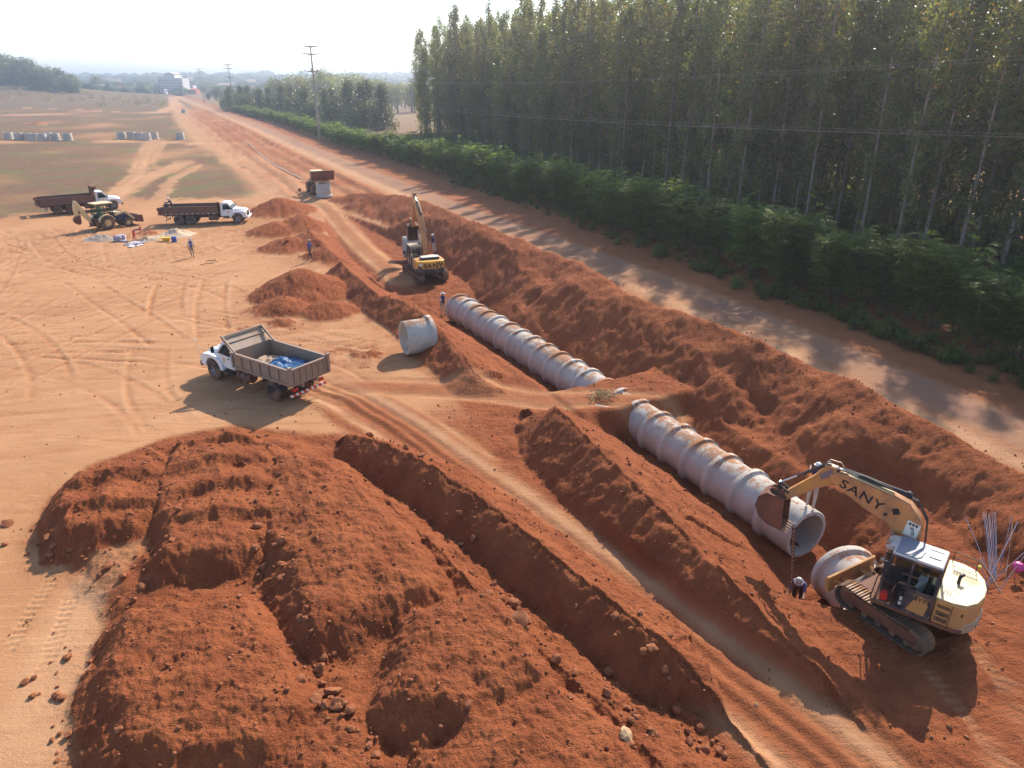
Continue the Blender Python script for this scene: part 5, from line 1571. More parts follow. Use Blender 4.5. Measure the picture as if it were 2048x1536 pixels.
    bucket(root, (-2.32, 0.95), math.radians(200), 0.72, 0.55, 0, None)
    for s in (-1, 1):
        b = MB(); b.box((-1.0, s * 0.85, 0.75), (0.16, 0.16, 0.9)); b.box((-1.0, s * 0.85, 0.28), (0.34, 0.30, 0.06)); b.build('stabiliser_leg', M_RUST, root, 0.01)
    return root


BH = backhoe()


# ------------------------------------------------------------------ wheel loader carrying a pipe
def loader():
    ang = math.radians(-64)
    fl = Vector(P(627, 392, 0)); f = Vector((math.cos(ang), math.sin(ang), 0)); l = Vector((-math.sin(ang), math.cos(ang), 0))
    o = fl + l * 1.05          # right front wheel is the one in view on the left
    root = empty('wheel_loader', (o.x, o.y, ground_z(o.x, o.y)), ang, 'ochre wheel loader coming nearer with its raised bucket and a hanging pipe', 'wheel loader')
    for s in (-1, 1):
        wheel('wheel', root, (0, s * 1.05, 0.78), 0.78, 0.55, side=s, rim_mat=M_YELLOW, hub=0.5)
        wheel('wheel', root, (-2.9, s * 1.05, 0.78), 0.78, 0.55, side=s, rim_mat=M_YELLOW, hub=0.5)
        b = MB(); b.prism([(-0.6, 1.75), (-0.35, 2.05), (1.3, 2.75), (2.15, 2.55), (2.1, 2.30), (1.3, 2.45), (-0.2, 1.72)], s * 0.55 - 0.07, s * 0.55 + 0.07); b.build('lift_arm', M_YELLOW, root, 0.01)
        b = MB(); b.tube([(0.0, s * 0.55, 1.2), (1.1, s * 0.55, 2.5)], 0.07, 10); b.build('hydraulic_ram', M_STEEL, root)
    b = MB(); b.box((-0.1, 0, 1.0), (1.4, 1.1, 0.7)); b.box((-2.4, 0, 1.0), (2.6, 1.1, 0.5)); b.box((-0.4, 0, 1.55), (0.5, 1.2, 0.7)); b.build('frame', M_YELLOW, root, 0.03)
    b = MB(); b.prism([(-4.3, 1.1), (-4.3, 1.85), (-2.5, 2.1), (-2.5, 1.1)], -0.75, 0.75); b.build('engine_hood', M_YELLOW, root, 0.06)
    b = MB(); b.box((-1.7, 0, 1.5), (1.5, 1.5, 0.6)); b.build('cab_base', M_DARK, root, 0.03)
    b = MB()
    for x in (-1.0, -2.4):
        for y in (-0.7, 0.7): b.tube([(x, y, 1.75), (x * 0.99, y * 0.95, 3.1)], 0.05, 4)
    cf = b.build('cab_frame', M_DARK, root)
    b = MB(); b.box((-1.7, 0, 3.13), (1.65, 1.6, 0.10)); b.build('cab_roof', M_CREAM, cf, 0.03)
    c = MB(); c.add([(-1.0, -0.66, 1.85), (-1.0, 0.66, 1.85), (-1.0, 0.62, 3.05), (-1.0, -0.62, 3.05)], [(0, 1, 2, 3)]); c.build('windshield', M_DARKGLASS, cf, smooth=0)
    # raised bucket, mouth tipped back, floor to the viewer
    b = MB(); b.prism([(2.0, 2.35), (2.35, 2.30), (2.75, 2.75), (2.85, 3.55), (2.75, 3.58), (2.55, 2.85), (2.25, 2.45), (2.02, 3.40), (1.92, 3.40)], -1.45, 1.45)
    for s in (-1.48, 1.45): b.prism([(2.0, 2.35), (2.35, 2.30), (2.75, 2.75), (2.85, 3.55), (1.95, 3.40)], s, s + 0.03)
    b.build('bucket', M_RUST, root, 0.01)
    b = MB(); b.box((2.25, 0, 2.15), (0.3, 1.6, 0.25)); b.tube([(1.2, 0, 2.1), (2.2, 0, 2.6)], 0.09, 8); b.build('linkage', M_ORANGE, root, 0.02)
    b = MB()
    for s in (-1, 1): b.tube([(2.3, s * 0.5, 2.2), (2.2, s * 0.9, 1.85)], 0.025, 6)
    b.build('sling', M_STEEL, root)
    c = f * 2.25
    p = pipe0.copy(); COL.objects.link(p); p.data = CLEAN_PIPE
    q = o + c
    p.location = (q.x, q.y, ground_z(q.x, q.y) + 1.95); p.rotation_euler = (0, math.pi / 2, 0.3); p.scale = (1.1, 1.0, 1.0)
    tag(p, 'upright concrete pipe slung under the bucket of the wheel loader', 'pipe', 'concrete pipes waiting to be laid')
    return root


loader()
# ------------------------------------------------------------------ vegetation
def leaf_material(name, dark, light, brown, trans=0.45, var=1.0, rough=0.38, spec=0.5):
    m, nt, b = new_mat(name)
    at = nt.nodes.new('ShaderNodeAttribute'); at.attribute_name = 'tint'
    oi = nt.nodes.new('ShaderNodeObjectInfo')
    sp = nt.nodes.new('ShaderNodeSeparateColor'); nt.links.new(at.outputs['Color'], sp.inputs[0])
    c = mixc(nt, sp.outputs[0], dark, light)
    r = ramp(nt, sp.outputs[1], 0.86, 0.97)
    c = mixc(nt, r, c, brown)
    hs = nt.nodes.new('ShaderNodeHueSaturation')
    v = nt.nodes.new('ShaderNodeMapRange'); nt.links.new(oi.outputs['Random'], v.inputs[0]); v.inputs[3].default_value = 1 - 0.28 * var; v.inputs[4].default_value = 1 + 0.28 * var
    h = nt.nodes.new('ShaderNodeMapRange'); nt.links.new(oi.outputs['Random'], h.inputs[0]); h.inputs[3].default_value = 0.5 - 0.018 * var; h.inputs[4].default_value = 0.5 + 0.012 * var
    nt.links.new(v.outputs[0], hs.inputs['Value']); nt.links.new(h.outputs[0], hs.inputs['Hue']); nt.links.new(c, hs.inputs['Color'])
    tr = nt.nodes.new('ShaderNodeBsdfTranslucent')
    tcol = mixc(nt, 1.0, hs.outputs[0], (1.7, 1.55, 0.75, 1), 'MULTIPLY')
    nt.links.new(tcol, tr.inputs[0])
    nt.links.new(hs.outputs[0], b.inputs['Base Color'])
    b.inputs['Roughness'].default_value = rough; b.inputs['Specular IOR Level'].default_value = spec
    mx = nt.nodes.new('ShaderNodeMixShader'); mx.inputs[0].default_value = trans
    nt.links.new(b.outputs[0], mx.inputs[1]); nt.links.new(tr.outputs[0], mx.inputs[2])
    nt.links.new(mx.outputs[0], nt.nodes['Material Output'].inputs['Surface'])
    return m


M_EUC = leaf_material('eucalypt_leaves', (0.064, 0.086, 0.032), (0.185, 0.205, 0.060), (0.28, 0.16, 0.06), 0.52, 1.35)
M_HEDGE = leaf_material('hedge_leaves', (0.072, 0.125, 0.036), (0.190, 0.265, 0.055), (0.20, 0.19, 0.04), 0.55, 0.9, 0.6, 0.22)
M_WOOD = leaf_material('wood_leaves', (0.045, 0.065, 0.025), (0.12, 0.135, 0.045), (0.17, 0.12, 0.06), 0.35, 1.3)
M_BARK = simple('pale_bark', (0.27, 0.20, 0.16), 0.85, dirt=(0.16, 0.105, 0.08), dirt_amt=0.5, scale=0.8, var=0.25)
M_BARKD = simple('dark_bark', (0.12, 0.085, 0.06), 0.9, scale=1.5, var=0.25)


def leaf_mesh(name, cen, per, spread, size, mat, rng, droop=0.2, light_up=0.5, sx=1.0):
    """scattered leaf blades round cluster centres; cen: (n, 3)"""
    n = len(cen)
    c = np.repeat(cen, per, axis=0)
    off = rng.normal(0, 1, c.shape) * np.asarray(spread)
    p = c + off
    N_ = len(p)
    a = rng.normal(0, 1, (N_, 3)); a[:, 2] -= droop; a /= np.linalg.norm(a, axis=1, keepdims=True)
    r = rng.normal(0, 1, (N_, 3)); b = np.cross(a, r); b /= np.linalg.norm(b, axis=1, keepdims=True) + 1e-9
    s = size * rng.uniform(0.6, 1.35, (N_, 1))
    w = s * 0.36 * sx
    v = np.empty((N_, 4, 3)); v[:, 0] = p - a * s * 0.5; v[:, 1] = p + b * w * 0.5; v[:, 2] = p + a * s * 0.5; v[:, 3] = p - b * w * 0.5
    me = bpy.data.meshes.new(name)
    me.vertices.add(N_ * 4); me.vertices.foreach_set('co', v.astype(np.float32).ravel())
    me.loops.add(N_ * 4); me.loops.foreach_set('vertex_index', np.arange(N_ * 4, dtype=np.int32))
    me.polygons.add(N_); me.polygons.foreach_set('loop_start', (np.arange(N_) * 4).astype(np.int32))
    me.update(calc_edges=True)
    t = me.attributes.new('tint', 'FLOAT_COLOR', 'POINT')
    cl = np.repeat(rng.uniform(0, 1, n), per)
    col = np.zeros((N_, 4)); col[:, 0] = np.clip(0.55 * cl + 0.45 * rng.uniform(0, 1, N_), 0, 1); col[:, 1] = rng.uniform(0, 1, N_); col[:, 3] = 1
    t.data.foreach_set('color', np.repeat(col, 4, axis=0).astype(np.float32).ravel())
    me.materials.append(mat)
    return me


class TreeKind:
    """a trunk mesh and a crown mesh shared by every tree built from them"""
    def __init__(self, trunk, crown):
        self.trunk, self.crown = trunk, crown


def mesh_of(mb, name, mat, smooth=60):
    o = mb.build(name, mat, None, smooth=smooth)
    me = o.data; bpy.data.objects.remove(o)
    return me


def eucalypt_kind(seed, H=27.0):
    rng = np.random.default_rng(seed); rr = random.Random(seed)
    b = MB()
    bx, by = rr.uniform(-.4, .4), rr.uniform(-.4, .4)
    tp = [(bx * t * t + 0.12 * math.sin(3 * t + seed), by * t * t + 0.12 * math.cos(2.3 * t + seed), H * t) for t in np.linspace(-0.01, 0.97, 9)]
    b.tube(tp, [0.155 * (1 - 0.82 * t) + 0.015 for t in np.linspace(0, 1, 9)], 7)
    cen = []
    nb = 40
    for k in range(nb):
        t = min(.99, .20 + .80 * ((k + rr.random()) / nb) ** .88)
        prof = 0.55 + 1.75 * math.sin(math.pi * min(1.0, max(0.0, (t - 0.10) / 0.93)) ** 1.2)
        if t > 0.88: prof *= max(.12, (1.02 - t) / 0.14)
        prof *= rr.choice([.45, .75, 1.0, 1.0, 1.25])
        an = rr.uniform(0, 6.283); z = H * t
        q = np.array([bx * t * t, by * t * t, z - prof * .8])
        for c in range(5 if t < .8 else 4):
            u = .25 + .75 * (c + rr.random()) / 5
            r = prof * u
            cen.append((bx * t * t + r * math.cos(an) + rr.gauss(0, .12), by * t * t + r * math.sin(an) + rr.gauss(0, .12), z - prof * .8 + r * .95 + rr.gauss(0, .18)))
        b.tube([tuple(q), (q[0] + prof * .5 * math.cos(an), q[1] + prof * .5 * math.sin(an), q[2] + prof * .42), (q[0] + prof * math.cos(an), q[1] + prof * math.sin(an), q[2] + prof * .95)], [0.04, 0.026, 0.010], 4, cap=False)
    # a few shaded sprays on the bare lower bole
    for k in range(12):
        an = rr.uniform(0, 6.283); r = rr.uniform(0.2, 1.1); cen.append((r * math.cos(an), r * math.sin(an), H * rr.uniform(0.08, 0.25)))
    cr = leaf_mesh('crown', np.array(cen), 17, (0.30, 0.30, 0.42), 0.38, M_EUC, rng, droop=0.6, sx=1.1)
    return TreeKind(mesh_of(b, 'trunk', M_BARK), cr)


def broad_kind(seed, H, R, leaf, per, ncl, mat, low=0.18, bark=M_BARKD):
    rng = np.random.default_rng(seed); rr = random.Random(seed)
    b = MB()
    b.tube([(0, 0, -0.2), (0.1, 0.05, H * .25), (-.1, .1, H * .55), (0, 0, H * 0.8)], [H * .028, H * .022, H * .014, H * .005], 7)
    cen = []
    lobes = [(rr.uniform(-.5, .5) * R, rr.uniform(-.5, .5) * R, H * rr.uniform(.22 if low < .13 else .36, .78), R * rr.uniform(.45, .70)) for _ in range(9)] + [(0, 0, H * .72, R * .6)]
    for k in range(ncl):
        lx, ly, lz, lr = rr.choice(lobes)
        d = rng.normal(0, 1, 3); d /= np.linalg.norm(d)
        q = lr * rr.random() ** 0.35
        z = lz + d[2] * q * 0.95
        if z < H * low: z = H * (low + rr.random() * .15)
        cen.append((lx + d[0] * q, ly + d[1] * q, z))
    for lx, ly, lz, lr in lobes:
        b.tube([(0, 0, H * .28), (lx * .6, ly * .6, lz * .8), (lx, ly, lz)], [H * .012, H * .008, H * .003], 5, cap=False)
    cr = leaf_mesh('crown', np.array(cen), per, (leaf * 1.5,) * 3, leaf, mat, rng, sx=1.6)
    return TreeKind(mesh_of(b, 'trunk', bark), cr)


def frond_mesh(name, base, dirs, length, leafl, pairs, mat, rng):
    """arching fronds with paired leaflets along both sides"""
    n = len(base)
    L = length * rng.uniform(.65, 1.25, n)
    up = np.array([0, 0, 1.0])
    d = dirs / np.linalg.norm(dirs, axis=1, keepdims=True)
    side = np.cross(d, up); side /= np.linalg.norm(side, axis=1, keepdims=True) + 1e-9
    quads = []; cols = []
    tint = rng.uniform(0, 1, n)
    for k in range(pairs):
        t = (k + 1) / pairs
        c = base + d * (L * t)[:, None] - up * (0.42 * L * t * t)[:, None]
        tang = d - up * (0.84 * t); tang /= np.linalg.norm(tang, axis=1, keepdims=True)
        w = leafl * (math.sin(math.pi * (0.18 + 0.80 * t)) * .9 + .25)
        for s in (-1, 1):
            ax = side * s + tang * 0.45 + up * rng.normal(-0.12, .18, (n, 1)); ax /= np.linalg.norm(ax, axis=1, keepdims=True)
            ll = w * rng.uniform(.75, 1.2, (n, 1)); hw = tang * (ll * .20)
            quads.append(np.stack([c, c + ax * ll * .5 + hw, c + ax * ll, c + ax * ll * .5 - hw], 1))
            cc = np.zeros((n, 4)); cc[:, 0] = np.clip(.6 * tint + .4 * rng.uniform(0, 1, n) + .12 * t, 0, 1); cc[:, 1] = rng.uniform(0, 1, n); cc[:, 3] = 1
            cols.append(cc)
    v = np.concatenate(quads); c = np.concatenate(cols); N_ = len(v)
    me = bpy.data.meshes.new(name)
    me.vertices.add(N_ * 4); me.vertices.foreach_set('co', v.astype(np.float32).ravel())
    me.loops.add(N_ * 4); me.loops.foreach_set('vertex_index', np.arange(N_ * 4, dtype=np.int32))
    me.polygons.add(N_); me.polygons.foreach_set('loop_start', (np.arange(N_) * 4).astype(np.int32))
    me.update(calc_edges=True)
    t = me.attributes.new('tint', 'FLOAT_COLOR', 'POINT'); t.data.foreach_set('color', np.repeat(c, 4, axis=0).astype(np.float32).ravel())
    me.materials.append(mat)
    return me


def shrub_kind(seed, H, R, leaf, pairs, nfr):
    rng = np.random.default_rng(seed); rr = random.Random(seed)
    b = MB(); tips = []
    for k in range(9):
        an = rr.uniform(0, 6.283); r = rr.uniform(.2, .75) * R; h = H * rr.uniform(.62, .97)
        pts = [(r * .25 * math.cos(an), r * .25 * math.sin(an), -0.1), (r * .6 * math.cos(an), r * .6 * math.sin(an), h * .45), (r * math.cos(an), r * math.sin(an), h)]
        b.tube(pts, [.045, .032, .010], 5, cap=False); tips.append(pts)
    base = []; dirs = []
    for k in range(nfr):
        pts = rr.choice(tips); t = .16 + .84 * rr.random() ** .8
        a, m, e = [np.array(p) for p in pts]
        q = (1 - t) ** 2 * a + 2 * t * (1 - t) * m + t * t * e
        an = rr.uniform(0, 6.283); rad = .12 + .55 * rr.random() * (1.25 - t) * R * .6
        o = np.array([math.cos(an), math.sin(an), 0])
        base.append(q + o * rad + np.array([0, 0, rr.gauss(0, .15)])); dirs.append(o + np.array([0, 0, rr.uniform(.15, 1.1)]) + .35 * q / max(.3, R) * np.array([1, 1, 0]))
    cr = frond_mesh('foliage', np.array(base), np.array(dirs), H * .19, leaf, pairs, M_HEDGE, rng)
    return TreeKind(mesh_of(b, 'stems', M_BARKD), cr)


def cone_kind(seed, H, R, leaf, per, ncl, mat):
    rng = np.random.default_rng(seed); rr = random.Random(seed)
    b = MB(); b.tube([(0, 0, -.2), (0, 0, H * .95)], [H * .016, H * .003], 6)
    cen = []
    for k in range(ncl):
        t = rr.random() ** 1.25
        rad = R * (1 - t) ** .75 * (.75 + .35 * math.sin(t * 17 + seed)) + .15
        an = rr.uniform(0, 6.283); r = rad * rr.random() ** .45
        cen.append((r * math.cos(an), r * math.sin(an), H * (.04 + .96 * t)))
    return TreeKind(mesh_of(b, 'trunk', M_BARKD), leaf_mesh('crown', np.array(cen), per, (leaf, leaf, leaf * 1.3), leaf, mat, rng, droop=.5, sx=1.3))


def plant_tree(kind, x, y, z, s, rz, name, label, cat, group, parts=('trunk', 'crown'), sz=None):
    root = empty(name, (x, y, z), rz, label, cat, group)
    root.scale = (s, s, sz or s)
    for nm, me in zip(parts, (kind.trunk, kind.crown)):
        o = bpy.data.objects.new(nm, me); COL.objects.link(o); o.parent = root
    return root


# ---- the eucalyptus plantation
def pn0(x, y): return float(pnoise(np.array([x]), np.array([y]))[0])
EK = [eucalypt_kind(100 + i) for i in range(7)]
FRONT = [(-25.5, 202), (-0.3, 144), (14.5, 102), (26.5, 74.5), (39.0, 50.5), (48.5, 32.0), (58, 13)]
def front_at(L):
    acc = 0
    for i in range(len(FRONT) - 1):
        a, c = Vector(FRONT[i]), Vector(FRONT[i + 1]); l = (c - a).length
        if L <= acc + l or i == len(FRONT) - 2: return a + (c - a) * ((L - acc) / l)
        acc += l
rt = random.Random(3)
EPOS = []
for row in range(9):
    for k in range(72):
        p = front_at(k * 3.0 + (row % 2) * 1.5 + rt.gauss(0, .45))
        x = p.x + row * 3.3 * 0.89 + rt.gauss(0, .5); y = p.y + row * 3.3 * 0.45 + rt.gauss(0, .5)
        if x / max(y, 1) > 0.98 or y < 24: continue
        if rt.random() < 0.09: continue
        EPOS.append((row, k, x, y))
for i, (row, k, x, y) in enumerate(EPOS):
    EPOS[i] = (row + 0.006 * math.hypot(x, y), row, k, x, y)
EPOS.sort()
rest = []
for i, (_, row, k, x, y) in enumerate(EPOS):
    if i < 300:
        sc = 0.97 + 0.16 * pn0(x / 9.0, y / 9.0) + rt.gauss(0, .065)
        plant_tree(rt.choice(EK), x, y, ground_z(x, y) - 0.05, rt.uniform(0.92, 1.08), rt.uniform(0, 6.28), 'eucalyptus_tree',
                   'tall thin eucalyptus tree standing in the dark plantation rows behind the hedge', 'tree', 'eucalyptus plantation', sz=sc)
    else:
        rest.append((x, y, ground_z(x, y) - .05))


def gn_scatter(name, pts, meshes, mats, smin, smax, seed=0):
    """points that carry copies of a few joined meshes (geometry nodes), one object"""
    me = bpy.data.meshes.new(name)
    me.from_pydata([tuple(p) for p in pts], [], [])
    o = bpy.data.objects.new(name, me); COL.objects.link(o)
    ng = bpy.data.node_groups.new(name + '_nodes', 'GeometryNodeTree')
    ng.interface.new_socket('Geometry', in_out='INPUT', socket_type='NodeSocketGeometry')
    ng.interface.new_socket('Geometry', in_out='OUTPUT', socket_type='NodeSocketGeometry')
    gi = ng.nodes.new('NodeGroupInput'); go = ng.nodes.new('NodeGroupOutput')
    j = ng.nodes.new('GeometryNodeJoinGeometry')
    n = len(meshes)
    for i, src in enumerate(meshes):
        sep = ng.nodes.new('GeometryNodeSeparateGeometry'); sep.domain = 'POINT'
        idx = ng.nodes.new('GeometryNodeInputIndex')
        md = ng.nodes.new('ShaderNodeMath'); md.operation = 'MODULO'; ng.links.new(idx.outputs[0], md.inputs[0]); md.inputs[1].default_value = n
        eq = ng.nodes.new('FunctionNodeCompare'); eq.data_type = 'FLOAT'; eq.operation = 'EQUAL'; ng.links.new(md.outputs[0], eq.inputs[0]); eq.inputs[1].default_value = i
        eq.inputs['Epsilon'].default_value = 0.1
        ng.links.new(gi.outputs[0], sep.inputs['Geometry']); ng.links.new(eq.outputs[0], sep.inputs['Selection'])
        inst = ng.nodes.new('GeometryNodeInstanceOnPoints')
        ng.links.new(sep.outputs[0], inst.inputs['Points'])
        last = None
        jj = ng.nodes.new('GeometryNodeJoinGeometry')
        for ob in src:
            oi = ng.nodes.new('GeometryNodeObjectInfo'); oi.inputs['Object'].default_value = ob; oi.transform_space = 'ORIGINAL'
            ng.links.new(oi.outputs['Geometry'], jj.inputs[0])
        ng.links.new(jj.outputs[0], inst.inputs['Instance'])
        rv = ng.nodes.new('FunctionNodeRandomValue'); rv.data_type = 'FLOAT'; rv.inputs[2].default_value = 0; rv.inputs[3].default_value = 6.283; rv.inputs['Seed'].default_value = seed + i
        cx = ng.nodes.new('ShaderNodeCombineXYZ'); ng.links.new(rv.outputs[1], cx.inputs[2]); ng.links.new(cx.outputs[0], inst.inputs['Rotation'])
        rs = ng.nodes.new('FunctionNodeRandomValue'); rs.data_type = 'FLOAT'; rs.inputs[2].default_value = smin; rs.inputs[3].default_value = smax; rs.inputs['Seed'].default_value = seed + 50 + i
        ng.links.new(rs.outputs[1], inst.inputs['Scale'])
        ng.links.new(inst.outputs[0], j.inputs[0])
    ng.links.new(j.outputs[0], go.inputs[0])
    md = o.modifiers.new('scatter', 'NODES'); md.node_group = ng
    return o


def first_pair(me):
    for o in COL.objects:
        if o.data is me: return o
pairs = []
for kd in EK:
    a_, b__ = first_pair(kd.trunk), first_pair(kd.crown)
    if a_ and b__: pairs.append((a_, b__))
random.Random(1).shuffle(rest)
o = gn_scatter('plantation_interior', rest, pairs, None, 0.9, 1.1)
tag(o, 'deep rows of tall eucalyptus filling the plantation behind its front trees', 'woods', kind='stuff')

# ---- the hedge along the road
SK_HI = [shrub_kind(300 + i, 5.7, 2.4, 0.27, 9, 540) for i in range(4)]
SK_LO = [shrub_kind(320 + i, 4.6, 2.1, 0.50, 4, 260) for i in range(3)]
acc = 0; n_sh = 0
for i in range(len(HEDGE) - 1):
    a = Vector(HEDGE[i]); c = Vector(HEDGE[i + 1]); l = (c - a).length; t = 0
    while t < l and n_sh < 296:
        p = a.lerp(c, t / l); d = (c - a).normalized()
        off = rt.gauss(2.5 if p.y < 60 else 1.8, .5)
        x = p.x + d.y * off; y = p.y - d.x * off
        r = math.hypot(x, y)
        kd = rt.choice(SK_HI if r < 125 else SK_LO)
        s = rt.uniform(0.82, 1.12) * (1.0 if r < 120 else 0.95)
        plant_tree(kd, x, y, ground_z(x, y) - .05, s, rt.uniform(0, 6.28), 'hedge_shrub', 'feathery green shrub of the long roadside hedge, merged with its neighbours', 'shrub', 'roadside hedge shrubs', ('stems', 'foliage'), sz=s * rt.uniform(.86, 1.1))
        n_sh += 1
        t += rt.uniform(1.5, 2.1) if r < 200 else rt.uniform(2.0, 2.8)

# ---- younger trees behind the far hedge, woods beyond
YK = [cone_kind(400 + i, 11.5, 3.9, 0.62, 15, 210, M_WOOD) for i in range(4)]
YB = [broad_kind(460 + i, 10.0, 4.2, 0.62, 15, 190, M_WOOD, low=.02) for i in range(4)]
BK = [broad_kind(420 + i, 14.0, 6.0, 1.15, 13, 150, M_WOOD, low=.03) for i in range(5)]
GK = [broad_kind(440 + i, 22.0, 5.0, 1.1, 12, 120, M_EUC, low=.15) for i in range(4)]
for i in range(66):
    t = i / 65.0
    px = 452 + (770 - 452) * t + rt.gauss(0, 3)
    base = 222 + (262 - 222) * t ** 1.1 + rt.gauss(0, 3) - (7 if i % 2 else 0)
    x, y, _ = P(px, base)
    s = rt.uniform(.55, 1.15) * (1.12 if px > 700 else 1)
    plant_tree(rt.choice(YK + YB), x, y, ground_z(x, y) - .1, s, rt.uniform(0, 6.28), 'young_tree', 'bushy young tree in the rows behind the far part of the hedge', 'tree', 'young trees behind the far hedge')
for i in range(62):
    px = rt.uniform(545, 850); base = rt.uniform(200, 217)
    x, y, _ = P(px, base)
    k_ = 1.0 + 0.25 * math.exp(-((px - 690) / 60) ** 2)
    plant_tree(rt.choice(GK), x, y, ground_z(x, y) - .2, rt.uniform(.75, 1.05) * k_, rt.uniform(0, 6.28), 'woodland_tree', 'hazy bluish tree of the wood beyond the young trees', 'tree', 'trees of the wood beyond the hedge')
# ---- wooded rise at the far left
for i in range(185):
    px = rt.uniform(-110, 158); base = rt.uniform(186, 199.5) if i > 45 else rt.uniform(196.5, 199.5)
    x, y, _ = P(px, base)
    plant_tree(rt.choice(BK), x, y, ground_z(x, y) - .3, rt.uniform(.9, 1.3) * max(.5, 1.22 - .55 * (max(0, px - 30) / 120) ** 2), rt.uniform(0, 6.28), 'broadleaf_tree', 'rounded broadleaf tree of the wooded rise at the far left', 'tree', 'trees on the wooded rise')
# ---- scattered trees in front of the town
for i in range(70):
    px = rt.choice([rt.uniform(160, 330), rt.uniform(160, 250), rt.uniform(395, 560)]); base = rt.uniform(184.5, 189.5) if px < 395 else rt.uniform(186, 200)
    x, y, _ = P(px, base)
    plant_tree(rt.choice(BK), x, y, ground_z(x, y) - .3, rt.uniform(.5, .85), rt.uniform(0, 6.28), 'broadleaf_tree', 'small hazy tree of the belt in front of the distant town', 'tree', 'trees in front of the town')
x, y, _ = P(197, 190)
plant_tree(GK[0], x, y, ground_z(x, y), 1.0, 0.4, 'broadleaf_tree', 'tall ragged tree standing above the belt left of the town', 'tree', 'trees in front of the town')
# dry tussocks at the foot of the wooded rise
TK = broad_kind(470, 2.2, 2.4, .5, 10, 26, leaf_material('dry_grass_leaves', (.17, .13, .05), (.28, .24, .09), (.32, .22, .12), .3), low=.02)
for i in range(60):
    px = rt.uniform(-40, 330); base = rt.uniform(197, 205) if px < 180 else rt.uniform(199, 214)
    x, y, _ = P(px, base)
    plant_tree(TK, x, y, ground_z(x, y) - .2, rt.uniform(.5, 1.2), rt.uniform(0, 6.28), 'dry_bush', 'dry yellowish bush at the rough field edge below the wooded rise', 'bush', 'dry bushes at the field edge', ('stems', 'foliage'))
# low undergrowth at the foot of the hedge and under the trees
UK = [shrub_kind(340 + i, 1.1, 1.0, .22, 5, 60) for i in range(2)]
ug = []
for i in range(1700):
    L = rt.uniform(0, 205); p = front_at(L); u = rt.uniform(-13, 34)
    x, y = p.x + u * .89, p.y + u * .45
    if y < 20: continue
    ug.append((x, y, ground_z(x, y) - .05))
ug2 = []
for i in range(320):
    k = rt.randint(0, 5); a = Vector(HEDGE[k]); c = Vector(HEDGE[k + 1]); p = a.lerp(c, rt.random()); d = (c - a).normalized(); off = rt.gauss(-.2, .7)
    x, y = p.x + d.y * off, p.y - d.x * off
    ug2.append((x, y, ground_z(x, y) - .05))
h0 = []
for kd in UK:
    r_ = plant_tree(kd, 30.0, 31.5, ground_z(30, 31.5), .8, 0, 'undergrowth_clump', 'low leafy clump growing at the foot of the near hedge', 'shrub', 'clumps under the hedge', ('stems', 'foliage'))
    h0.append(tuple(r_.children))
o = gn_scatter('verge_plants', ug2, h0, None, .35, .8, 19)
tag(o, 'small weeds along the foot of the roadside hedge', 'weeds', kind='stuff')
o = gn_scatter('undergrowth', ug, h0, None, .7, 2.6, 9)
tag(o, 'low scrub on the ground under the plantation and the hedge', 'undergrowth', kind='stuff')
# ------------------------------------------------------------------ poles and wires
M_POLE = simple('pale_concrete_pole', (0.42, 0.33, 0.27), 0.8, scale=1.0, var=.12)
def power_pole(x, y, rz, label, H=23.5):
    root = empty('power_pole', (x, y, ground_z(x, y) - .3), rz, label, 'power pole', 'power poles along the road')
    b = MB(); b.prism([(-.30, -.22), (.30, -.22), (.30, .22), (-.30, .22)], 0, H, 'z', taper=.45); b.build('pole', M_POLE, root, .03)
    for z, w in ((H - .3, 2.3), (H - 2.1, 2.2), (H - 6.3, 2.2)):
        b = MB(); b.prism([(-w, z + .16), (-w, z + .26), (0, z + .18), (w, z + .26), (w, z + .16), (.35, z - .18), (-.35, z - .18)], -.09, .09); ca = b.build('crossarm', M_POLE, root, .01)
        for s in (-1, 1):
            c = MB(); c.lathe([(0, 0), (0, .09), (.1, .05), (.16, .09), (.26, .05), (.32, .08), (.4, 0)], (s * (w - .12), 0, z + .24), (0, 0, 1), 8); c.build('insulator', M_DARK, ca)
    z = H - 10.6
    b = MB(); b.box((0, .18, z), (4.2, .12, .16)); ca = b.build('crossarm', M_BARKD, root)
    for s in (-1.9, -.9, 1.9): c = MB(); c.lathe([(0, 0), (0, .07), (.2, .04), (.28, 0)], (s, .18, z + .08), (0, 0, 1), 8); c.build('insulator', M_DARK, ca)
    return root
PL = [(33.5, 31.0), (-53.0, 204.0), (-146.0, 395.0), (-232.0, 568.0), (-330.0, 760.0)]
PL[0] = (44.0, 10.0)
dirp = math.atan2(PL[1][1] - PL[0][1], PL[1][0] - PL[0][0])
prz = dirp - math.pi / 2
labs = ['concrete power pole behind the hedge at the right of the frame', 'nearest tall concrete power pole rising above the hedge', 'second concrete power pole along the hedge towards the town', 'third concrete power pole along the road towards the town', 'farthest concrete power pole close to the town']
for i, (x, y) in enumerate(PL): power_pole(x, y, prz, labs[i])
M_WIRE = simple('aluminium_wire', (0.30, 0.24, 0.20), .5, .3)
H = 23.5
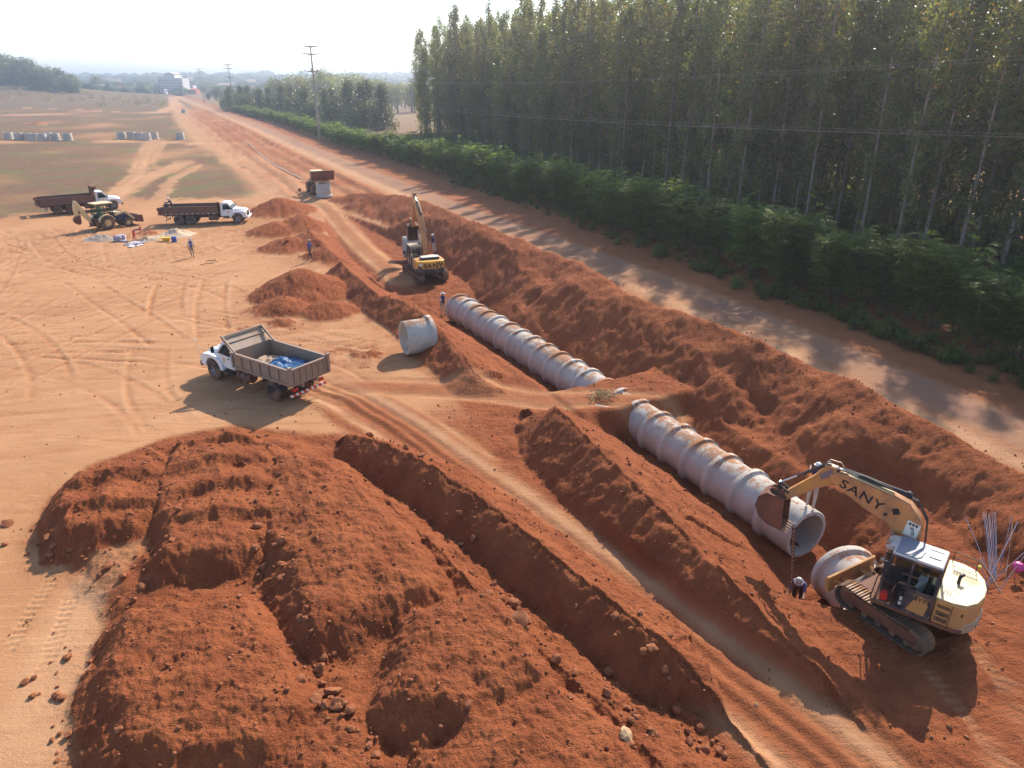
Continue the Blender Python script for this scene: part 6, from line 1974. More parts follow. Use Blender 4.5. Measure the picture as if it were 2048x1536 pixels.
for i in range(3):
    a = PL[i]; c = PL[i + 1]
    ax_ = Vector((math.cos(prz), math.sin(prz)))
    for off, z, sag in ((-2.18, H - .0, 2.6), (2.18, H - .0, 2.6), (-2.08, H - 1.8, 2.8), (2.08, H - 1.8, 2.8), (-2.08, H - 6.0, 3.0), (2.08, H - 6.0, 3.0), (-1.9, H - 10.2, 2.6), (-.9, H - 10.2, 2.7), (1.9, H - 10.2, 2.6)):
        A = Vector((a[0] + ax_.x * off, a[1] + ax_.y * off, ground_z(*a) - .3 + z)); B = Vector((c[0] + ax_.x * off, c[1] + ax_.y * off, ground_z(*c) - .3 + z))
        pts = [A.lerp(B, t) - Vector((0, 0, 4 * sag * t * (1 - t))) for t in np.linspace(0, 1, 25)]
        b = MB(); b.tube(pts, 0.010 if i == 0 else .017, 4, cap=False)
        which = {0: 'across the plantation front', 1: 'between the nearest and second poles', 2: 'between the second and third poles'}[i]
        lv = 'top' if z > H - 1 else 'upper' if z > H - 3 else 'middle' if z > H - 8 else 'lowest'
        tag(b.build('power_line', M_WIRE, smooth=60), '%s overhead wire %s, at the %s end of the crossarms' % (lv, which, 'road' if off < -1.5 else 'inner' if off < 0 else 'plantation'), 'power line', 'overhead wires')

# ------------------------------------------------------------------ the town far away
M_BLOCK = simple('pale_rendered_wall', (.62, .58, .57), .8, scale=.05, var=.04)
M_WIN = simple('dark_window', (.10, .10, .12), .3, scale=.1)
M_TILE = simple('red_roof_tiles', (.40, .13, .08), .8, scale=.2)
M_BRICKR = simple('red_wall_paint', (.48, .10, .06), .7, scale=.2)
M_SHED = simple('white_shed_wall', (.66, .66, .68), .6, scale=.2)
M_BLUES = simple('blue_fascia', (.10, .16, .42), .5, scale=.2)
def block():
    x0, y0, _ = P(321, 191.5); x1, _, _ = P(369, 191.5); y = y0; z = ground_z((x0 + x1) / 2, y)
    w = x1 - x0; cx = (x0 + x1) / 2; h = 17.5
    root = empty('apartment_block', (cx, y, z - 1), 0, 'pale seven storey apartment block at the end of the road with a taller middle', 'building')
    b = MB(); b.box((0, 9, h / 2), (w, 18, h)); b.build('wall', M_BLOCK, root)
    b = MB(); b.box((.6, 8.5, h / 2 + 2), (w * .42, 19, h + 5)); wl = b.build('stair_tower', M_BLOCK, root)
    b = MB(); b.prism([(-w * .23, h + 4.5), (0, h + 6.2), (w * .23, h + 4.5)], -1.3, 18.3, 'y', Matrix.Translation((.6, 0, 0))); b.build('roof', M_BLOCK, root)
    for s in (-1, 1):
        b = MB(); b.box((s * w * .355, 9, h + .2), (w * .3, 18.6, .5)); b.build('roof', M_BLOCK, root)
    win = None
    for f in range(6):
        for k in range(9):
            xx = -w / 2 + w * (k + .5) / 9
            ty = -.02 if abs(xx - .6) > w * .22 else -1.02
            if win is None:
                c = MB(); c.box((0, 0, 0), (1.25, .12, 1.2)); win = c.build('window', M_WIN, root); o = win
            else:
                o = win.copy(); COL.objects.link(o)
            o.parent = root; o.location = (xx, ty, 2.0 + f * 2.7)
    return root
block()
def shed(px0, px1, base, hpx, wallm, roofm, label, depth=12, name='shed', low=.5):
    x0, y, _ = P(px0, base); x1, _, _ = P(px1, base); w = x1 - x0; d = math.hypot((x0 + x1) / 2, y); h = hpx / 1525 * y / math.cos(0)
    root = empty(name, ((x0 + x1) / 2, y, ground_z((x0 + x1) / 2, y) - .5), 0, label, 'building')
    hw = h * low
    b = MB(); b.box((0, depth / 2, hw / 2 + .25), (w, depth, hw + .5)); b.build('wall', wallm, root)
    b = MB(); b.prism([(-.6, hw), (depth / 2, h), (depth + .6, hw), (depth + .6, hw + .15), (depth / 2, h + .15), (-.6, hw + .15)], -w / 2 - .5, w / 2 + .5, 'x'); b.build('roof', roofm, root)
    n = max(2, int(w / 5))
    for k in range(n):
        c = MB(); c.box((-w / 2 + w * (k + .5) / n, -.03, hw * .5), (w / n * .45, .1, hw * .45)); c.build('window', M_WIN, root)
    return root
shed(212, 243, 191.5, 12, M_SHED, M_TILE, 'low shed with a red tiled roof and white wall, left of the tall block')
shed(176, 212, 189, 15, M_SHED, M_SHED, 'pale roofed house half hidden by trees near the wooded rise', name='house')
shed(247, 262, 191, 9, M_WIN, M_BLOCK, 'small dark open shed right of the red roofed shed')
shed(286, 312, 187.5, 8, M_SHED, M_SHED, 'long pale roofed hall behind the tree belt left of the block', name='hall')
shed(357, 393, 191, 12, M_BRICKR, M_TILE, 'long red walled building right of the tall pale block', low=.75)
shed(370, 388, 186, 14, M_BLOCK, M_DARK, 'dark roofed house above the red walled building', name='house', low=.7)
def station():
    x0, y, _ = P(314, 193.5); x1, _, _ = P(331, 193.5); w = x1 - x0
    root = empty('fuel_station', ((x0 + x1) / 2, y, ground_z(x0, y)), 0, 'small fuel station with a flat white canopy in front of the tall block', 'building')
    b = MB(); b.box((0, 3, 4.4), (w, 7, .8)); c_ = b.build('canopy', M_SHED, root)
    b = MB(); b.box((0, -.55, 4.4), (w, .12, .5)); b.build('fascia', M_BLUES, c_)
    for s in (-.42, 0, .42): b = MB(); b.box((s * w, 1, 2), (.5, .5, 4)); b.build('post', M_SHED, root)
    b = MB(); b.box((w * .2, 6, 1.6), (w * .5, 3, 3.2)); b.build('wall', M_SHED, root)
station()
car0 = None
for i, (px, by, cm) in enumerate([(166, 190.5, M_SHED), (186, 190.8, M_SHED), (272, 192, M_SHED), (283, 191.6, M_SHED), (297, 192.2, M_SHED), (303, 192, M_SHED), (338, 192.5, M_BRICKR)]):
    x, y, _ = P(px, by)
    root = empty('parked_car', (x, y, ground_z(x, y)), rt.uniform(-.3, .3), 'distant %s car parked %s' % ('red' if cm is M_BRICKR else 'white', ['nearest the wooded rise', 'below the tall ragged tree', 'right of the small dark shed', 'in the middle of the tree belt', 'left of the fuel station', 'close beside the fuel station', 'in front of the tall block'][i]), 'car', 'cars parked by the town')
    b = MB(); b.prism([(-2.2, .35), (-2.2, .95), (-1.5, 1.0), (-.9, 1.5), (.8, 1.5), (1.4, 1.0), (2.2, .9), (2.2, .35)], -.85, .85); b.build('body', cm, root)
    b = MB()
    for xx in (-1.35, 1.35):
        b.cyl((xx, -.88, .33), (xx, .88, .33), .33, 10)
    b.build('wheels', M_BLACK, root)

# far hill woods, one mass
def far_woods():
    rng = np.random.default_rng(77)
    b = MB()
    ico = bmesh.new(); bmesh.ops.create_icosphere(ico, subdivisions=1, radius=1.0)
    iv = [v.co.copy() for v in ico.verts]; ifc = [[v.index for v in f.verts] for f in ico.faces]; ico.free()
    for k in range(2600):
        az = rng.uniform(-.66, .02); r = rng.choice([rng.uniform(1500, 2100), rng.uniform(900, 1400), rng.uniform(2200, 3600)])
        x, y = r * math.sin(az), r * math.cos(az)
        if pn1(x / 260, y / 90) < -0.02: continue
        s = rng.uniform(5, 11) * (1 if r < 2200 else 1.5)
        z = ground_z(x, y) + s * .3
        j = rng.uniform(.7, 1.25, len(iv))
        b.add([(x + v.x * s * j[i] * 1.3, y + v.y * s * j[i], z + v.z * s * .62 * j[i]) for i, v in enumerate(iv)], ifc)
    m = simple('far_canopy', (.05, .075, .03), .9, scale=.06, var=.4)
    o = b.build('far_woods', m, smooth=0)
    tag(o, 'blue hazy belts of woodland on the hills along the horizon', 'woods', kind='stuff')
def pn1(x, y): return float(pnoise(np.array([x]), np.array([y]))[0])
far_woods()

# ------------------------------------------------------------------ rocks and clods
M_ROCK = simple('red_earth_rock', (0.245, 0.088, 0.042), .9, dirt=(.32, .135, .066), dirt_amt=.4, scale=2.4, var=.2, bump=.5, spec=.1)
M_PALEROCK = simple('pale_yellow_rock', (.50, .33, .18), .85, dirt=(.36, .17, .08), dirt_amt=.35, scale=2.2, var=.2, bump=.6, spec=.1)
def rock_mesh(seed, sub, mat, name='rock'):
    rr = random.Random(seed)
    bm = bmesh.new(); bmesh.ops.create_icosphere(bm, subdivisions=sub, radius=1.0)
    sx, sy, sz = rr.uniform(.8, 1.25), rr.uniform(.7, 1.1), rr.uniform(.6, .9)
    pl = [(Vector((rr.gauss(0, 1), rr.gauss(0, 1), rr.gauss(0, 1))).normalized(), rr.uniform(.42, .80)) for _ in range(14)]
    for v in bm.verts:
        p = v.co.copy()
        for n, d in pl:
            k = p.dot(n)
            if k > d: p -= n * (k - d) * .85
        nz = pn1(p.x * 2.3 + seed, p.y * 2.3 + p.z * 1.7)
        p *= 1 + .10 * nz + (.05 * pn1(p.x * 6 + seed, p.y * 6 + p.z * 4.3) if sub > 2 else 0)
        v.co = (p.x * sx, p.y * sy, p.z * sz)
    me = bpy.data.meshes.new(name); bm.to_mesh(me); bm.free()
    me.materials.append(mat)
    me.polygons.foreach_set('use_smooth', np.ones(len(me.polygons), bool)); me.set_sharp_from_angle(angle=math.radians(22))
    return me
RK = [rock_mesh(i + 1, 3, M_ROCK) for i in range(6)]
def rock(x, y, s, label, group=None, me=None):
    o = bpy.data.objects.new('rock', me or rt.choice(RK)); COL.objects.link(o)
    o.location = (x, y, ground_z(x, y) + s * .28); o.scale = (s, s, s)
    o.rotation_euler = (rt.uniform(-.4, .4), rt.uniform(-.4, .4), rt.uniform(0, 6.28))
    return tag(o, label, 'rock', group)
def rk(px, py, d, label, group=None, z=.3, me=None):
    x, y, _ = P(px, py, z); r = math.sqrt(x * x + y * y + 200); s = d / 2 / (1400 / (y * .918 + 5.6))
    return rock(x, y, s, label, group, me)
rk(1246, 1500, 44, 'pale yellow craggy boulder in the gully at the bottom of the site', me=rock_mesh(41, 4, M_PALEROCK))
rk(1040, 1290, 46, 'largest red boulder, half buried between the low ridge and the rounded heap')
rk(1025, 1222, 34, 'big red boulder just above the largest one at the foot of the low ridge')
rk(1055, 1255, 24, 'red boulder touching the right side of the largest one')
rk(740, 862, 20, 'single dark boulder on top of the haul track ridge start')
rk(815, 932, 22, 'red boulder on the upper flank of the long narrow ridge')
rk(845, 958, 18, 'smaller red boulder below the boulder on the ridge flank')
rk(215, 1138, 26, 'boulder beside the pale trodden lane, left of the heap front')
rk(98, 1085, 22, 'boulder at the foot of the leftmost heap, on its yard side')
rk(100, 1108, 16, 'smaller boulder below the one at the foot of the leftmost heap')
rk(10, 1035, 26, 'boulder lying alone on the sand at the left edge')
rk(5, 1075, 16, 'small boulder on the sand just below the lone boulder at the left edge')
rk(128, 1300, 22, 'boulder at the left foot of the broad heap beside the lane')
rk(120, 1380, 24, 'boulder lower down the left foot of the broad heap')
rk(60, 1375, 20, 'boulder standing on the pale trodden lane')
rk(285, 1185, 24, 'boulder in the gap between the heap front and the broad heap')
rk(520, 1130, 22, 'boulder at the upper end of the rock filled gully between the big heaps')
rk(665, 1395, 42, 'big boulder of the rock filled gully with smaller rocks round it')
rk(640, 1350, 34, 'flat boulder in the gully above the big one')
rk(605, 1385, 28, 'boulder left of the big one in the rock filled gully')
rk(1300, 1345, 28, 'boulder on the shaded side of the haul track ridge end')
rk(1335, 1320, 18, 'small boulder on the crest at the haul track ridge end')
rk(1220, 1345, 24, 'boulder in the gully left of the haul track ridge end')
rk(1140, 1440, 20, 'boulder on the low heap left of the pale boulder')
rk(245, 1490, 22, 'upright rock on the broad heap near the bottom edge')
rk(940, 1465, 24, 'rock set in the low heap at the bottom edge')
rk(1515, 1395, 12, 'small pale stone lying in the middle of the haul track', me=rock_mesh(43, 3, M_PALEROCK))
rk(575, 500, 12, 'small dark clod on the yard by the walking worker', z=0)
rk(600, 385, 10, 'small clod on the yard above the wide lumpy heap', z=0)
gullies = [([(530, 1090), (545, 1160), (590, 1260), (640, 1350), (680, 1440), (740, 1520)], 70, .55, 'rock of the stony gully between the big heaps', 'rocks in the stony gully'),
           ([(890, 1020), (960, 1120), (1010, 1210), (1050, 1290), (1100, 1330), (1200, 1400), (1290, 1490)], 55, .5, 'rock along the foot of the low ridge', 'rocks along the low ridge'),
           ([(60, 1080), (110, 1110), (200, 1130), (330, 1110)], 26, .4, 'small rock at the foot of the leftmost heap', 'rocks at the leftmost heap'),
           ([(300, 930), (345, 1040), (320, 1100), (230, 1200)], 24, .4, 'small rock in the crease between the two scored heaps', 'rocks between the scored heaps'),
           ([(150, 1250), (110, 1340), (110, 1450), (120, 1536)], 24, .4, 'small rock along the left foot of the broad heap', 'rocks left of the broad heap'),
           ([(560, 870), (550, 960), (520, 1050)], 22, .35, 'small rock in the crease beside the largest flat heap', 'rocks beside the largest heap'),
           ([(1230, 1260), (1320, 1330), (1400, 1440), (1440, 1520)], 24, .4, 'small rock on the slope below the haul track ridge end', 'rocks below the ridge end')]
for pts, n, smx, lab, grp in gullies:
    for i in range(n):
        k = rt.randint(0, len(pts) - 2); t = rt.random()
        px = pts[k][0] + (pts[k + 1][0] - pts[k][0]) * t + rt.gauss(0, 22); py = pts[k][1] + (pts[k + 1][1] - pts[k][1]) * t + rt.gauss(0, 18)
        x, y, _ = P(px, py, .4)
        rock(x, y, .05 + smx * .27 * rt.random() ** 2.6, lab, grp)


def clods():
    rng = np.random.default_rng(5)
    ico = bmesh.new(); bmesh.ops.create_icosphere(ico, subdivisions=1, radius=1.0)
    iv = np.array([v.co[:] for v in ico.verts]); ifc = np.array([[v.index for v in f.verts] for f in ico.faces]); ico.free()
    flat = (FRESH > .3) & (TRK < .3) & (np.hypot(GX, GY) < 75) & (np.abs(np.arctan2(GX, GY)) < .75) & (ROADM < .1) & (GY > 9)
    idx = np.argwhere(flat)
    # even over the ground, not over the grid
    r = np.hypot(GX, GY)[flat]; w = r * np.gradient(np.hypot(GX[:, 0], GY[:, 0]))[idx[:, 0]]
    w = w * (1.0 / (1 + (r / 24.0) ** 2))
    n = 8000
    pick = rng.choice(len(idx), n, p=w / w.sum())
    yard = (FRESH <= .3) & (GRASS < .3) & (np.hypot(GX, GY) < 85) & (np.abs(np.arctan2(GX, GY)) < .75) & (ROADM < .1) & (GY > 9)
    idy = np.argwhere(yard); ry = np.hypot(GX, GY)[yard]; wy = ry * np.gradient(np.hypot(GX[:, 0], GY[:, 0]))[idy[:, 0]]
    ij = np.concatenate([idx[pick], idy[rng.choice(len(idy), 700, p=wy / wy.sum())]]); n = len(ij)
    x = GX[ij[:, 0], ij[:, 1]] + rng.uniform(-.1, .1, n); y = GY[ij[:, 0], ij[:, 1]] + rng.uniform(-.1, .1, n); z = GZ[ij[:, 0], ij[:, 1]]
    s = .012 + .055 * rng.random(n) ** 3.5
    V = iv[None] * rng.uniform(.6, 1.35, (n, len(iv), 1)) * s[:, None, None] * rng.uniform(.7, 1.3, (n, 1, 3))
    V[..., 0] += x[:, None]; V[..., 1] += y[:, None]; V[..., 2] += (z + s * .3)[:, None]
    F = ifc[None] + (np.arange(n) * len(iv))[:, None, None]
    me = bpy.data.meshes.new('soil_clods')
    nf = n * len(ifc)
    me.vertices.add(n * len(iv)); me.vertices.foreach_set('co', V.astype(np.float32).ravel())
    me.loops.add(nf * 3); me.loops.foreach_set('vertex_index', F.astype(np.int32).ravel())
    me.polygons.add(nf); me.polygons.foreach_set('loop_start', (np.arange(nf) * 3).astype(np.int32))
    me.update(calc_edges=True)
    me.materials.append(M_ROCK)
    o = bpy.data.objects.new('soil_clods', me); COL.objects.link(o)
    tag(o, 'loose crumbs and clods of red soil strewn over the dug ground', 'clods', kind='stuff')
clods()


# ------------------------------------------------------------------ haze
def haze():
    bm = bmesh.new(); bmesh.ops.create_cube(bm, size=1.0)
    me = bpy.data.meshes.new('haze'); bm.to_mesh(me); bm.free()
    o = bpy.data.objects.new('haze', me); COL.objects.link(o)
    zlo, zhi = float(GZ.min()) - 1.5, max(float(GZ.max()) + 45.0, 70.0)
    o.scale = (19000, 19000, zhi - zlo); o.location = (0, 0, (zhi + zlo) / 2)
    m = bpy.data.materials.new('haze_air'); m.use_nodes = True; nt = m.node_tree
    nt.nodes.remove(nt.nodes['Principled BSDF'])
    v = nt.nodes.new('ShaderNodeVolumePrincipled')
    v.inputs['Color'].default_value = (.80, .88, 1.0, 1); v.inputs['Density'].default_value = HAZE; v.inputs['Anisotropy'].default_value = .65
    nt.links.new(v.outputs[0], nt.nodes['Material Output'].inputs['Volume'])
    me.materials.append(m)
    tag(o, 'pale dusty air over the whole site', 'haze', kind='stuff')
HAZE = 0.00050
haze()
# ------------------------------------------------------------------ people
M_SKIN = simple('brown_skin', (.27, .13, .08), .6, scale=6, var=.06)
M_NAVY = simple('navy_cloth', (.035, .035, .085), .85, dirt=(.28, .15, .09), dirt_amt=.15, scale=5)
M_VIOLET = simple('violet_blue_cloth', (.13, .11, .27), .85, dirt=(.30, .18, .12), dirt_amt=.12, scale=5)
M_CREAMC = simple('cream_cloth', (.55, .48, .40), .9, dirt=(.38, .20, .11), dirt_amt=.35, scale=5)
M_DARKC = simple('dark_work_trousers', (.06, .05, .055), .9, dirt=(.30, .15, .09), dirt_amt=.3, scale=5)
M_KHAKI = simple('khaki_trousers', (.30, .24, .13), .9, dirt=(.34, .17, .09), dirt_amt=.3, scale=5)
M_REDC = simple('red_cloth', (.55, .055, .04), .85, scale=5)
M_GREYC = simple('grey_cloth', (.26, .23, .21), .85, dirt=(.30, .17, .10), dirt_amt=.25, scale=5)
M_BOOT = simple('brown_boots', (.055, .035, .028), .8, dirt=(.30, .14, .08), dirt_amt=.45, scale=6)
M_HAIR = simple('black_hair', (.015, .012, .012), .7)
M_HATW = simple('white_helmet', (.76, .75, .72), .35, dirt=(.55, .42, .32), dirt_amt=.2)
M_HATG = simple('grey_hat', (.46, .44, .43), .6)
M_SLEEVE = simple('pale_cloth', (.50, .49, .52), .85, scale=5)


def person(loc, rz, label, shirt, trousers, sleeve=None, hat='helmet', hat_mat=None, lean=0.05, arms=((.1, .12, .3), (.1, .12, .3)), legs=((0.05, .1), (-.05, .1)), H=1.70, seat=None, head_pitch=0.0, group=None):
    """one continuous body grown on a jointed skeleton. arms: (forward, outward, elbow bend); legs: (forward, knee bend)"""
    k = H / 1.70
    J = {}; E = []; R = {}; K = {}
    def j(n, p, r, kind, par=None):
        J[n] = Vector(p); R[n] = r; K[n] = kind
        if par: E.append((par, n))
    hipz = .90
    def rot(v, a): return Vector((v.x * math.cos(a) + v.z * math.sin(a), v.y, -v.x * math.sin(a) + v.z * math.cos(a)))
    j('pelvis', (0, 0, hipz), (.135, .105), 't')
    up = lambda h, x=0: Vector((0, 0, hipz)) + rot(Vector((x, 0, h)), lean)
    j('waist', up(.16), (.135, .10), 's', 'pelvis'); j('chest', up(.38), (.165, .115), 's', 'waist'); j('collar', up(.52), (.10, .085), 's', 'chest')
    j('neck', up(.60, .01), (.058, .058), 'k', 'collar')
    hd = lean * .5 + head_pitch
    hb = J['neck']
    j('skull', hb + rot(Vector((.02, 0, .11)), hd), (.088, .092), 'k', 'neck'); j('crown', hb + rot(Vector((.01, 0, .21)), hd), (.072, .078), 'k', 'skull')
    j('nose', hb + rot(Vector((.125, 0, .095)), hd), (.018, .018), 'k', 'skull')
    for s, nm, a in ((1, 'l', arms[0]), (-1, 'r', arms[1])):
        sh = up(.48) + Vector((0, s * .19, 0))
        j('sh' + nm, sh, (.072, .07), 's', 'collar')
        d = rot(Vector((0, s * math.sin(a[1]), -math.cos(a[1]))), -a[0])
        el = sh + d * .29
        j('el' + nm, el, (.047, .047), 'v', 'sh' + nm)
        d2 = rot(Vector((0, s * math.sin(a[1]) * .6, -math.cos(a[1] * .6))), -(a[0] + a[2]))
        wr = el + d2 * .25
        j('wr' + nm, wr, (.033, .033), 'k', 'el' + nm)
        pm = wr + d2 * .075
        j('pm' + nm, pm, (.040, .024), 'k', 'wr' + nm)
        side = Vector((1, 0, 0)); side = (side - d2 * side.dot(d2)); side = side.normalized() if side.length > .1 else Vector((0, 0, 1))
        for q, ln in ((-.028, .070), (-.009, .085), (.010, .080), (.028, .060)):
            j('f%s%d' % (nm, int(q * 1000)), pm + side * q + d2 * (.03 + ln) + Vector((0, -s * .015, 0)), (.010, .010), 'k', 'pm' + nm)
        j('th' + nm, wr + side * .06 + d2 * .07, (.011, .011), 'k', 'wr' + nm)
    for s, nm, a in ((1, 'l', legs[0]), (-1, 'r', legs[1])):
        hp = Vector((0, s * .095, hipz - .05))
        j('hp' + nm, hp, (.098, .098), 't', 'pelvis')
        kn = hp + rot(Vector((0, s * .02, -.42)), -a[0]); j('kn' + nm, kn, (.066, .066), 't', 'hp' + nm)
        an = kn + rot(Vector((0, 0, -.40)), -(a[0] - a[1])); j('an' + nm, an, (.048, .048), 't', 'kn' + nm)
        j('to' + nm, an + rot(Vector((.17, s * .02, -.035)), -(a[0] - a[1]) * .6), (.042, .036), 'b', 'an' + nm)
    names = list(J)
    me = bpy.data.meshes.new('person')
    zmin = min(J[n].z for n in names) - .04
    base = 0 if seat is None else None
    dz = -zmin if seat is None else (seat - hipz + .10)
    me.from_pydata([tuple((J[n] + Vector((0, 0, dz))) * k) for n in names], [(names.index(a), names.index(b)) for a, b in E], [])
    o = bpy.data.objects.new('person', me); COL.objects.link(o)
    sk = o.modifiers.new('skin', 'SKIN'); sk.use_smooth_shade = True
    for i, n in enumerate(names):
        v = me.skin_vertices[0].data[i]; v.radius = (R[n][0] * k, R[n][1] * k)
        v.use_root = (n == 'pelvis')
    ss = o.modifiers.new('sub', 'SUBSURF'); ss.levels = 1; ss.render_levels = 1
    bpy.context.view_layer.update()
    m2 = bpy.data.meshes.new_from_object(o.evaluated_get(bpy.context.evaluated_depsgraph_get()))
    o.modifiers.clear(); o.data = m2; bpy.data.meshes.remove(me)
    mats = [shirt, trousers, M_SKIN, M_BOOT, sleeve or shirt]
    m2.materials.clear()
    for m in mats: m2.materials.append(m)
    seg = [((J[a] + Vector((0, 0, dz))) * k, (J[b] + Vector((0, 0, dz))) * k, K[b]) for a, b in E if b[:2] not in ('hp',)]
    idx = {'s': 0, 't': 1, 'k': 2, 'b': 3, 'v': 4}
    P0 = np.array([s_[0][:] for s_ in seg]); P1 = np.array([s_[1][:] for s_ in seg]); kk = np.array([idx[s_[2]] for s_ in seg])
    cen = np.array([p.center[:] for p in m2.polygons])
    d = P1 - P0; l2 = (d * d).sum(1)
    t = np.clip(((cen[:, None] - P0[None]) * d[None]).sum(2) / l2[None], 0, 1)
    dist = np.linalg.norm(cen[:, None] - (P0[None] + t[..., None] * d[None]), axis=2)
    m2.polygons.foreach_set('material_index', kk[dist.argmin(1)].astype(np.int32))
    m2.polygons.foreach_set('use_smooth', np.ones(len(m2.polygons), bool)); m2.update()
    o.location = loc; o.rotation_euler = (0, 0, rz)
    tag(o, label, 'person', group)
    # head gear, ears, eyes as parts
    hp = (J['skull'] + Vector((0, 0, dz))) * k; cr = (J['crown'] + Vector((0, 0, dz))) * k
    axh = (cr - hp).normalized()
    b = MB()
    if hat == 'helmet':
        b.lathe([(0, .118), (.01, .116), (.06, .105), (.105, .075), (.125, .03), (.128, 0)], hp + axh * .035, axh, 16)
        b.lathe([(0, .150), (.008, .150), (.012, .110), (0, .110)], hp + axh * .038 + rot(Vector((.035, 0, 0)), hd), axh, 16, closed=True)
    elif hat == 'brim':
        b.lathe([(0, .20), (.008, .20), (.012, .11), (.09, .095), (.11, .05), (.112, 0)], hp + axh * .05, axh, 16)
    elif hat == 'hood':
        b.lathe([(-.10, .10), (-.02, .118), (.06, .115), (.12, .075), (.14, 0)], hp - rot(Vector((.02, 0, 0)), hd), axh, 14)
    else:
        b.lathe([(-.02, .098), (.03, .104), (.08, .095), (.115, .06), (.125, 0)], hp + axh * .02 - rot(Vector((.012, 0, 0)), hd), axh, 14)
    b.build({'helmet': 'helmet', 'brim': 'hat', 'hood': 'head_cloth'}.get(hat, 'hair'), hat_mat or M_HAIR, o, smooth=50)
    b = MB()
    for s in (-1, 1):
        e = hp + rot(Vector((.083, s * .032, -.005)), hd) * k; b.lathe([(-.006, .0), (-.004, .012), (.004, .012), (.006, 0)], e, rot(Vector((1, 0, 0)), hd), 8)
    b.build('eyes', M_HAIR, o)
    b = MB()
    for s in (-1, 1): b.box(hp + Vector((0, s * .093, -.01)) * k, (.03, .018, .055))
    b.box(hp + rot(Vector((.088, 0, -.062)), hd) * k, (.012, .045, .010))
    b.build('ears_and_mouth', M_SKIN, o, .004)
    return o


def gp(px, py, z=0.0):
    x, y, _ = P(px, py, z); return (x, y, ground_z(x, y))


def face_to(px, py, qx, qy):
    a = P(px, py); b = P(qx, qy); return math.atan2(b[1] - a[1], b[0] - a[0])


x, y, z = gp(386, 515); person((x, y, z), math.radians(105), 'worker in a violet shirt and pale head cloth walking away across the yard', M_VIOLET, M_KHAKI, M_SLEEVE, 'hood', M_SLEEVE, .04, ((-.25, .12, .25), (.35, .10, .3)), ((.28, .1), (-.22, .25)), 1.68)
x, y, z = gp(622, 523); person((x, y, z), math.radians(-20), 'worker in a violet shirt and dark trousers walking behind the pointed conical heap', M_VIOLET, M_DARKC, None, 'hair', M_HATG, .06, ((.35, .1, .3), (-.3, .1, .2)), ((-.32, .2), (.36, .12)), 1.72)
# worker standing on the open pipe, seen behind the arm
p, d = axis_at(arc0 + .22)
person((p.x + .16, p.y + .1, PIPE_Z + .98), math.radians(60), 'worker in a navy top and cream trousers standing on the open pipe behind the bucket', M_NAVY, M_CREAMC, M_NAVY, 'helmet', M_HATW, .35, ((1.1, .2, .5), (.9, .1, .6)), ((.10, .12), (-.04, .1)), 1.72)
# worker bending in the trench beside the chain
x, y, _ = P(1597, 1178, -1.2)
person((x, y, -1.93), math.radians(-120), 'worker in a violet shirt and grey helmet bending down in the trench by the chain', M_VIOLET, M_DARKC, None, 'helmet', M_HATG, .85, ((.9, .1, .5), (.7, .15, .5)), ((.3, .4), (-.1, .3)), 1.72, head_pitch=.15)
# far end of the pipe line
p, d = axis_at(arc0 + NP * PIPE_L + .55)
person((p.x - 1.05, p.y + .2, ground_z(p.x - 1.05, p.y + .2)), math.radians(-60), 'worker in a dark waistcoat and pale cap left of the far pipe end', M_NAVY, M_CREAMC, M_SLEEVE, 'brim', M_SLEEVE, .05, ((.2, .15, 1.2), (.1, .2, .4)), ((.05, .1), (-.05, .1)), 1.70)
person((p.x + .75, p.y + .1, -1.93), math.radians(200), 'worker with a white helmet just showing above the far pipe end', M_DARKC, M_DARKC, None, 'helmet', M_HATW, .15, ((.4, .1, .7), (.4, .1, .7)), ((.1, .2), (0, .2)), 1.68)
x, y, z = gp(868, 494, .2); person((x, y, z), math.radians(160), 'worker in a navy shirt and cream trousers watching beside the far excavator', M_NAVY, M_CREAMC, M_NAVY, 'helmet', M_HATW, .08, ((.3, .1, .9), (.1, .15, .3)), ((.06, .1), (-.06, .1)), 1.74)
# mixing place
x, y, z = gp(270, 480); person((x, y, z), math.radians(15), 'worker in red clothes with a grey back bent double over the mixing heap', M_GREYC, M_REDC, M_REDC, 'hair', M_REDC, 1.35, ((1.0, .1, .2), (1.2, .1, .2)), ((.05, .05), (-.1, .15)), 1.72)
# two men sitting on the side-on truck bed
def on_truck(root, lx, ly, lz): return root.matrix_world @ Vector((lx, ly, lz))
bpy.context.view_layer.update()
x0, x1, zf, zt, hw = T2_bed
q = T2_root.location + Matrix.Rotation(ang2, 3, 'Z') @ Vector((x0 + .30, -.70, zf)); person(tuple(q), ang2 + .6, 'worker in a dark shirt squatting at the rear end of the side-on truck bed', M_NAVY, M_DARKC, None, 'helmet', M_HATG, .35, ((.8, .1, .6), (.8, .1, .6)), ((1.5, 2.1), (1.4, 2.0)), 1.68, seat=.45)
q = T2_root.location + Matrix.Rotation(ang2, 3, 'Z') @ Vector((x0 + 1.15, -.62, zf)); person(tuple(q), ang2 + math.pi, 'worker in a navy shirt and white helmet leaning over in the side-on truck bed', M_NAVY, M_DARKC, None, 'helmet', M_HATW, .45, ((1.0, .1, .5), (.8, .1, .6)), ((.3, .4), (0, .3)), 1.70)
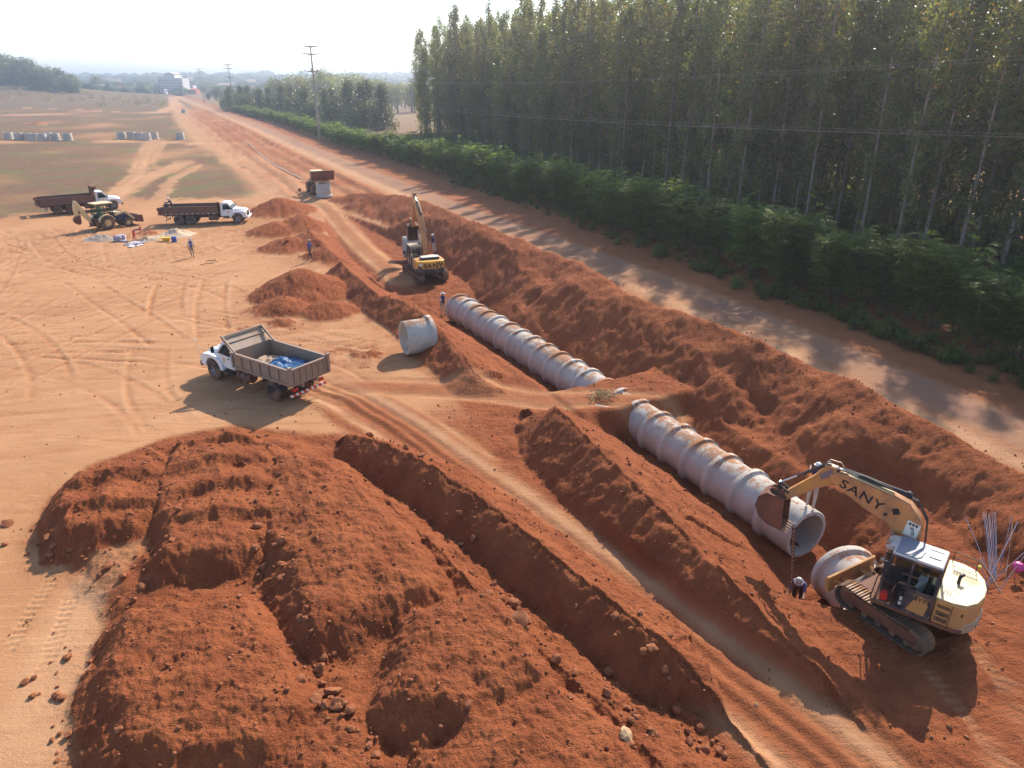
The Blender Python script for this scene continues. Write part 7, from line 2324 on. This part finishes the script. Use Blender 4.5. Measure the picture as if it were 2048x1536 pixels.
# operators
R_ = Matrix.Rotation(EXC_ANG, 3, 'Z')
q = Vector((EXC_C.x, EXC_C.y, -.02)) + R_ @ Vector((-.36, .58, .96))
person(tuple(q), EXC_ANG, 'operator in a pale shirt sitting in the cab of the near excavator', M_SLEEVE, M_DARKC, M_SLEEVE, 'hair', None, -.05, ((.45, .12, 1.1), (.45, .12, 1.1)), ((1.45, 1.35), (1.4, 1.3)), 1.68, seat=.40)
q = BH.location + Matrix.Rotation(BH.rotation_euler.z, 3, 'Z') @ Vector((-.1, 0, .95))
person(tuple(q), BH.rotation_euler.z, 'operator in dark clothes sitting in the backhoe loader cab', M_NAVY, M_DARKC, None, 'hair', None, -.05, ((.6, .12, .9), (.6, .12, .9)), ((1.45, 1.35), (1.4, 1.3)), 1.68, seat=.50)

# ------------------------------------------------------------------ mixing place: sand, gravel, bags
def heap_mesh(x, y, r, h, mat, name, label, cat, rough=.12, ell=1.0, rz=0.0, seed=0):
    n, m_ = 22, 40
    b = MB(); vs = []; fs = []
    g = ground_z(x, y)
    for i in range(n):
        rr = r * (i / (n - 1)) if i else .001
        for k in range(m_):
            a = 2 * math.pi * k / m_
            lx, ly = rr * math.cos(a) * ell, rr * math.sin(a)
            wx, wy = x + lx * math.cos(rz) - ly * math.sin(rz), y + lx * math.sin(rz) + ly * math.cos(rz)
            nz = pn1(wx * 1.3 + seed, wy * 1.3) * .6 + pn1(wx * 3.1, wy * 3.1 + seed) * .4
            t = rr / r * (1 + .16 * pn1(math.cos(a) * 1.6 + seed, math.sin(a) * 1.6))
            z = h * max(0, 1 - t) ** 1.15 * (1 + .45 * nz) + rough * nz * max(0, 1 - t) - .03
            vs.append((wx, wy, g + z))
    for i in range(n - 1):
        for k in range(m_): fs.append((i * m_ + k, i * m_ + (k + 1) % m_, (i + 1) * m_ + (k + 1) % m_, (i + 1) * m_ + k))
    b.add(vs, fs)
    return tag(b.build(name, mat, smooth=80), label, cat)
M_SAND = simple('pale_sand', (.56, .41, .28), .95, scale=2, var=.15, bump=.4, spec=.1)
M_GRAVEL = simple('grey_gravel', (.30, .24, .20), .95, scale=5, var=.3, bump=.8, spec=.1)
M_MORTAR = simple('wet_mortar', (.24, .18, .12), .7, scale=4, var=.3, bump=.5)
x, y, _ = P(352, 470); heap_mesh(x, y, 1.7, .70, M_SAND, 'sand_heap', 'heap of pale sand in the shadow edge of the side-on truck', 'sand heap', ell=1.25, rz=.3, seed=3)
x, y, _ = P(322, 474); heap_mesh(x, y, 1.2, .25, M_SAND, 'sand_heap', 'low spread of pale sand between the sand heap and the mixing place', 'sand heap', ell=1.5, rz=.3, seed=8)
x, y, _ = P(202, 477); heap_mesh(x, y, 1.4, .50, M_GRAVEL, 'gravel_heap', 'small heap of grey gravel left of the cement bags', 'gravel heap', ell=1.5, seed=5)
x, y, _ = P(291, 480); heap_mesh(x, y, 1.0, .30, M_MORTAR, 'mortar_heap', 'dark heap of mixed mortar beside the worker in red', 'mortar heap', ell=1.2, seed=6)
M_BAG = simple('purple_printed_bag', (.13, .08, .22), .6, dirt=(.60, .55, .55), dirt_amt=.55, scale=2.4, var=.2)
M_BAGW = simple('white_paper_bag', (.62, .58, .60), .7, dirt=(.30, .22, .30), dirt_amt=.3, scale=3)
def bag(x, y, z, rz, mat, label, group, l=.62, w=.40, h=.15, name='cement_bag'):
    b = MB(); n = 9; m_ = 7; vs = []; fs = []
    for side in (1, -1):
        for i in range(n):
            for k in range(m_):
                u, v = i / (n - 1) * 2 - 1, k / (m_ - 1) * 2 - 1
                e = (1 - u ** 4) * (1 - v ** 4)
                vs.append((u * l / 2 * (1 - .06 * v * v), v * w / 2 * (1 - .06 * u * u), side * h / 2 * e ** .5 + h / 2 + .012 * math.sin(u * 5 + v * 3)))
    o2 = n * m_
    for i in range(n - 1):
        for k in range(m_ - 1):
            a = i * m_ + k; fs.append((a, a + m_, a + m_ + 1, a + 1)); fs.append((o2 + a, o2 + a + 1, o2 + a + m_ + 1, o2 + a + m_))
    b.add(vs, fs); o = b.build(name, mat, smooth=70)
    c = MB(); c.box((0, 0, h + .006), (l * .5, w * .5, .006)); c.build('printed_patch', M_BAGW if mat is M_BAG else M_BAG, o)
    o.location = (x, y, z); o.rotation_euler = (0, 0, rz)
    return tag(o, label, 'bag', group)
x, y, z = gp(236, 482)
lv = ['bottom', 'second', 'third', 'top']
for k in range(4):
    for s in range(2):
        bag(x + s * .44 * .4 + .02 * k, y + s * .42, z + k * .135 - .01, .15 + .06 * math.sin(k * 3 + s), M_BAG if k % 2 else M_BAGW, '%s layer %s bag of the cement bag stack by the worker in red' % (lv[k], 'front' if s == 0 else 'rear'), 'stacked cement bags', l=.8, w=.45, h=.17)
x2, y2, z2 = gp(247, 483); bag(x2, y2, z2, -.4, M_BAGW, 'single cement bag leaning right of the stack on the sand', 'stacked cement bags', l=.7, w=.42)
for i, (px, py) in enumerate([(256, 490), (263, 487), (268, 492), (275, 488), (262, 494), (282, 486), (288, 484), (271, 485), (279, 491), (266, 489)]):
    x2, y2, z2 = gp(px, py)
    b = MB(); n = 7; vs = []; fs = []
    for a in range(n):
        for c in range(n):
            u, v = a / (n - 1) - .5, c / (n - 1) - .5
            vs.append((u * .75, v * .5, .03 + .16 * abs(pn1(u * 4 + i * 3.3, v * 4)) + .05 * pn1(u * 9, v * 9 + i)))
    for a in range(n - 1):
        for c in range(n - 1): fs.append((a * n + c, (a + 1) * n + c, (a + 1) * n + c + 1, a * n + c + 1))
    b.add(vs, fs); o = b.build('empty_bag', M_BAGW if i % 3 else M_BAG, smooth=50); o.location = (x2, y2, z2); o.rotation_euler = (0, 0, i * 1.3)
    tag(o, 'crumpled empty cement bag in the litter below the worker in red', 'bag', 'empty bags littered by the mixing place')
# yellow tub and blue drum
x, y, z = gp(333, 482)
b = MB(); b.lathe([(0, 0), (0, .30), (.35, .40), (.36, .42), (.34, .38), (.05, .28), (.05, 0)], (0, 0, 0), (0, 0, 1), 18); b.prism([(-.5, .28), (.5, .28), (.62, .36), (-.62, .36)], -.22, .22)
tag(b.build('mixing_tub', simple('yellow_plastic', (.72, .46, .04), .5), loc=(x, y, z)), 'yellow mixing tub right of the mixing place', 'tub')
x, y, z = gp(349, 484)
b = MB(); b.lathe([(0, 0), (0, .22), (.03, .24), (.5, .24), (.53, .22), (.53, 0)], (0, 0, 0), (0, 0, 1), 16); b.lathe([(.16, .245), (.18, .255), (.20, .245)], (0, 0, 0), (0, 0, 1), 16)
tag(b.build('drum', simple('blue_plastic', (.05, .09, .32), .45), loc=(x, y, z)), 'small blue plastic drum beside the yellow tub', 'drum')

# ------------------------------------------------------------------ bundle of bars in the bank
M_BAR = simple('bluish_grey_bars', (.14, .13, .20), .55, .1, dirt=(.34, .19, .12), dirt_amt=.3, scale=1.2)
bars = [((1931, 1035), (1985, 1105)), ((1966, 1025), (1992, 1130)), ((1969, 1026), (1995, 1133)), ((1972, 1025), (1997, 1128)), ((1976, 1024), (2000, 1132)), ((1979, 1027), (2003, 1126)), ((1984, 1026), (2000, 1120)), ((1988, 1025), (2004, 1122)), ((1991, 1024), (2005, 1118)),
        ((2036, 1043), (1985, 1136)), ((2032, 1050), (1982, 1140)), ((2025, 1048), (2022, 1125)), ((2024, 1030), (2010, 1110)), ((2060, 1095), (1985, 1140)), ((2075, 1078), (2008, 1150)), ((1958, 1116), (2018, 1157)), ((1960, 1120), (1988, 1152))]
bars_lab = ['lone bar leaning far left of the bundle', 'bar at the left edge of the upright group', 'second bar of the upright group', 'third bar of the upright group', 'bar in the middle of the upright group', 'bar right of the middle of the upright group', 'short bar inside the upright group', 'bar second from the right in the upright group', 'bar at the right edge of the upright group',
            'long bar leaning right across the bundle', 'bar just under the one leaning right', 'tan bar standing nearly straight right of the bundle', 'faint thin bar right of the upright group', 'bar lying towards the pink ball', 'thin bar crossing behind the pink ball', 'pale bar lying in front of the bundle', 'short dark bar lying under the pale one']
for i, (a, c) in enumerate(bars):
    xb, yb, _ = P(c[0], c[1], .3); zb_ = ground_z(xb, yb)
    # the top leans back on the bank: follow the ground there, a little above it
    best = None
    for zz in np.linspace(.2, 2.4, 23):
        q = P(a[0], a[1], zz); g = ground_z(q[0], q[1])
        if best is None or abs(zz - g - .12) < best[0]: best = (abs(zz - g - .12), q)
    A = Vector((xb, yb, zb_ + .03)); B = Vector(best[1])
    b = MB(); mdl = (A + B) / 2 + Vector((0, 0, .04)); b.tube([A, mdl, B], .011 if i != 15 else .022, 6)
    tag(b.build('steel_bar', M_BAR if i not in (11, 15) else M_BEDTAN, smooth=60), bars_lab[i] + ' against the bank', 'steel bar', 'steel bars behind the near excavator')
x, y, _ = P(2046, 1107, .6); b = MB(); b.lathe([(-.17, 0), (-.15, .09), (-.08, .15), (0, .17), (.08, .15), (.15, .09), (.17, 0)], (0, 0, 0), (0, 0, 1), 16); b.tube([(0, 0, -.5), (0, 0, -.16)], .012, 6)
tag(b.build('marker_ball', simple('pink_plastic', (.62, .07, .25), .5), loc=(x, y, ground_z(x, y) + .45)), 'pink plastic ball on a peg at the right edge by the steel bars', 'ball')
x, y, _ = P(1966, 1114, .3); b = MB(); b.lathe([(-.06, 0), (-.04, .05), (0, .07), (.04, .05), (.06, 0)], (0, 0, 0), (0, 0, 1), 12); b.tube([(0, 0, -.3), (0, 0, -.05)], .01, 6)
tag(b.build('marker_ball', simple('yellow_marker_plastic', (.75, .65, .06), .5), loc=(x, y, ground_z(x, y) + .25)), 'tiny yellow ball on a peg left of the steel bars', 'ball')

# ------------------------------------------------------------------ odds and ends
def stick(p, q, r, label, name, mat, cat, z=.06):
    a = Vector(P(*p)); c = Vector(P(*q)); a.z = ground_z(a.x, a.y) + z; c.z = ground_z(c.x, c.y) + z
    b = MB(); b.tube([a, (a + c) / 2 + Vector((0, 0, .05)), c], r, 6); return tag(b.build(name, mat, smooth=60), label, cat)
stick((1190, 818), (1278, 815), .028, 'long pale wooden pole lying across the soil crossing over the pipes', 'wooden_pole', M_STICKER, 'pole', .10)
stick((822, 462), (838, 470), .06, 'short white board lying on the bank beyond the far excavator', 'white_board', M_STICKER, 'board', .06)
b = MB(); pts = [P(405, 524), P(403, 529), P(425, 527), P(433, 523), P(432, 520), P(412, 523)]; b.tube([(x_, y_, ground_z(x_, y_) + .04) for x_, y_, _ in pts], .035, 6)
tag(b.build('cable_loop', M_WARM, smooth=60), 'tan loop of cable lying on the sand right of the walking worker', 'cable')
b = MB(); pts = [P(493, 282), P(510, 300), P(540, 325), P(575, 345), P(605, 360)]; b.tube([(x_, y_, ground_z(x_, y_) + .12) for x_, y_, _ in pts], .05, 8)
tag(b.build('white_hose', M_STICKER, smooth=60), 'long white hose lying in the disturbed strip beyond the wheel loader', 'hose')
# crushed netting at the buried pipe mouth
def netting():
    x, y, _ = P(1205, 788, .3); g = ground_z(x, y)
    b = MB(); rr = random.Random(8)
    for k in range(42):
        a = rr.uniform(0, 6.28); r = rr.uniform(.2, .75)
        p0 = Vector((x + r * math.cos(a), y + r * math.sin(a) * .7, g + rr.uniform(.02, .25)))
        p2 = Vector((x + rr.gauss(0, .5), y + rr.gauss(0, .35), g + rr.uniform(.02, .3)))
        b.tube([p0, (p0 + p2) / 2 + Vector((0, 0, rr.uniform(.05, .28))), p2], .014, 4, cap=False)
    tag(b.build('brush_bundle', simple('dry_twigs', (.40, .30, .15), .9), smooth=60), 'tangled bundle of dry brush at the end of the pipes before the soil crossing', 'brush')
netting()
